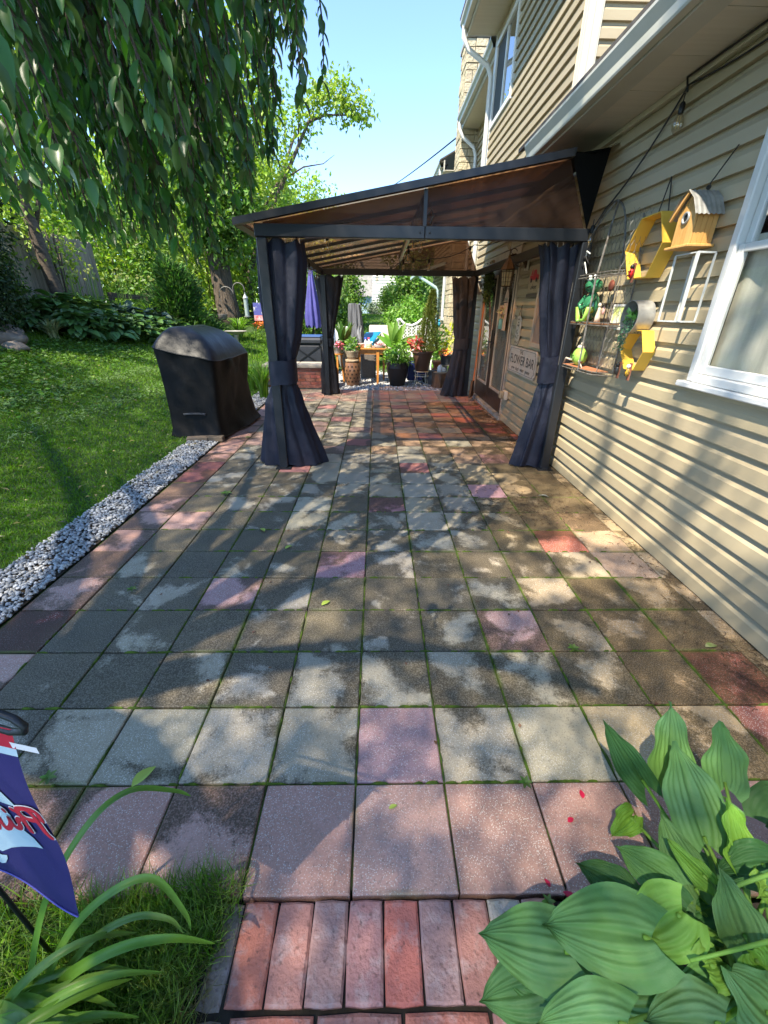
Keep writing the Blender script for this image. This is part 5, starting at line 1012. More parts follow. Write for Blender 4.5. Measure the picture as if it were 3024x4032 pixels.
# woven planter box, canna in the big pot, white bench
M_wick = mat('grey_wicker', (.20,.18,.16), (.12,.105,.095), .7, 30, stretch=(1,1,3), bump=.8, bscale=60)
wk = thing('wicker_planter', 'tall woven grey wicker planter under the orange table', 'planter', (-.21, 10.3, 0)); b = MB(); P = []
for k in range(48):
    a = 2*math.pi*k/48; c_, s_ = math.cos(a), math.sin(a); q = (abs(c_)**6+abs(s_)**6)**(-1/6); P.append([(-.21+(.17+.012*(j % 2))*(1+.12*j/20)*q*c_+.008*((k+j) % 2), 10.35+.17*(1+.12*j/20)*q*s_, .02+.6*j/20) for j in range(21)])
b.grid(P, closeu=True); obj('weave', b, M_wick, parent=wk, smooth=False); obj('soil', MB().box(-.36,-.06,10.2,10.5,.56,.57), M_soilp, parent=wk)
cn = thing('canna_plant', 'big leaved canna plant rising behind the orange table', 'plant', (.42, 10.3, 0)); obj('pot', MB().lathe((.42,10.3,0), [(.15,0),(.2,.38),(.21,.4),(.18,.4)], 20), mat('dark_pot', (.05,.045,.04), None, .5), parent=cn, smooth=50)
L_ = [((-.3,-.1,1.2),.5),((.35,-.1,1.0),.5),((.05,-.2,1.6),.5),((-.6,-.2,.5),.42),((.75,-.2,.45),.5),((.4,.2,1.3),.45),((-.15,.2,1.4),.5),((.6,-.3,.2),.42),((-.5,.3,.8),.4),((.2,-.5,.9),.45),((.9,.1,.15),.4)]
Vv, Ff = leafmesh([(.42+.06*v[0],10.3+.05*v[1],.55+.28*l) for v, l in L_], [v for v, l in L_], [(-v[0]*.6,-1.0+v[1],.8) for v, l in L_], [l*1.15 for v, l in L_], [.17]*len(L_), T_LEAF); npmesh('leaves', Vv, Ff, M_leafb, parent=cn, smooth=True); obj('stem', MB().tube([(.42,10.3,.3),(.43,10.3,1.15)], [.03,.012], 6), M_leafb, parent=cn)
M_iron = mat('white_cast_iron', (.78,.78,.76), (.68,.68,.66), .45, 8)
bn = thing('white_bench', 'ornate white cast iron garden bench with pierced curved back', 'bench', (.95, 11.2, 0)); top = [(.50,1.16),(.52,1.26),(.58,1.27),(.62,1.22),(.72,1.15),(.88,1.13),(1.0,1.18),(1.12,1.27),(1.25,1.28),(1.35,1.18),(1.38,1.0)]
obj('top_rail', MB().tube([(x,11.3,z) for x, z in top], .028, 8), M_iron, parent=bn, smooth=True)
for x in np.linspace(.55,1.36,8): obj('back_bar', MB().tube([(x,11.3,.45),(x+.03,11.29,.75),(x-.03,11.3,1.0),(x,11.3,interp(x,[p[0] for p in top],[p[1] for p in top]))], .013, 6), M_iron, parent=bn)
lt = MB()
for x in np.arange(.54,1.36,.075):
    for z in np.arange(.5,1.1,.075): lt.tube([(x+.03*math.cos(k),11.3,z+.03*math.sin(k)) for k in np.linspace(0,6.283,9)], .008, 5, False)
obj('lattice', lt, M_iron, parent=bn, kind='stuff')
for k in range(5): obj('seat_slat', MB().box(.5,1.4,10.88+.085*k,10.95+.085*k,.43,.45), M_iron, parent=bn)
for x, y in ((.53,10.9),(1.37,10.9),(.53,11.3),(1.37,11.3)): obj('leg', MB().tube([(x,y,.43),(x-.02,y-.01,.2),(x,y-.03,0)], .02, 6), M_iron, parent=bn)
# covered grey stack, blue covered chaise, loungers, umbrella
M_cov = mat('grey_cover', (.15,.15,.155), (.09,.09,.095), .6, 4, stretch=(4,4,.6)); b = MB(); P = []; R6 = random.Random(2)
for k in range(64):
    a = 2*math.pi*k/64; col = []
    for j in range(15):
        z = 1.6*j/14; r = lerp(.30,.17,j/14)+(.03*math.sin(9*a+z*2)+.02*math.sin(15*a-z*3))*(1-.6*j/14); q = (abs(math.cos(a))**3+abs(math.sin(a))**3)**(-1/3); col.append((-.53+r*.85*q*math.cos(a)-.05*z/1.6, 11.9+r*q*math.sin(a), z+(.02*math.sin(3*a) if j == 14 else 0)))
    P.append(col)
b.grid(P, closeu=True); b.add([p[-1] for p in P], [tuple(range(64))]); cv = obj('covered_chairs', b, M_cov, smooth=60, label='grey fabric cover draped over a tall stack of garden chairs', cat='covered chairs'); obj('loose_flap', MB().grid([[( -.50+.1*u+.02*math.sin(v*7), 11.63-.02*math.sin(u*9+v*5), .55+.55*v) for v in np.linspace(0,1,8)] for u in np.linspace(0,1,6)]), mat('pale_flap', (.33,.33,.34), (.1,.1,.1), .6, 9), parent=cv, smooth=True)
M_blue = mat('blue_vinyl', (.01,.21,.38), (.012,.17,.33), .35, 3)
bl = thing('blue_chaise', 'bright blue covered garden chaise behind the table', 'chaise', (-.25, 12.3, 0)); obj('cushion', MB().prism([(-.62,11.9,.60),(-.10,11.8,.66),(.12,12.3,.90),(-.30,12.5,.86)], (0,0,.05)), M_blue, parent=bl, bevel=.02); obj('valance', MB().prism([(-.62,11.9,.60),(-.10,11.8,.66),(.12,12.3,.90),(.12,12.3,.80),(-.1,11.8,.52),(-.62,11.9,.5)], (0,.03,0)), M_blue, parent=bl); 
for x, y in ((-.5,12.0),(-.1,11.95),(.05,12.3),(-.3,12.4)): obj('leg', MB().bar((x,y,.6),(x,y,0),.03), M_black, parent=bl)
M_cush = mat('beige_cushion', (.58,.52,.43), (.5,.45,.37), .85, 5)
def lounge(label, x, y, s, m):
    t = thing('lounge_chair', label, 'lounge chair', (x, y, 0), 'garden lounge chairs on the gravel')
    obj('seat', MB().box(x-s*.3,x+s*.3,y-.3,y+.3,.42,.50), m, parent=t, bevel=.03); obj('backrest', MB().prism([(x-s*.3,y+.3,.50),(x+s*.3,y+.3,.50),(x+s*.3,y+.42,1.05),(x-s*.3,y+.42,1.05)], (0,.08,0)), m, parent=t, bevel=.03)
    for a in (-.27,.27):
        for c_ in (-.27,.27): obj('leg', MB().bar((x+s*a,y+c_,.42),(x+s*a,y+c_,0),.035), M_black, parent=t)
lounge('wide beige cushioned lounge chair beyond the canna plant', .15, 13.4, 1.3, M_cush); lounge('pale grey lounge chair half hidden behind the black far curtain', -1.05, 12.0, .9, mat('pale_grey_cushion', (.55,.55,.56), None, .8))
M_purp = mat('indigo_canvas', (.085,.08,.30), (.06,.055,.22), .7, 3); um = thing('patio_umbrella', 'folded indigo patio umbrella standing behind the brick planter', 'umbrella', (-1.68, 12.0, 0)); b = MB(); P = []
for k in range(48):
    a = 2*math.pi*k/48; P.append([(-1.68+r*(1+.22*math.sin(8*a+z*1.5))*math.cos(a), 12+r*(1+.22*math.sin(8*a+z*1.5))*math.sin(a), z+.04*math.sin(8*a)*(z < 1.1)) for z, r in ((1.05,.17),(1.3,.18),(1.6,.15),(2.0,.09),(2.3,.05),(2.42,.02))])
b.grid(P, closeu=True); obj('canopy', b, M_purp, parent=um, smooth=True); obj('pole', MB().tube([(-1.68,12,0),(-1.68,12,2.48)], .022, 8), M_black, parent=um); obj('base', MB().lathe((-1.68,12,-.02), [(.25,0),(.25,.05),(.05,.09),(.04,.2)], 20), M_black, parent=um)
oc = thing('covered_ottoman', 'black covered cushion box with blue lid behind the brick planter', 'cushion box', (-1.7, 11.0, 0)); M_ott = mat('black_cover', (.02,.022,.028), (.03,.032,.04), .5, 5)
obj('box', MB().box(-2.02,-1.32,10.6,11.3,.22,.70), M_ott, parent=oc, bevel=.03); lid = MB().box(-2.04,-1.30,10.58,11.32,.70,.86); obj('lid', lid, M_ott, parent=oc, bevel=.05); obj('top_cushion', MB().box(-2.0,-1.34,10.62,11.28,.862,.90), mat('blue_canvas', (.03,.08,.22), None, .6), parent=oc, bevel=.015)
obj('cross_strap', MB().bar((-2.0,10.592,.24),(-1.34,10.592,.69),.03,.006,(0,1,0)).bar((-1.34,10.591,.24),(-2.0,10.591,.69),.03,.005,(0,1,0)), M_black, parent=oc)
for x in (-1.98,-1.36):
    for y in (10.64,11.26): obj('foot', MB().bar((x,y,.22),(x,y,-.02),.05), M_black, parent=oc)
# shed and neighbouring house
sd = thing('garden_shed', 'pale blue garden shed with weathered grey gambrel roof beyond the lawn', 'shed', (-.95, 33, 1.0)); M_shedb = mat('pale_blue_board', (.38,.50,.56), (.33,.45,.52), .7, 8)
obj('wall', MB().box(-2.3,-.40,32.2,35,.9,2.40), M_shedb, parent=sd)
for k in range(7): obj('plank', MB().box(-1.55+.155*k,-1.40+.155*k,32.14,32.195,1.05,2.28), M_shedb, parent=sd)
obj('trim', MB().box(-.47,-.36,32.12,32.19,.95,2.3), M_white, parent=sd)
for r in range(7): z0_, z1_ = 2.28+.18*r, 2.28+.18*(r+1)+.03; y0_, y1_ = 31.9+.10*r, 31.9+.10*(r+1); obj('shingle_course', MB().prism([(-2.5,y0_,z0_),(-.30,y0_,z0_),(-.30,y1_,z1_),(-2.5,y1_,z1_)], (0,.05,.02)), mat('grey_shingle%d' % r, (.30,.285,.26), (.22,.21,.20), .9, 7, bump=.6, bscale=20) if r == 0 else bpy.data.materials['grey_shingle0'], parent=sd)
obj('roof', MB().prism([(-2.5,32.6,3.56),(-.30,32.6,3.56),(-.30,34,4.0),(-2.5,34,4.0)], (0,0,.05)), bpy.data.materials['grey_shingle0'], parent=sd)
nh = thing('neighbour_house', 'white clapboard house beyond the shed and shrubs', 'house', (3, 40, 1)); M_clap = mat('white_clapboard', (.72,.74,.74), None, .6)
obj('wall', MB().box(-3.5,8,38.02,46,.9,6.4), M_clap, parent=nh)
for k in range(22): z = 1.0+.20*k; obj('clapboard', MB().prism([(-3.5,38.0,z),(-3.5,37.955,z),(-3.5,37.99,z+.2)], (11.5,0,0)), M_clap, parent=nh)
obj('roof', MB().prism([(-3.9,37.5,6.3),(8.4,37.5,6.3),(8.4,42,8.6),(-3.9,42,8.6)], (0,0,.1)), M_roof, parent=nh)
# ------------------------------------------------------------------ covered grill on its slab
M_gcov = mat('black_grill_cover', (.006,.006,.007), (.010,.009,.009), .44, 3, bump=.28, bscale=6, bdist=.03, spec=.36)
def grill():
    cx, cy = -2.19, 5.64; ang = -.06; P = []; nt = 160
    prof = [(0,.335,.64),(.03,.325,.63),(.10,.312,.61),(.3,.318,.60),(.55,.33,.59),(.8,.345,.588),(.93,.356,.592),(.962,.362,.598),(.985,.352,.585),(1.05,.318,.54),(1.12,.268,.48),(1.18,.205,.415),(1.215,.12,.35),(1.228,.05,.25),(1.232,.003,.1)]
    R_ = random.Random(4); ph = [R_.uniform(0,6.28) for _ in range(12)]
    for k in range(nt):
        t = 2*math.pi*k/nt; c, s = math.cos(t), math.sin(t); q = (abs(c)**13+abs(s)**13)**(-1/13); col = []
        for z, a, b_ in prof:
            x, y = a*q*c, b_*q*s
            fold = .011*math.sin(8*t+ph[0]+z*3)*(1-min(1, z/.4))+(.005*math.sin(5*t+ph[1]-z*6)+.003*math.sin(13*t+ph[2]+z*9))*(z < .95)
            side = max(0, c)**2; fold += side*(.026*math.sin(7*(z*1.3+y*1.3)+ph[3])+.016*math.sin(15*(z*.8-y*1.1)+ph[4]))*(.12 < z < .95)
            n = math.hypot(x, y)+1e-6; x += fold*x/n; y += fold*y/n
            pass
            x += .16*max(0, .25-z)/.25*max(0, c)*(.5+.5*s)
            zz = z*(1.0-.075*(x/.35) if z > .5 else 1)+(.006*math.sin(9*t+ph[5]) if z < .02 else 0)
            if .96 < z < 1.2: zz += .008*math.sin(4*t+ph[6])+.010*math.exp(-((t-6.0)/.18)**2)
            X = cx+x*math.cos(ang)-y*math.sin(ang); Y = cy+x*math.sin(ang)+y*math.cos(ang)
            col.append((X, Y, max(.03, zz+.03)))
        P.append(col)
    M_body_shaded = mat('black_grill_cover_shaded', (.004,.004,.0045), (.008,.007,.006), .55, 3, bump=.3, bscale=6, bdist=.03, spec=.16)  # same vinyl as the cap, made darker and duller to put shade in
    b = MB(); b.grid([p[:8] for p in P], closeu=True); g = obj('grill_cover', b, M_body_shaded, smooth=True, label='barbecue grill under a black fitted vinyl cover beside the gravel edge', cat='covered grill')
    obj('cap', MB().grid([p[7:] for p in P], closeu=True), M_gcov, parent=g, smooth=True)
    pp = [(p[7][0]*1.0, p[7][1], p[7][2]) for p in P]; cen = Vector((cx, cy, 1)); pts = [Vector(p)+(Vector(p)-cen).normalized()*.004 for p in pp[::2]]; pts.append(pts[0])
    obj('seam', MB().tube(pts, .006, 5, False), M_gcov, parent=g, smooth=True)
    obj('strap', MB().tube([(cx-.14,cy-.615,.315),(cx-.05,cy-.63,.325),(cx+.05,cy-.625,.325),(cx+.12,cy-.615,.315)], .012, 6), mat('strap_webbing', (.05,.05,.055), None, .7), parent=g)
grill()
sl = thing('grill_slab', 'grey concrete slab and loose pavers under the covered grill', 'slab', (-2.4, 5.6, 0)); obj('slab', MB().box(-2.72,-2.02,5.02,6.25,-.05,.024), M_conc, parent=sl, bevel=.006)
R7 = random.Random(3); M_sb = mat('weathered_block', (.20,.15,.10), (.14,.11,.08), .9, 8, orand=.15, bump=.4)
for (x, y, rz_, l, w_) in ((-2.18,4.93,.25,.24,.10),(-1.98,4.97,.05,.2,.09),(-2.86,5.4,1.2,.3,.11),(-2.80,5.8,1.45,.3,.1)):
    o = obj('block', MB().cbox((x,y,.035),(l/2,w_/2,.03),Matrix.Rotation(rz_,3,'Z')), M_sb, parent=sl, bevel=.006)
obj('brick_edge', MB().cbox((-2.78,5.55,.02),(.05,.14,.03),Matrix.Rotation(-.4,3,'Z')), M_flag, parent=sl, bevel=.006)

# ------------------------------------------------------------------ garden bank on the left
M_hosta = mat('dark_hosta', (.065,.15,.04), (.095,.18,.05), .4, 4, island=.3, transl=.2)
M_hostab = mat('blue_hosta', (.055,.10,.065), (.075,.13,.08), .45, 4, island=.25, transl=.15)
M_daylily = mat('daylily_leaf', (.13,.27,.03), (.19,.34,.05), .45, 4, island=.3, transl=.35)
M_shade = mat('shade_leaf', (.020,.045,.012), (.03,.06,.016), .5, 3, island=.35, transl=.18)
M_sunleaf = mat('sun_leaf', (.20,.33,.035), (.30,.41,.06), .5, 1.5, island=.35, transl=.35)
M_green = mat('garden_leaf', (.085,.18,.025), (.14,.25,.04), .5, 1.5, island=.4, transl=.3)
M_trunk = mat('ridged_bark', (.16,.125,.095), (.075,.058,.045), .95, 5, stretch=(5,5,.7), bump=1, bscale=14, bdist=.05)
M_trunk2 = mat('smooth_bark', (.13,.105,.08), (.07,.055,.045), .9, 6, stretch=(2,2,5), bump=.6, bscale=20)
def Zt(x, y): return float(zt(x, y))
def clump(name, label, cat, x, y, m, n, r, h, L, asp, group, T=T_LEAF):
    """hosta-like mound of leaves, tips arching outwards"""
    z = Zt(x, y); t = thing(name, label, cat, (x, y, z), group); a = RNG.random(n)*6.283; q = RNG.random(n)**.6
    P = np.stack([x+r*.62*q*np.cos(a), y+r*.62*q*np.sin(a), z+h*(1-.75*q**1.6)*(.75+.35*RNG.random(n))], -1)
    d = np.stack([np.cos(a), np.sin(a), .35-.75*q], -1)+.2*RNG.normal(size=(n,3)); nn = np.stack([np.cos(a)*.4, np.sin(a)*.4, 1+0*a], -1)+.25*RNG.normal(size=(n,3))
    V_, F_ = leafmesh(P, d, nn, L*(.7+.5*RNG.random(n)), L*asp, T); npmesh('leaves', V_, F_, m, parent=t, smooth=True)
    b = MB()
    for k in range(0, n, 3): b.tube([(x+.02*math.cos(a[k]), y+.02*math.sin(a[k]), z), tuple(P[k])], .006, 4, False)
    obj('stalks', b, m, parent=t); return t
def straps(name, label, x, y, m, n, h, r, w_, group, flowers=0, fm=None, fh=.9, z=None, erect=0):
    """arching strap leaves"""
    z = Zt(x, y) if z is None else z; t = thing(name, label, 'plant', (x, y, z), group); b = MB()
    for k in range(n):
        a = R7.uniform(0, 6.283); hh = h*R7.uniform(.65,1.1); rr2 = r*R7.uniform(.35,1.1)*(1-erect); x0, y0 = x+R7.uniform(-.06,.06), y+R7.uniform(-.06,.06); ww = w_*R7.uniform(.7,1.2); sx, sy = -math.sin(a), math.cos(a); P = []
        for i in range(8):
            s = i/7; px, py = x0+rr2*s**1.5*math.cos(a), y0+rr2*s**1.5*math.sin(a); pz = z+hh*(1.55*s-.85*s**2.4*(1-erect*.8)); wd_ = ww*(1-s**2.2)*.5+.001; P.append([(px+sx*wd_, py+sy*wd_, pz+.3*wd_), (px, py, pz), (px-sx*wd_, py-sy*wd_, pz+.3*wd_)])
        b.grid(P)
    obj('leaves', b, m, parent=t, smooth=True)
    for k in range(flowers):
        x1, y1 = x+R7.uniform(-.22,.22), y+R7.uniform(-.22,.22); hh = fh*R7.uniform(.85,1.1); obj('flower_stem', MB().tube([(x1,y1,z),(x1+.02,y1,z+hh*.6),(x1+.03,y1+.02,z+hh)], .007, 4), M_daylily, parent=t); 
        o = MB()
        for q in range(4): o.tube([(x1+.03,y1+.02,z+hh),(x1+.03+.035*math.cos(q*1.7),y1+.02+.035*math.sin(q*1.7),z+hh+.05)], [.005,.011], 5)
        obj('buds', o, fm or M_daylily, parent=t)
    return t
# hostas: (x, y, blue?, size)
for k, (x, y, bl_, s, lb) in enumerate((
 (-6.25,9.55,0,1.0,'dark green hosta at the lawn edge beside the variegated yucca'),(-5.95,10.1,0,1.0,'dark green hosta in the middle of the front row of the bank'),(-5.7,10.7,0,.95,'dark green hosta right of the middle in the front row of the bank'),
 (-5.45,11.3,0,.9,'last dark hosta of the front row towards the feathery cypress'),(-6.85,9.9,0,1.15,'big dark hosta behind the yucca on the bank'),(-6.55,10.6,0,1.15,'big dark hosta in the second row below the day lilies'),
 (-6.2,11.3,1,1.1,'blue grey hosta in the second row of the bank'),(-5.75,12,1,1.0,'blue grey hosta next to the feathery cypress'),(-7.1,9.4,0,1.1,'dark hosta below the leaning trunk'),(-7.15,10.9,0,1.1,'dark hosta high on the bank under the fence'),(-5.25,11.9,0,.85,'small dark hosta at the foot of the feathery cypress'))):
    clump('hosta', lb, 'hosta', x, y, M_hostab if bl_ else M_hosta, 130, .66*s, .60*s, .25*s, .62, 'hostas along the garden bank')
for k, (x, y, f, lb) in enumerate(((-6.95,10.5,5,'day lily clump with tall budded stems in front of the grey fence'),(-6.75,11.2,6,'day lily clump with many pale buds between the fence and blue hostas'),(-6.5,11.9,6,'day lily clump with pale buds near the low timber rail'),(-7.15,11.6,3,'day lily clump highest on the bank against the fence'),(-6.2,12.6,3,'day lily clump behind the feathery cypress'))):
    straps('day_lily', lb, x, y, M_daylily, 90, .80, .62, .04, 'day lilies on the bank', f+3, mat('pale_bud%d' % k, (.45,.50,.14), None, .6), 1.2)
straps('yucca', 'variegated yucca with cream edged sword leaves at the lawn edge', -6.4, 8.95, mat('cream_sword', (.42,.42,.20), (.10,.18,.05), .5, 12), 46, .42, .50, .045, None, erect=.25)
straps('iris_clump', 'tall iris clump beside the covered grill and brick planter', -2.05, 7.7, M_daylily, 80, .62, .42, .035, None, erect=.35)
straps('day_lily', 'day lily clump by the grill cover and the lawn edge', -2.45, 8.35, M_daylily, 60, .62, .5, .035, 'day lilies by the lawn', 2)
straps('day_lily', 'day lily clump in front of the big tree trunk near the bird bath', -4.2, 13.8, M_daylily, 80, .75, .7, .045, 'day lilies by the lawn', 0)
straps('iris_clump', 'variegated grassy clump behind the black cushion box', -2.4, 12.2, mat('variegated', (.35,.40,.14), (.18,.28,.05), .5, 8, transl=.3), 60, .8, .6, .04, None)
# boulders
M_rock = mat('boulder', (.26,.21,.16), (.17,.135,.105), .9, 3, bump=.7, bscale=12, bdist=.03)
for k, (x, y, r, sq, lb) in enumerate(((-6.15,7.75,.36,(1.4,.9,.6),'long pale boulder sloping at the lawn edge under the dark shrub'),(-6.3,7.1,.30,(1,1,.65),'rounded boulder at the left edge of the rock pile'),(-5.75,7.5,.20,(1.3,.9,.6),'small flat pale boulder nearest the lawn'),(-6.6,7.7,.36,(1.2,1,.8),'large mossy boulder at the back of the rock pile'),(-6.5,8.3,.28,(1.3,1,.7),'brown boulder wedged behind the long pale boulder'),(-5.85,7.0,.20,(1.2,1,.6),'low grey boulder in the corner of the rock pile'))):
    x -= .3; r *= .8
    b = MB().ball((x, y, Zt(x,y)+r*.25), r, 22, 14, sq); rr = random.Random(k); ph = [rr.uniform(0,6) for _ in range(6)]
    b.v = [(px+.08*r*math.sin(7*pz/r+ph[0]+3*py), py+.09*r*math.sin(6*px/r+ph[1]), pz+.08*r*math.sin(5*py/r+ph[2])+.05*r*math.sin(9*px/r+ph[3])) for px, py, pz in b.v]
    obj('boulder', b, M_rock, smooth=True, label=lb, cat='boulder', group='boulders at the lawn edge')
# fence of grey planks, low timber rail
M_plank = mat('weathered_plank', (.36,.31,.24), (.23,.20,.15), .9, 3, stretch=(8,8,.5), orand=.12, bump=.4, bscale=30)
fn = thing('wooden_fence', 'tall weathered grey plank fence above the garden bank', 'fence', (-7.55, 9.5, 1.0)); pm0 = None
for k in range(46):
    y = 6.1+.148*k; h = 2.96+.02*math.sin(k*2.3); x = -7.5+.012*math.sin(k*5.1); obj('plank', MB().prism([(x,y,.9),(x,y+.143,.9),(x,y+.143,h-.03),(x,y+.1,h),(x,y+.043,h),(x,y,h-.03)], (-.02,0,0)), M_plank, parent=fn)
for z in (1.4,2.1,2.75): obj('rail', MB().box(-7.58,-7.535,6.1,12.9,z,z+.09), M_plank, parent=fn)
for y in (6.2,8.6,11.0,12.85): obj('post', MB().box(-7.68,-7.585,y,y+.1,.8,2.98), M_plank, parent=fn)
tr = thing('timber_rail', 'low brown timber post and rail beside the day lilies', 'rail', (-6.3, 12.8, 1.0)); obj('rail', MB().bar((-7.0,12.2,1.75),(-5.7,13.6,1.62),.05,.11), M_trunk2, parent=tr)
for x, y in ((-6.95,12.25),(-5.75,13.55),(-6.35,12.9)): obj('post', MB().box(x-.05,x+.05,y-.05,y+.05,Zt(x,y)-.1,1.8), M_trunk2, parent=tr)
# leaning trunk tree
def tree(name, label, trunk, rad, crown, m, bark=M_trunk2, branches=(), group=None):
    b = trunk[0]; t = thing(name, label, 'tree', b, group); rr = random.Random(len(label)); pts = []
    tm = MB().tube(trunk, rad, 12); obj('trunk', tm, bark, parent=t, smooth=True)
    for br_ in branches: obj('branch', MB().tube(br_[0], br_[1], 7), bark, parent=t, smooth=True)
    for V_, F_ in crown: npmesh('crown', V_, F_, m, parent=t, kind='stuff')
    return t
def bush(name, label, c, r, m, nclump, per, L, asp=.5, spread=None, group=None, shell=.45, up=.6, T=T_FOLD, base=None):
    z = Zt(c[0], c[1]); t = thing(name, label, 'shrub', (c[0], c[1], z), group); V_, F_ = clumpcrown(c, r, nclump, per, spread or .16*max(r), L, asp, up, shell, T)
    npmesh('foliage', V_, F_, m, parent=t, kind='stuff'); b = MB()
    for k in range(5): a = k*1.25; b.tube([(c[0]+.05*math.cos(a), c[1]+.05*math.sin(a), z-.05), (c[0]+r[0]*.3*math.cos(a), c[1]+r[1]*.3*math.sin(a), c[2]), (c[0]+r[0]*.5*math.cos(a), c[1]+r[1]*.5*math.sin(a), c[2]+r[2]*.5)], [.03,.02,.008], 5, False)
    obj('stems', b, M_trunk2, parent=t); return t
tree('leaning_tree', 'leaning dark trunk tree in front of the plank fence', [(-6.95,10.4,.95),(-7.05,10.4,1.7),(-7.1,10.37,2.4),(-7.12,10.35,3.0),(-7.2,10.3,3.7),(-7.4,10.3,5.0)], [.15,.13,.12,.115,.10,.06],
     [clumpcrown((-7.7,10.6,5.1), (1.7,1.5,1.1), 42, 34, .26, .13, .5, .5, .3), clumpcrown((-7.3,10.0,3.5), (.7,.7,.4), 16, 26, .2, .12, .5, .5, .2)], M_sunleaf, M_trunk2, [([(-7.12,10.36,2.8),(-6.9,10.5,3.5),(-6.5,10.6,4.4)],[.05,.04,.015])])
bush('leafy_shrub', 'leafy shrub with drooping sunlit sprays partly hiding the plank fence', (-7.25,10.9,2.75), (.4,.8,.6), M_sunleaf, 22, 24, .11, .5, .16)
bush('leafy_shrub', 'mid green shrub at the left edge between boulders and leaning trunk', (-7.35,8.9,1.9), (.5,.6,.75), M_green, 60, 36, .09, .5, .13)
bush('leafy_shrub', 'tall loose shrub rising above the plank fence at the far left', (-9.6,11.5,3.6), (1.3,1.8,1.3), M_sunleaf, 80, 34, .14, .5, .25)
bush('dark_shrub', 'dense dark evergreen shrub at the left edge above the boulders', (-6.95,7.75,2.0), (.9,.9,1.15), M_shade, 170, 60, .085, .5, .14, 'evergreens at the left edge')
bush('dark_shrub', 'taller dark evergreen rising behind the boulders at the left edge', (-7.3,8.4,3.1), (.85,.9,1.3), M_shade, 170, 50, .10, .5, .18, 'evergreens at the left edge')
n = 9000; h = RNG.random(n); a = RNG.random(n)*6.283; lob = .55+.28*np.sin(3*a+h*9)+.22*np.sin(5*a-h*14+1); rad = (.98*(1-h)**.6+.06)*(.35+.65*RNG.random(n)**.6)*(.55+.6*lob); cx, cy = -5.55, 12.9; P = np.stack([cx+rad*.95*np.cos(a)+.12*np.sin(h*11), cy+rad*.9*np.sin(a), .75+1.65*h+.12*RNG.normal(size=n)], -1)
t = thing('feathery_cypress', 'feathery mid green false cypress behind the covered grill', 'shrub', (cx, cy, Zt(cx,cy))); V_, F_ = leafmesh(P, np.stack([np.cos(a), np.sin(a), .8+.3*RNG.normal(size=n)], -1)+.4*rand_unit(n), rand_unit(n), .17, .03); npmesh('foliage', V_, F_, mat('cypress', (.055,.14,.035), (.09,.20,.045), .55, 4, island=.45, transl=.3), parent=t, kind='stuff'); obj('trunk', MB().tube([(cx,cy,.7),(cx,cy,2.3)], [.08,.02], 8), M_trunk2, parent=t)
for lb, c, r, m, nc, per, L in (
 ('sunlit pale green shrub behind the day lilies', (-7.7,15.4,2.1), (1.4,1.2,1.25), M_sunleaf, 90, 40, .13),
 ('mid green leafy shrub between the fence and the cypress', (-6.6,14.6,1.7), (1.1,1.0,.95), M_green, 80, 40, .12),
 ('sunlit yellow green shrub beside the cypress and bird feeder', (-5.7,14.2,1.35), (.5,.6,.65), M_sunleaf, 60, 40, .11),
 ('tall dark green shrub in the gap behind the fence', (-8.4,15.5,2.9), (2.2,1.6,2.2), M_green, 110, 40, .17),
 ('bright tall shrub between the leaning trunk and the big tree', (-6.6,18.5,3.0), (2.6,1.8,2.3), M_sunleaf, 120, 40, .19),
 ('dark undergrowth beside the big ridged trunk', (-3.0,17.5,1.7), (1.6,1.2,1.3), M_green, 90, 40, .15),
 ('shaded green shrub behind the indigo umbrella', (-2.5,15.8,1.9), (1.2,1.1,1.5), M_green, 80, 40, .13),
 ('broad sunlit hedge in the back corner of the garden', (-9.5,22,4.2), (4.5,2.5,3.6), M_sunleaf, 150, 44, .26)):
    bush('garden_shrub', lb, c, r, m, nc, per, L, .55, None, 'shrubs behind the garden bank')
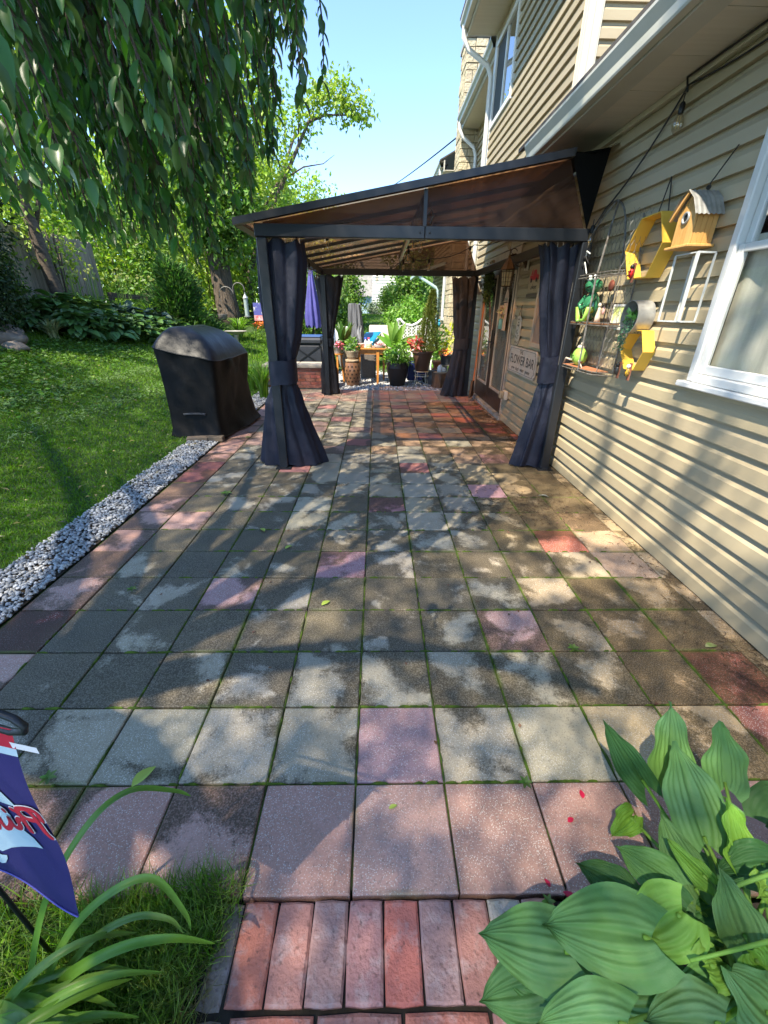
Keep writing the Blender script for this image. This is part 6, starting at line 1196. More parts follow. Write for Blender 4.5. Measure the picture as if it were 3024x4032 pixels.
# big ridged trunk tree with climbing leaves
bx, by = -5.15, 16.0; bz = Zt(bx, by)
tree('big_tree', 'big old tree with ridged grey trunk wrapped in climbing leaves', [(bx+.05,by,bz-.2),(bx,by,bz+.25),(bx-.08,by,bz+1.2),(bx-.15,by,bz+2.6),(bx-.2,by,bz+5.5),(bx,by,bz+9)], [.50,.39,.34,.32,.27,.14],
     [clumpcrown((bx+.2,by-.35,bz+3.1), (1.2,.9,1.2), 150, 34, .17, .15, .7, .5, .45), clumpcrown((bx-.4,by-.1,bz+5.2), (1.6,1.3,1.9), 150, 34, .24, .17, .7, .5, .4)], M_green, M_trunk, [([(bx-.15,by,bz+4.5),(bx-1.2,by+.3,bz+6.5),(bx-2.2,by+.3,bz+8)],[.14,.09,.03])])
tree('tall_tree', 'tall light green tree with bare forked limbs beyond the gazebo roof', [(-5.6,20,1.2),(-5.5,20,3.5),(-5.0,20,5.5),(-4.35,20,7.8),(-3.6,20,10.3),(-3.2,20,13)], [.26,.22,.17,.12,.08,.03],
     [clumpcrown((-5.4,20.2,5.2), (1.9,1.6,2.3), 120, 40, .30, .17, .6, .5, .2), clumpcrown((-4.9,20.3,8.6), (1.7,1.6,2.4), 95, 36, .30, .17, .6, .5, .2), clumpcrown((-4.2,20,11.8), (1.7,1.5,1.8), 80, 36, .30, .17, .6, .5, .2), clumpcrown((-4.1,19.8,3.6), (.9,1,1.3), 60, 40, .25, .16, .6, .5, .2)], M_sunleaf, M_trunk2,
     [([(-5.5,20,3.4),(-4.6,19.8,4.7),(-3.7,19.7,5.9),(-3.0,19.6,7.2)],[.09,.075,.06,.045]), ([(-4.9,20,5.8),(-5.6,20.1,7.6),(-5.9,20.1,9.6)],[.08,.06,.02]), ([(-4.35,20,7.8),(-3.8,19.9,8.6),(-3.5,19.9,9.6)],[.05,.035,.012])])
# the long bough reaching over the sky, kept as its own slender tree
bt_ = [(-5.0,18.6,2.6),(-4.55,18.5,3.55),(-3.85,18.5,4.75),(-3.3,18.4,5.6),(-2.75,18.4,6.5),(-2.35,18.4,7.15),(-1.75,18.4,7.35),(-.85,18.4,7.35)]
V1 = []
for c, r, nc in (((-2.15,18.4,7.6),(.55,.5,.62),26),((-1.55,18.4,7.95),(.75,.5,.75),34),((-.95,18.4,7.5),(.65,.5,.42),22),((-.45,18.4,7.5),(.4,.4,.22),9),((-2.9,18.4,6.9),(.7,.5,.6),20),((-3.6,18.4,5.9),(.8,.5,.8),26),((-3.7,18.4,4.6),(.8,.5,.7),24)): V1.append(clumpcrown(c, r, nc, 15, .14, .15, .6, .4, .1))
tree('slender_tree', 'slender tree with one long bough stretching right across the blue sky', [(-5.1,18.7,1.0),(-5.05,18.65,1.8)]+bt_, [.13,.12,.11,.10,.085,.075,.06,.05,.035,.015], V1, M_sunleaf, M_trunk2,
     [([(-2.75,18.4,6.5),(-2.62,18.4,7.6),(-2.52,18.4,9.3)],[.03,.02,.008]), ([(-3.3,18.4,5.6),(-2.6,18.4,5.95),(-1.9,18.4,6.05),(-1.5,18.4,6.3)],[.03,.025,.015,.006]), ([(-3.85,18.4,4.75),(-3.3,18.4,4.6),(-2.9,18.4,4.1)],[.025,.02,.006]), ([(-1.75,18.4,7.35),(-1.6,18.4,8.0),(-1.5,18.4,8.5)],[.02,.014,.005]), ([(-2.35,18.4,7.15),(-2.0,18.4,7.7),(-1.8,18.4,8.3)],[.025,.015,.005])])
tree('distant_tree', 'distant ash tree showing just above the gazebo roof', [(-6.2,42,1),(-6.2,42,7)], [.3,.12], [clumpcrown((-6.2,42,9.0), (2.6,2.2,1.9), 75, 30, .42, .34, .5, .6, .3)], M_sunleaf, M_trunk2, [([(-6.2,42,6),(-5.0,42,8),(-4.4,42,9.6)],[.1,.07,.03]), ([(-6.2,42,6),(-7.2,42,8.4)],[.1,.03])])
# far back hedge of trees closing the garden at the left
for k, (x, y, z, r, lb) in enumerate(((-12.5,26,5.5,(4,3,5),'broad leafy tree at the back left of the garden'),(-10,34,6,(4.5,3.5,5.5),'leafy tree far behind the big ridged trunk'),(-5.5,40,4.2,(4,3,3.6),'round leafy tree beyond the shed'),(-14,17,5.0,(3.5,3,4.5),'leafy tree beyond the plank fence'),(4.8,36,4.0,(3.2,2.5,3.4),'leafy tree beside the white clapboard house'))):
    tree('background_tree', lb, [(x,y,.9),(x,y,z)], [.35,.2], [clumpcrown((x,y,z), r, 170, 40, .5, .34, .6, .6, .55)], M_sunleaf if k != 4 else M_green, M_trunk2, (), 'trees closing the back of the garden')
# shrubs along the back lawn seen under the gazebo roof
for lb, c, r, m, nc, per, L in (
 ('tall narrow green arborvitae left of the blue shed', (-1.16,20,1.75), (.40,.4,1.2), M_green, 110, 40, .12),
 ('second arborvitae close behind the far black curtain', (-1.7,18.5,1.5), (.5,.5,1.1), M_green, 80, 40, .11),
 ('round yellow green shrub beside the white clapboard house', (.80,26,1.95), (.62,.7,.75), M_sunleaf, 120, 36, .10),
 ('tall lilac shrub with large leaves right of the lawn', (1.85,24,2.1), (.75,.9,1.1), M_green, 110, 36, .16),
 ('loose bright shrub in front of the lilac', (1.2,19.5,1.2), (.8,.8,.65), M_leafb, 100, 34, .12),
 ('low blue grey shrub at the corner of the shed', (.05,27.5,1.45), (.62,.6,.42), mat('blue_grey_leaf', (.20,.27,.18), (.14,.20,.12), .6, 3, island=.3), 60, 34, .10),
 ('bushy green shrub behind the white bench', (1.35,15.5,.95), (.8,.8,.75), M_leafb, 90, 34, .11)):
    bush('lawn_shrub', lb, c, r, m, nc, per, L, .6, None, 'shrubs round the back lawn')
# shepherd's hooks, feeders, bird bath, small flag
hk = thing('shepherd_hook', 'double shepherd hook pole in front of the big ridged trunk', 'garden hook', (-4.05, 13.2, Zt(-4.05,13.2))); zb = Zt(-4.05,13.2)
def hook(s, h, r): return [(-4.05,13.2,zb),(-4.05,13.2,zb+h)]+[(-4.05+s*r*(1-math.cos(q)),13.2,zb+h+r*math.sin(q)) for q in np.linspace(.3,math.pi,9)]+[(-4.05+s*2*r,13.2,zb+h-.08)]
obj('pole', MB().tube(hook(-1,1.28,.2), .012, 6), M_wire, parent=hk, smooth=True); obj('pole', MB().tube(hook(1,1.42,.16), .012, 6), M_wire, parent=hk, smooth=True)
fd = thing('basket_feeder', 'woven hanging basket feeder on the left shepherd hook', 'bird feeder', (-4.45,13.2,zb+.55)); obj('basket', MB().lathe((-4.45,13.2,zb+.62), [(.07,0),(.12,.04),(.14,.16),(.13,.165),(.11,.05)], 16), M_wick, parent=fd, smooth=50); obj('hanger', MB().tube([(-4.57,13.2,zb+.78),(-4.45,13.2,zb+1.2),(-4.33,13.2,zb+.78)], .01, 5), M_wire, parent=fd)
f2_ = thing('tube_feeder', 'clear tube bird feeder on the right shepherd hook', 'bird feeder', (-3.73,13.2,zb+.7)); obj('tube', MB().tube([(-3.73,13.2,zb+.75),(-3.73,13.2,zb+1.2)], .06, 12), mat('feeder_tube', (.28,.34,.33), None, .3), parent=f2_, smooth=40); obj('cap', MB().lathe((-3.73,13.2,zb+1.2), [(.08,0),(.02,.09),(.008,.16)], 12), M_galv, parent=f2_); obj('tray', MB().lathe((-3.73,13.2,zb+.72), [(.09,0),(.09,.025)], 12), M_galv, parent=f2_)
bb = thing('bird_bath', 'shallow grey bird bath on a pedestal by the day lilies', 'bird bath', (-3.85,12.3,Zt(-3.85,12.3))); obj('bowl', MB().lathe((-3.85,12.3,.82), [(.06,0),(.24,.05),(.30,.09),(.28,.095),(.2,.06),(0,.05)], 20, False), M_conc, parent=bb, smooth=50); obj('pedestal', MB().lathe((-3.85,12.3,.24), [(.14,0),(.12,.05),(.05,.15),(.05,.5),(.08,.58)], 14), M_conc, parent=bb, smooth=50)
sf = thing('garden_flag', 'small blue and red garden flag on a stake by the far lawn', 'garden flag', (-3.25,14.0,Zt(-3.25,14)))
obj('flag', MB().box(-3.75,-3.47,13.995,14.0,1.28,1.62), mat('small_flag_blue', (.08,.09,.32), (.5,.5,.55), .7, 9, .55, .62), parent=sf); obj('flag_band', MB().box(-3.75,-3.47,13.993,13.9995,1.13,1.279), mat('small_flag_red', (.5,.05,.07), (.65,.45,.45), .7, 14), parent=sf); obj('stake', MB().tube([(-3.77,14,.4),(-3.77,14,1.64),(-3.46,14,1.64)], .008, 5), M_black, parent=sf)
of = thing('marigolds', 'orange marigold clump below the small garden flag', 'plant', (-3.6,13.8,Zt(-3.6,13.8))); plantleaves('blooms', mat('marigold', (.75,.17,.02), None, .6, island=.3), (-3.58,13.8,1.02), (.15,.15,.08), 60, .07, .8, of); plantleaves('leaves', M_green, (-3.58,13.8,.8), (.22,.2,.25), 90, .09, .4, of)
# ------------------------------------------------------------------ weeping tree over the left of the patio
M_weep = mat('weeping_leaf', (.055,.14,.034), (.08,.175,.045), .33, 3, island=.45, transl=.42, spec=.5)
M_wbark = mat('weeping_bark', (.13,.09,.065), (.08,.055,.04), .9, 9, stretch=(2,2,8), bump=.6, bscale=25)
wt = thing('weeping_tree', 'weeping tree with long hanging strands of dark green leaves over lawn and patio', 'tree', (-3.1,-.4,0))
obj('trunk', MB().tube([(-3.1,-.4,-.1),(-3.08,-.4,.3),(-3.0,-.38,1.2),(-2.9,-.35,2.2),(-2.8,-.3,3.0)], [.26,.2,.17,.16,.15], 14), M_wbark, parent=wt, smooth=True)
for e, r in (((-1.4,2.0,3.7),.07),((-1.9,3.2,3.6),.06),((-.9,.9,3.9),.06),((-.9,-.8,4.0),.07),((-2.0,-2.4,3.9),.07),((-4.2,1.8,3.7),.06),((-4.6,-1.2,3.6),.06),((-3.2,2.6,3.8),.05)):
    a = Vector((-2.8,-.3,2.95)); e = Vector(e); m_ = a.lerp(e, .5)+Vector((0,0,.55)); obj('branch', MB().tube([a, a.lerp(m_,.5)+Vector((0,0,.12)), m_, m_.lerp(e,.5)+Vector((0,0,.08)), e], [.1,.085,r,r*.7,r*.35], 8), M_wbark, parent=wt, smooth=True)
# strands: rim height of the hanging curtain as a function of position
RX = [-3.6,-2.6,-1.85,-1.7,-1.55,-1.4,-1.25,-1.12,-1.0,-.88,-.76,-.66,-.58,-.50,-.42,-.34,-.27]
RZ = [2.0,2.05,2.15,2.05,1.86,1.76,1.72,1.74,1.66,1.70,1.86,1.86,2.02,2.12,2.22,2.38,2.46]
RW = random.Random(21); tw = MB(); LP, LD, LN, LL = [], [], [], []
def strand(tip, ln, lean, dens=.022, ls=.064):
    n = max(6, int(ln/dens)); x, y, z = tip; ph = RW.uniform(0,6); pts = []
    for i in range(9):
        s = i/8; pts.append((x+lean[0]*s*s*ln+.03*math.sin(ph+s*4), y+lean[1]*s*s*ln+.03*math.cos(ph+s*3), z+ln*s))
    tw.tube(pts, [.0022+.005*k/8 for k in range(9)], 4, False)
    for i in range(n):
        s = (i+RW.random()*.6)/n; k = min(7, int(s*8)); f = s*8-k; p = Vector(pts[k]).lerp(Vector(pts[k+1]), f); a = i*2.4+RW.uniform(-.6,.6)
        d = Vector((math.cos(a)*RW.uniform(.3,.75), math.sin(a)*RW.uniform(.3,.75), -RW.uniform(.55,1.1))); nn = Vector((math.cos(a), math.sin(a), RW.uniform(.1,.9)))+Vector((RW.gauss(0,.3),RW.gauss(0,.3),0))
        LP.append(p); LD.append(d); LN.append(nn); LL.append(ls*RW.uniform(.5,1.3))
for k in range(235):
    y = RW.uniform(1.5,2.8); x = -.27-RW.random()**1.05*(1.55*y/2.5); rim = interp(x*2.5/max(y,2.1) if x > -1.0 else x, RX, RZ)
    tip = rim+abs(RW.gauss(0,.16))+(RW.uniform(0,.7) if RW.random() < .45 else 0)
    if tip > 3.0 or (x < -1.15 and RW.random() < .45): continue
    strand((x, y, tip), RW.uniform(.7,1.3), (-.18-.1*RW.random(), -.12), .020)
for k in range(26):                                                     # left part, nearer the lawn, and deeper rows
    y = RW.uniform(2.6,3.6); x = RW.uniform(-3.2,-1.0); strand((x, y, interp(x, RX, RZ)+.25+abs(RW.gauss(0,.3))), RW.uniform(.7,1.2), (-.1,-.2), .03)
for k in range(5):
    y = RW.uniform(1.0,1.5); x = RW.uniform(-1.7,-.62); strand((x, y, 2.12+abs(RW.gauss(0,.25))+max(0,(x+.9))*.6), RW.uniform(.6,1.0), (-.15,-.3), .028)
for (x, y, z) in ((-.512,.80,1.77),(-.60,.84,1.84)): strand((x, y, z), .40, (-.25,-.3), .045, .075)
LP = np.array(LP); LD = np.array(LD); LN = np.array(LN); LL = np.array(LL); dist = np.linalg.norm(LP-np.array([0,0,1.478]), axis=1)
proj = LP@np.array([math.sin(YAW)*math.cos(PITCH), math.cos(YAW)*math.cos(PITCH), -math.sin(PITCH)])+1.478*math.sin(PITCH)
order = np.argsort(np.where(proj > .1, LL/np.maximum(proj,.1), 0))[::-1]; big = order[:290]; rest = order[290:]
V_, F_ = leafmesh(LP[rest], LD[rest], LN[rest], LL[rest], LL[rest]*(.34+.20*RNG.random(len(rest))), T_LEAF); npmesh('crown', V_, F_, M_weep, parent=wt, smooth=True, kind='stuff')
obj('twigs', tw, M_wbark, parent=wt, kind='stuff')
tv, tf = T_LEAF; lme = bpy.data.meshes.new('leaf'); lme.from_pydata((tv*np.array((.40,1,1))).tolist(), [], tf.tolist()); lme.materials.append(mat('weeping_leaf_single', (.055,.14,.034), (.08,.175,.045), .33, 3, orand=.4, transl=.42, spec=.5)); lme.shade_smooth()
for i in big:
    d = Vector(LD[i]).normalized(); nn = Vector(LN[i]); nn = (nn-d*nn.dot(d)).normalized(); x = d.cross(nn); o = bpy.data.objects.new('leaf', lme); C.objects.link(o); o.parent = wt; o.matrix_local = Matrix.Translation(Vector(LP[i])-wloc(wt)) @ Matrix((x, d, nn)).transposed().to_4x4() @ Matrix.Scale(float(LL[i]), 4)
# unseen upper crown, added overhead; leaves massed and gapped to shape the shade
n = 370000; gx = RNG.uniform(-8.5,3.2,n); gy = RNG.uniform(-2.2,9.3,n)             # point of the ground each leaf shades
nz = np.sin(gx*2.6+1.3*np.sin(gy*2.1))+np.sin(gy*3.1+1.1*np.sin(gx*2.4)+2)+.6*np.sin(gx*6.3+gy*5.1)
dens = np.where(gx < -2, .74, np.where(gy < 3.2, .90, .88))*np.clip(1+.10*nz, .6, 1.25)
dens = np.where((gx > .55) & (gy > 1.9) & (gy < 4.3), dens*.85, dens); dens = np.where((gy > 4.4) & (gx > -2), dens*.75, dens)
hz = (gx-1.89)/(-TOSUN.x/TOSUN.z); hy = gy+TOSUN.y/TOSUN.z*hz
wall = np.maximum.reduce([np.exp(-((hy-3.29+.06*np.sin(hz*5))/.09)**2), 1.0*np.exp(-((hy-2.25-.05*np.sin(hz*6))/.10)**2), .75*np.exp(-((hy-2.62)/.05)**2), .9*((hy < 1.82-.35*hz+.1*np.sin(hz*9))), .35*np.exp(-((hy-1.95)/.08)**2), .4*(hy > 4.3)])
dens = np.where(gx > 1.9, wall*1.25, dens); dens = np.where((gx < -.38) & (gy < .62), dens*.6, dens); dens = np.where((gx > -.62) & (gx < .25) & (gy > .5) & (gy < 1.15), 1.3, dens)
for cx, cy, r in ((.78,2.26,.13),(.99,2.03,.15),(1.33,2.08,.12),(1.27,2.44,.13),(1.56,2.82,.2),(1.8,2.65,.2),(.97,2.62,.07),(.68,2.33,.08),(1.75,3.3,.2),(-.28,1.75,.10),(-.82,1.97,.06),(-1.08,1.19,.07),(-.69,1.34,.07),(-1.42,3.04,.08),(-1.85,3.42,.1),(-1.03,4.55,.07),(-.84,2.6,.07),(-.80,.74,.10),(-.66,.80,.09),(-1.7,2.6,.05),(.48,3.3,.06),(.34,5.3,.1),(1.3,6.4,.3),(1.1,7.2,.3),(-4.2,7.6,.45),(-3.5,7.4,.4),(-5.0,8.2,.5),(-5.6,9.3,.5),(-3.2,5.8,.14),(-4.3,5.2,.16),(-2.9,4.2,.1),(-3.9,3.6,.12),(-2.7,3.0,.08),(-3.2,8.6,.5),(-1.5,7.6,.2),(-4.4,8.2,.75),(-6.5,10.5,.9)):
    dens = np.where(np.hypot(gx-cx, gy-cy) < r*(1+.35*np.sin(3*np.arctan2(gy-cy, gx-cx)+cx*9)+.2*np.sin(7*np.arctan2(gy-cy, gx-cx))), .06, dens)
keep = RNG.random(n)*1.3 < dens; gx, gy = gx[keep], gy[keep]; n = len(gx); Z = 7.2+.2*np.clip(gy-6,0,9)+2.4*RNG.random(n)**1.2
X = gx+Z*TOSUN.x/TOSUN.z; Y = gy+Z*TOSUN.y/TOSUN.z; d = rand_unit(n)*.8+[0,0,-.4]; V_, F_ = leafmesh(np.stack([X,Y,Z],-1), d, rand_unit(n)*.8+np.array(TOSUN), .060*(.75+.5*RNG.random(n)), .034)
for e in ((-6.5,-2.5,8.2),(-4.2,-4.2,8.0),(-7.5,.5,8.2),(-4.6,-.6,8.4),(-4.0,1.5,8.3)):  # unseen limbs added to carry the shading leaves
    a = Vector((-2.85,-.33,2.8)); e = Vector(e); m_ = a.lerp(e,.5)+Vector((0,0,.4)); obj('branch', MB().tube([a, a.lerp(m_,.5)+Vector((0,0,.15)), m_, e], [.12,.10,.07,.025], 8), M_wbark, parent=wt, smooth=True)
npmesh('unseen_shade_crown', V_, F_, M_weep, parent=wt, kind='stuff')

# ------------------------------------------------------------------ hosta in the near right corner
def mat_hleaf(name, c1, c2, v):
    m = mat(name, c1, c2, .55, 9, .3, .7, transl=.22, spec=.22, orand=.14, bump=.15, bscale=160); return m
M_h1 = mat_hleaf('hosta_leaf_green', (.12,.255,.06), (.10,.225,.085), 0); M_h2 = mat_hleaf('hosta_leaf_lime', (.17,.32,.05), (.14,.29,.045), 0); M_h3 = mat_hleaf('hosta_leaf_dark', (.05,.14,.04), (.06,.155,.045), 0)
ho = thing('hosta', 'large glossy ribbed hosta in the near right corner beside the brick path', 'hosta', (.95,.42,0)); HB = Vector((.90,.36,.02))
def hleaf(base, tip, w, up=(0,-.35,1), cup=.25, droop=.10, curl=0, m=None, name='leaf', stem=True, seed=0):
    rr = random.Random(seed); base, tip = Vector(base), Vector(tip); d = tip-base; L = d.length; d.normalize(); n = Vector(up); n = (n-d*n.dot(d)).normalized(); x = d.cross(n); NU, NV = 15, 51; P = []; f1, f2 = rr.uniform(0,6), rr.uniform(0,6)
    for i in range(NU):
        s = i/(NU-1); ws = w*.5*(math.sin(math.pi*min(1,(s*.93+.07))**.72))**.85*(1-.18*s) if s < 1 else 0; row = []
        if s > .9: ws *= (1-s)/.1*.75+.0
        for j in range(NV):
            v = -1+2*j/(NV-1); back = .12*L*(abs(v)**1.5)*(1-s)**3*1.6
            rib = .0026*math.cos(v*math.pi*10+.9*math.sin(v*4+f1)+.5*math.sin(s*5+f2))*(.75+.35*math.sin(v*7+f2))*math.sin(math.pi*min(1,s*1.02))**.6*(1-.35*abs(v)); wv = .010*math.sin(7*s*2+f1+(2 if v > 0 else 0))*abs(v)**3
            z = cup*ws*abs(v)**1.6*(1-1.2*s*droop)-.012*math.exp(-(v/.10)**2)*(1-s*.7)-droop*L*s*s*1.3+rib+.0022*math.sin(v*11+s*9+f1)*math.sin(s*13+f2)+wv-curl*abs(v)**3*ws
            px = ws*v*(1-.18*cup*abs(v)) ; py = s*L*(1-.10*droop*s)-back
            row.append(base+x*px+d*py+n*z)
        P.append(row)
    b = MB(); b.grid(P); o = obj(name, b, m or M_h1, parent=ho, smooth=True)
    if stem: obj('petiole', MB().tube([HB+Vector((rr.uniform(-.05,.05),rr.uniform(-.05,.05),0)), HB.lerp(base,.55)+Vector((0,0,.05)), base+d*.015-n*.004], [.007,.0055,.004], 7), M_h2, parent=ho, smooth=True)
    return o
HL = [ # base, tip, width, up, cup, droop, curl, mat
 ((.405,.352,.300),(.220,.403,.255),.150,(-.1,-.25,1),-.08,.14,0,M_h1),
 ((.545,.348,.378),(.345,.389,.330),.165,(-.1,-.30,1),-.10,.14,0,M_h1),
 ((.630,.385,.385),(.505,.345,.350),.135,(-.15,-.40,1),.12,.20,.12,M_h2),
 ((.835,.70,.285),(.88,.82,.455),.150,(.1,-1,.5),.05,.08,0,M_h1),
 ((.757,.685,.29),(.665,.80,.405),.10,(-.5,-.8,.5),.55,.04,0,M_h3),
 ((.80,.525,.33),(.82,.715,.445),.175,(-.05,-1,.62),.05,.08,0,M_h1),
 ((.97,.67,.30),(.98,.76,.45),.15,(.05,-1,.55),.05,.08,0,M_h1),
 ((.741,.445,.28),(.696,.569,.38),.105,(-.6,-.7,.6),.22,.06,0,M_h1),
 ((.690,.455,.30),(.584,.529,.32),.105,(-.3,-.5,1),.18,.10,0,M_h1),
 ((.585,.455,.28),(.491,.522,.27),.085,(-.3,-.3,1),.15,.12,0,M_h3),
 ((.735,.44,.36),(.665,.505,.40),.06,(-.6,-.5,.7),.9,.05,.2,M_h2),
 ((.758,.352,.33),(.702,.413,.46),.105,(-.55,-.6,.7),.30,.08,0,M_h1),
 ((.90,.475,.36),(.790,.469,.33),.105,(-.1,-.5,1),.05,.14,0,M_h3),
 ((.847,.496,.33),(.854,.572,.43),.10,(.2,-.8,.6),.45,.06,.1,M_h2),
 ((.455,.250,.335),(.293,.262,.300),.125,(-.1,-.15,1),-.08,.14,0,M_h1),
 ((.375,.335,.21),(.216,.320,.15),.135,(-.2,-.4,1),-.05,.16,0,M_h3),
 ((.430,.322,.225),(.272,.351,.19),.125,(-.1,-.4,1),0,.16,0,M_h3),
 ((.570,.306,.305),(.440,.298,.275),.120,(-.1,-.2,1),-.05,.14,0,M_h1),
 ((.625,.245,.345),(.490,.258,.330),.125,(0,-.1,1),-.1,.14,0,M_h1),
 ((.715,.245,.350),(.648,.292,.405),.120,(-.3,-.3,1),-.05,.12,0,M_h1),
 ((.630,.312,.365),(.690,.318,.352),.085,(-.2,-.3,1),.2,.2,.25,M_h2),
 ((.72,.325,.385),(.735,.295,.37),.09,(0,-.4,.9),.3,.2,.2,M_h2),
 ((.66,.40,.34),(.60,.43,.33),.10,(-.2,-.4,1),.1,.16,0,M_h3),((.80,.43,.27),(.68,.41,.24),.12,(0,-.4,1),.05,.14,0,M_h3),((.64,.36,.25),(.50,.37,.21),.12,(0,-.3,1),0,.14,0,M_h3),((.58,.27,.25),(.46,.28,.22),.12,(0,-.2,1),0,.14,0,M_h3),((.70,.29,.29),(.58,.29,.27),.12,(0,-.2,1),0,.14,0,M_h1),((.80,.36,.30),(.74,.32,.30),.11,(0,-.3,1),0,.14,0,M_h1),((.84,.42,.38),(.80,.40,.40),.09,(-.2,-.4,1),.2,.14,0,M_h2),
 ((.736,.66,.20),(.655,.61,.205),.08,(-.3,-.5,1),.4,.2,.3,M_h2),
 ((1.05,.60,.25),(1.2,.66,.30),.18,(.2,-.5,1),0,.1,0,M_h3),((1.0,.35,.30),(1.15,.3,.3),.2,(0,0,1),0,.1,0,M_h1),((.75,.15,.24),(.62,.08,.22),.18,(0,0,1),0,.1,0,M_h3),((.9,.5,.16),(.8,.62,.12),.14,(0,-.3,1),0,.1,0,M_h3),((.70,.45,.16),(.58,.46,.10),.14,(0,-.3,1),0,.1,0,M_h3),((.92,.58,.28),(.86,.62,.33),.12,(-.2,-.6,.8),.1,.1,0,M_h1),((1.0,.5,.36),(.95,.53,.42),.13,(-.2,-.6,.8),.1,.1,0,M_h1)]
for k, (b_, t_2, w_, up, cup, dr, cu, m) in enumerate(HL): hleaf(b_, t_2, w_, up, cup, dr, cu, m, seed=k)
obj('flower_stalk', MB().tube([(.60,.318,.372),(.66,.322,.392),(.74,.33,.41),(.86,.34,.43)], [.003,.0035,.004,.005], 7), M_h2, parent=ho, smooth=True); obj('flower_stalk', MB().tube([(.71,.405,.385),(.77,.42,.405),(.90,.44,.44)], [.003,.004,.005], 7), M_h2, parent=ho, smooth=True)
obj('garden_bed', MB().grid([[(x, y, -.03+.02*math.sin(x*9)*math.sin(y*8)) for x in np.linspace(.51,2.4,16)] for y in np.linspace(-1.4,.545,14)]), M_soil, kind='structure')

# ------------------------------------------------------------------ garden flag near left
gf = thing('garden_flag', 'navy garden flag with red script lettering hanging from a black metal stand', 'garden flag', (-.80,.43,0)); M_fnavy = mat('flag_navy', (.020,.017,.115), (.025,.02,.13), .65, 4, bump=.2, bscale=500, transl=.12); M_fred = mat('flag_red', (.42,.012,.035), None, .65); M_fblue = mat('flag_pale_blue', (.40,.53,.60), None, .65); M_fwhite = mat('flag_white', (.72,.72,.75), None, .65)
FT, FB_ = Vector((-.459,.352,.998)), Vector((-.499,.345,.545)); FW = Vector((-.296,.080,0)); FN = FW.cross(FB_-FT).normalized(); 
if FN.y > 0: FN = -FN
def fpt(u, v, o=0):                                                     # u to the left, v downwards, both 0..1
    p = FT+(FB_-FT)*v+FW*u; curl = .010*math.sin(u*5+v*2)*v-.020*max(0,v-.8)/.2*(1-u)**2*0+.006*math.sin(v*7+u*3)
    return p+FN*(curl+o)+Vector((0,0,-.006*math.sin(u*3.1)*v))
def patch(u0, u1, v0, v1, o=0, nu=20, nv=24): return [[fpt(lerp(u0,u1,i/nu), lerp(v0,v1,j/nv), o) for j in range(nv+1)] for i in range(nu+1)]
obj('flag_cloth', MB().grid(patch(0,1,.105,1)), M_fnavy, parent=gf, smooth=True); obj('red_sleeve', MB().grid(patch(.0,1,0,.075,0,20,4)), M_fred, parent=gf, smooth=True); obj('white_stripe', MB().grid(patch(0,1,.075,.105,0,20,2)), M_fblue, parent=gf, smooth=True)
obj('hem', MB().tube([fpt(u,.99,.0015) for u in np.linspace(0,1,24)], .0016, 5), mat('hem_thread', (.10,.09,.35), None, .7), parent=gf)
obj('care_label', MB().grid([[FT+Vector((-.008+.030*a,-.003,-.020-.012*b_-.012*a)) for b_ in (0,1)] for a in (0,1)]), M_fwhite, parent=gf)
def fpoly(pts, o, m, name): 
    b = MB(); c = (sum(p[0] for p in pts)/len(pts), sum(p[1] for p in pts)/len(pts)); n = len(pts); b.add([fpt(*c, o)]+[fpt(*p, o) for p in pts], [(0, 1+i, 1+(i+1) % n) for i in range(n)]); return obj(name, b, m, parent=gf)
fpoly([(.231,.30),(.19,.348),(.162,.387),(.221,.40),(.296,.413),(.40,.42),(.40,.27)], .0016, M_fblue, 'bell_print'); fpoly([(.318,.452),(.278,.49),(.268,.549),(.23,.555),(.17,.585),(.128,.632),(.193,.645),(.305,.685),(.40,.726),(.502,.787),(.62,.78),(.62,.45)], .0016, M_fblue, 'bell_print'); fpoly([(.527,.818),(.477,.803),(.487,.829),(.531,.879),(.573,.899),(.66,.88),(.62,.80)], .0016, M_fblue, 'bell_print')
def ribbon(pts, w, o):
    b = MB(); row = []
    for i, p in enumerate(pts):
        q = (pts[min(i+1,len(pts)-1)][0]-pts[max(i-1,0)][0], pts[min(i+1,len(pts)-1)][1]-pts[max(i-1,0)][1]); l = math.hypot(q[0]*.3, q[1]*.45) or 1; nx, ny2 = -q[1]*.45/l/.3*w, q[0]*.3/l/.45*w; row.append([fpt(p[0]+nx, p[1]+ny2, o), fpt(p[0]-nx, p[1]-ny2, o)])
    b.grid(row)
    for p in (pts[0], pts[-1]): b.add([fpt(p[0]+w/.3*math.cos(k), p[1]+w/.45*math.sin(k), o+.0001) for k in np.linspace(0,6.283,12,endpoint=False)], [tuple(range(12))])
    return b
def sm(pts, n=6):                                                       # Catmull-Rom through the points
    o = []; P = [pts[0]]+list(pts)+[pts[-1]]
    for i in range(1, len(P)-2):
        for k in range(n):
            t = k/n; o.append(tuple(.5*((2*P[i][a])+(-P[i-1][a]+P[i+1][a])*t+(2*P[i-1][a]-5*P[i][a]+4*P[i+1][a]-P[i+2][a])*t*t+(-P[i-1][a]+3*P[i][a]-3*P[i+1][a]+P[i+2][a])*t**3) for a in (0,1)))
    return o+[pts[-1]]
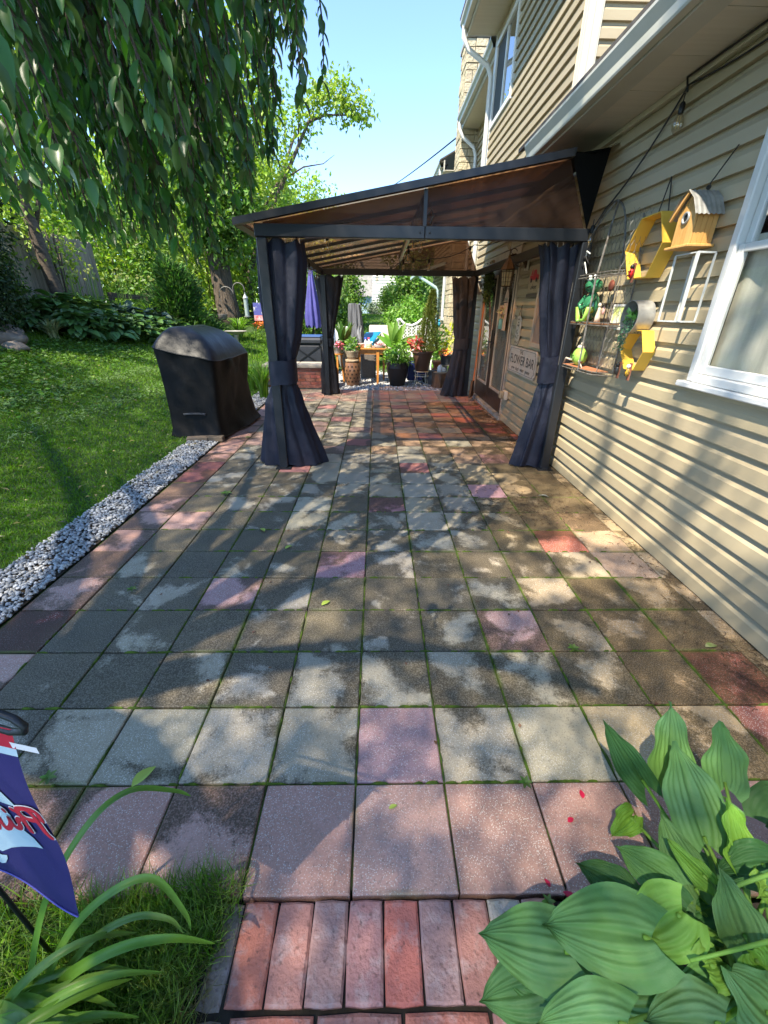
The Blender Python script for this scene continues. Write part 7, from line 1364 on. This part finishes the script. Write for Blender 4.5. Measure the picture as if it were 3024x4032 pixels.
ST = [[(.006,.514),(.026,.493),(.034,.454),(.042,.41),(.056,.38),(.078,.366)], [(.0,.405),(.004,.385),(.012,.364),(.045,.355),(.112,.372),(.156,.396),(.146,.431),(.11,.437),(.067,.427),(.045,.42)],
      [(.144,.526),(.155,.487),(.157,.44),(.179,.418),(.205,.415)], [(.155,.475),(.192,.469),(.22,.496),(.219,.52),(.239,.545),(.27,.553),(.29,.537),(.294,.508)], [(.294,.508),(.302,.541),(.334,.58),(.371,.596),(.389,.576),(.397,.54)],
      [(.397,.54),(.43,.47),(.45,.46),(.425,.56),(.44,.62),(.475,.60)], [(.475,.60),(.51,.50),(.53,.49),(.505,.59),(.52,.65),(.555,.63)], [(.56,.59),(.555,.64),(.59,.68),(.62,.655)], [(.62,.655),(.655,.62),(.64,.60),(.625,.64),(.65,.70),(.69,.68)], [(.69,.68),(.73,.61),(.72,.66),(.75,.70),(.71,.73)], [(.30,.462),(.301,.466)], [(.565,.54),(.566,.544)]]
ol_, inn = MB(), MB()
for s in ST:
    p = sm(s); q = ribbon(p, .0070, .0024); ol_.add(q.v, q.f); q = ribbon(p, .0053, .0032); inn.add(q.v, q.f)
obj('script_outline', ol_, M_fwhite, parent=gf); obj('script_lettering', inn, M_fred, parent=gf)
M_iron2 = mat('black_iron', (.018,.022,.027), None, .45, metal=.2); rod = [(-.80,.445,-.1),(-.80,.445,.98),(-.795,.444,1.03),(-.76,.434,1.045),(-.60,.391,1.032),(-.475,.357,1.027),(-.446,.350,1.021),(-.434,.347,1.010),(-.439,.348,.999),(-.462,.353,.992),(-.60,.391,.990),(-.76,.434,.990)]
obj('stand', MB().tube(sm3(rod) if 'sm3' in globals() else rod, .0045, 10), M_iron2, parent=gf, smooth=True)

# ------------------------------------------------------------------ strap leaved day lily under the flag
dl = thing('day_lily', 'day lily clump of long green strap leaves under the navy garden flag', 'plant', (-.8,.3,0)); M_dl = mat('strap_leaf', (.10,.21,.03), (.14,.26,.04), .42, 5, orand=.22, transl=.22)
def strap(pts, w, tw_=0):
    p3 = [Vector(p) for p in pts]; P = []; Q = []
    for i in range(len(p3)-1):
        a, b_, c, d = p3[max(i-1,0)], p3[i], p3[i+1], p3[min(i+2,len(p3)-1)]
        for k in range(6): t = k/6; Q.append(.5*((2*b_)+(-a+c)*t+(2*a-5*b_+4*c-d)*t*t+(-a+3*b_-3*c+d)*t**3))
    Q.append(p3[-1])
    for i, q in enumerate(Q):
        s = i/(len(Q)-1); t = (Q[min(i+1,len(Q)-1)]-Q[max(i-1,0)]).normalized(); sd = t.cross(Vector((.25*tw_,-.35,1))).normalized(); up = sd.cross(t); ww = w*.5*(1-.55*s-.45*s**6)+.0006
        P.append([q+sd*ww+up*ww*.5, q+sd*ww*.5+up*ww*.12, q, q-sd*ww*.5+up*ww*.12, q-sd*ww+up*ww*.5])
    return obj('leaf', MB().grid(P), M_dl, parent=dl, smooth=True)
strap([(-.80,.36,.02),(-.72,.44,.30),(-.64,.52,.44),(-.57,.58,.47),(-.50,.62,.40),(-.47,.63,.36)], .019); strap([(-.78,.36,.02),(-.68,.42,.22),(-.58,.46,.31),(-.50,.48,.31),(-.445,.46,.20),(-.44,.45,.14)], .021); strap([(-.76,.36,.02),(-.66,.42,.16),(-.56,.45,.21),(-.48,.45,.20),(-.455,.445,.14)], .018)
RD = random.Random(12)
for k in range(34):
    a = RD.uniform(-.75,.62); r = RD.uniform(.22,.42); h = RD.uniform(.10,.26); x0, y0 = -.80+RD.uniform(-.1,.05), .26+RD.uniform(-.16,.12); dx, dy = math.cos(a), math.sin(a)*.8
    strap([(x0,y0,.0),(x0+.25*r*dx,y0+.25*r*dy,.7*h),(x0+.55*r*dx,y0+.55*r*dy,h),(x0+.8*r*dx,y0+.8*r*dy,h*.95),(x0+r*dx,y0+r*dy,h*.62)], RD.uniform(.018,.034), RD.uniform(-1,1))
# ------------------------------------------------------------------ small litter on the pavers
def litter(name, label, cat, x, y, L, w_, ang, m, group, curl=.25):
    V_, F_ = leafmesh([(x,y,.006)], [(math.cos(ang),math.sin(ang),.1)], [(.1,.1,1)], L, w_, T_LEAF); V_ = V_.copy(); V_[:,2] = .004+np.abs(V_[:,2]-V_[:,2].min())*1.0; return npmesh(name, V_, F_, m, smooth=True, label=label, cat=cat, group=group)
M_fl1 = mat('fallen_yellow_leaf', (.36,.45,.07), None, .5); M_fl2 = mat('fallen_olive_leaf', (.16,.22,.06), (.3,.3,.15), .6, 30); M_pet = mat('crimson_petal', (.48,.01,.05), None, .5)
for x, y, L, w_, a, m, lb in ((-.83,.86,.085,.04,1.0,M_fl1,'large yellow green fallen leaf near the flag'),(.045,.785,.03,.014,.4,M_fl1,'tiny yellow leaf on the pink paver in front'),(-.30,1.82,.06,.03,.8,M_fl1,'curled yellow leaf left of the middle pavers'),(-.82,2.66,.07,.035,2.2,M_fl1,'yellow leaf lying further up the mossy pavers'),(-.62,2.42,.06,.03,.9,M_fl1,'yellow green leaf caught in a joint'),(1.62,1.50,.07,.035,.2,M_fl2,'olive leaf near the siding in the corner'),(.45,3.86,.04,.03,1,M_fl2,'tiny brown leaf near the far wet pavers'),(1.52,3.30,.09,.03,2.6,mat('bleached_leaf', (.5,.47,.36), None, .6),'bleached leaf by the foot of the curtain')): litter('fallen_leaf', lb, 'leaf', x, y, L, w_, a, m, 'leaves fallen on the patio')
for x, y, L, a, lb in ((.62,.74,.026,.5,'crimson petal furthest left on the grey paver'),(.70,.81,.03,1.4,'crimson petal beside the upright hosta leaf'),(.50,.575,.022,2,'small crimson petal at the joint of the pink row'),(.56,.545,.034,2.5,'long crimson petal at the edge of the pink row')): litter('petal', lb, 'petal', x, y, L, L*.6, a, M_pet, 'crimson petals on the pavers')
def sprout(x, y, s, lb):
    a = np.arange(6)*1.05; V_, F_ = leafmesh(np.array([[x,y,.012]]*6), np.stack([np.cos(a), np.sin(a), .3+0*a], -1), np.array([[0,0,1.]]*6), s, s*.5, T_LEAF); npmesh('weed', V_, F_, M_green, smooth=True, label=lb, cat='weed', group='weeds sprouting between pavers')
sprout(-1.32,3.34,.055,'largest green weed in a joint on the mossy side'); sprout(-1.13,.89,.03,'tiny weed near the navy flag'); sprout(-1.41,1.96,.03,'tiny weed by the pink edging'); sprout(.96,1.49,.03,'two leaved seedling near the red stained paver'); sprout(.52,.86,.025,'small weed at the corner of a grey paver'); sprout(.48,.54,.02,'small weed at the pink row joint'); sprout(-1.62,5.1,.04,'weed in a joint near the covered grill')
tg3 = MB(); RT = random.Random(9)
for k in range(900):
    if RT.random() < .5: x, y = 1.86-abs(RT.gauss(0,.10)), RT.uniform(1.1,7.5)
    else: x, y = 1.25+RT.gauss(0,.25), 3.1+RT.gauss(0,.2)
    if k < 90: x, y = 1.72+RT.gauss(0,.09), 1.25+RT.gauss(0,.14)
    a = RT.uniform(0,6.28); l = RT.uniform(.012,.05); tg3.tube([(x,y,.004),(x+l*.5*math.cos(a),y+l*.5*math.sin(a),.007),(x+l*math.cos(a+.4),y+l*math.sin(a+.4),.004)], .0014, 3, False)
n = 260; X = -2.1-3.6*RNG.random(n)**1.3; Y = 1.6+7*RNG.random(n); V_, F_ = leafmesh(np.stack([X,Y,zt(X,Y)+.035+.02*RNG.random(n)],-1), rand_unit(n)*[1,1,.2], rand_unit(n)*.4+[0,0,1], .03+.04*RNG.random(n), .022); npmesh('lawn_litter', V_, F_, mat('lawn_leaf', (.30,.27,.08), (.16,.13,.06), .7, 30, island=.5), kind='stuff')
obj('twig_debris', tg3, mat('debris', (.06,.035,.02), (.10,.06,.035), .95, 40), kind='stuff')
ld = RNG.random(260); X = np.where(ld < .6, 1.80-.12*np.abs(RNG.normal(size=260)), RNG.uniform(-1.5,1.7,260)); Y = np.where(ld < .6, RNG.uniform(4.3,7.9,260), RNG.uniform(1,6,260)); V_, F_ = leafmesh(np.stack([X,Y,.008+0*X],-1), rand_unit(260)*[1,1,.2], rand_unit(260)*.3+[0,0,1], .02+.03*RNG.random(260)*(ld < .6), .015); npmesh('leaf_litter', V_, F_, mat('dead_leaf', (.20,.10,.05), (.13,.07,.04), .8, 30, island=.4), kind='stuff')
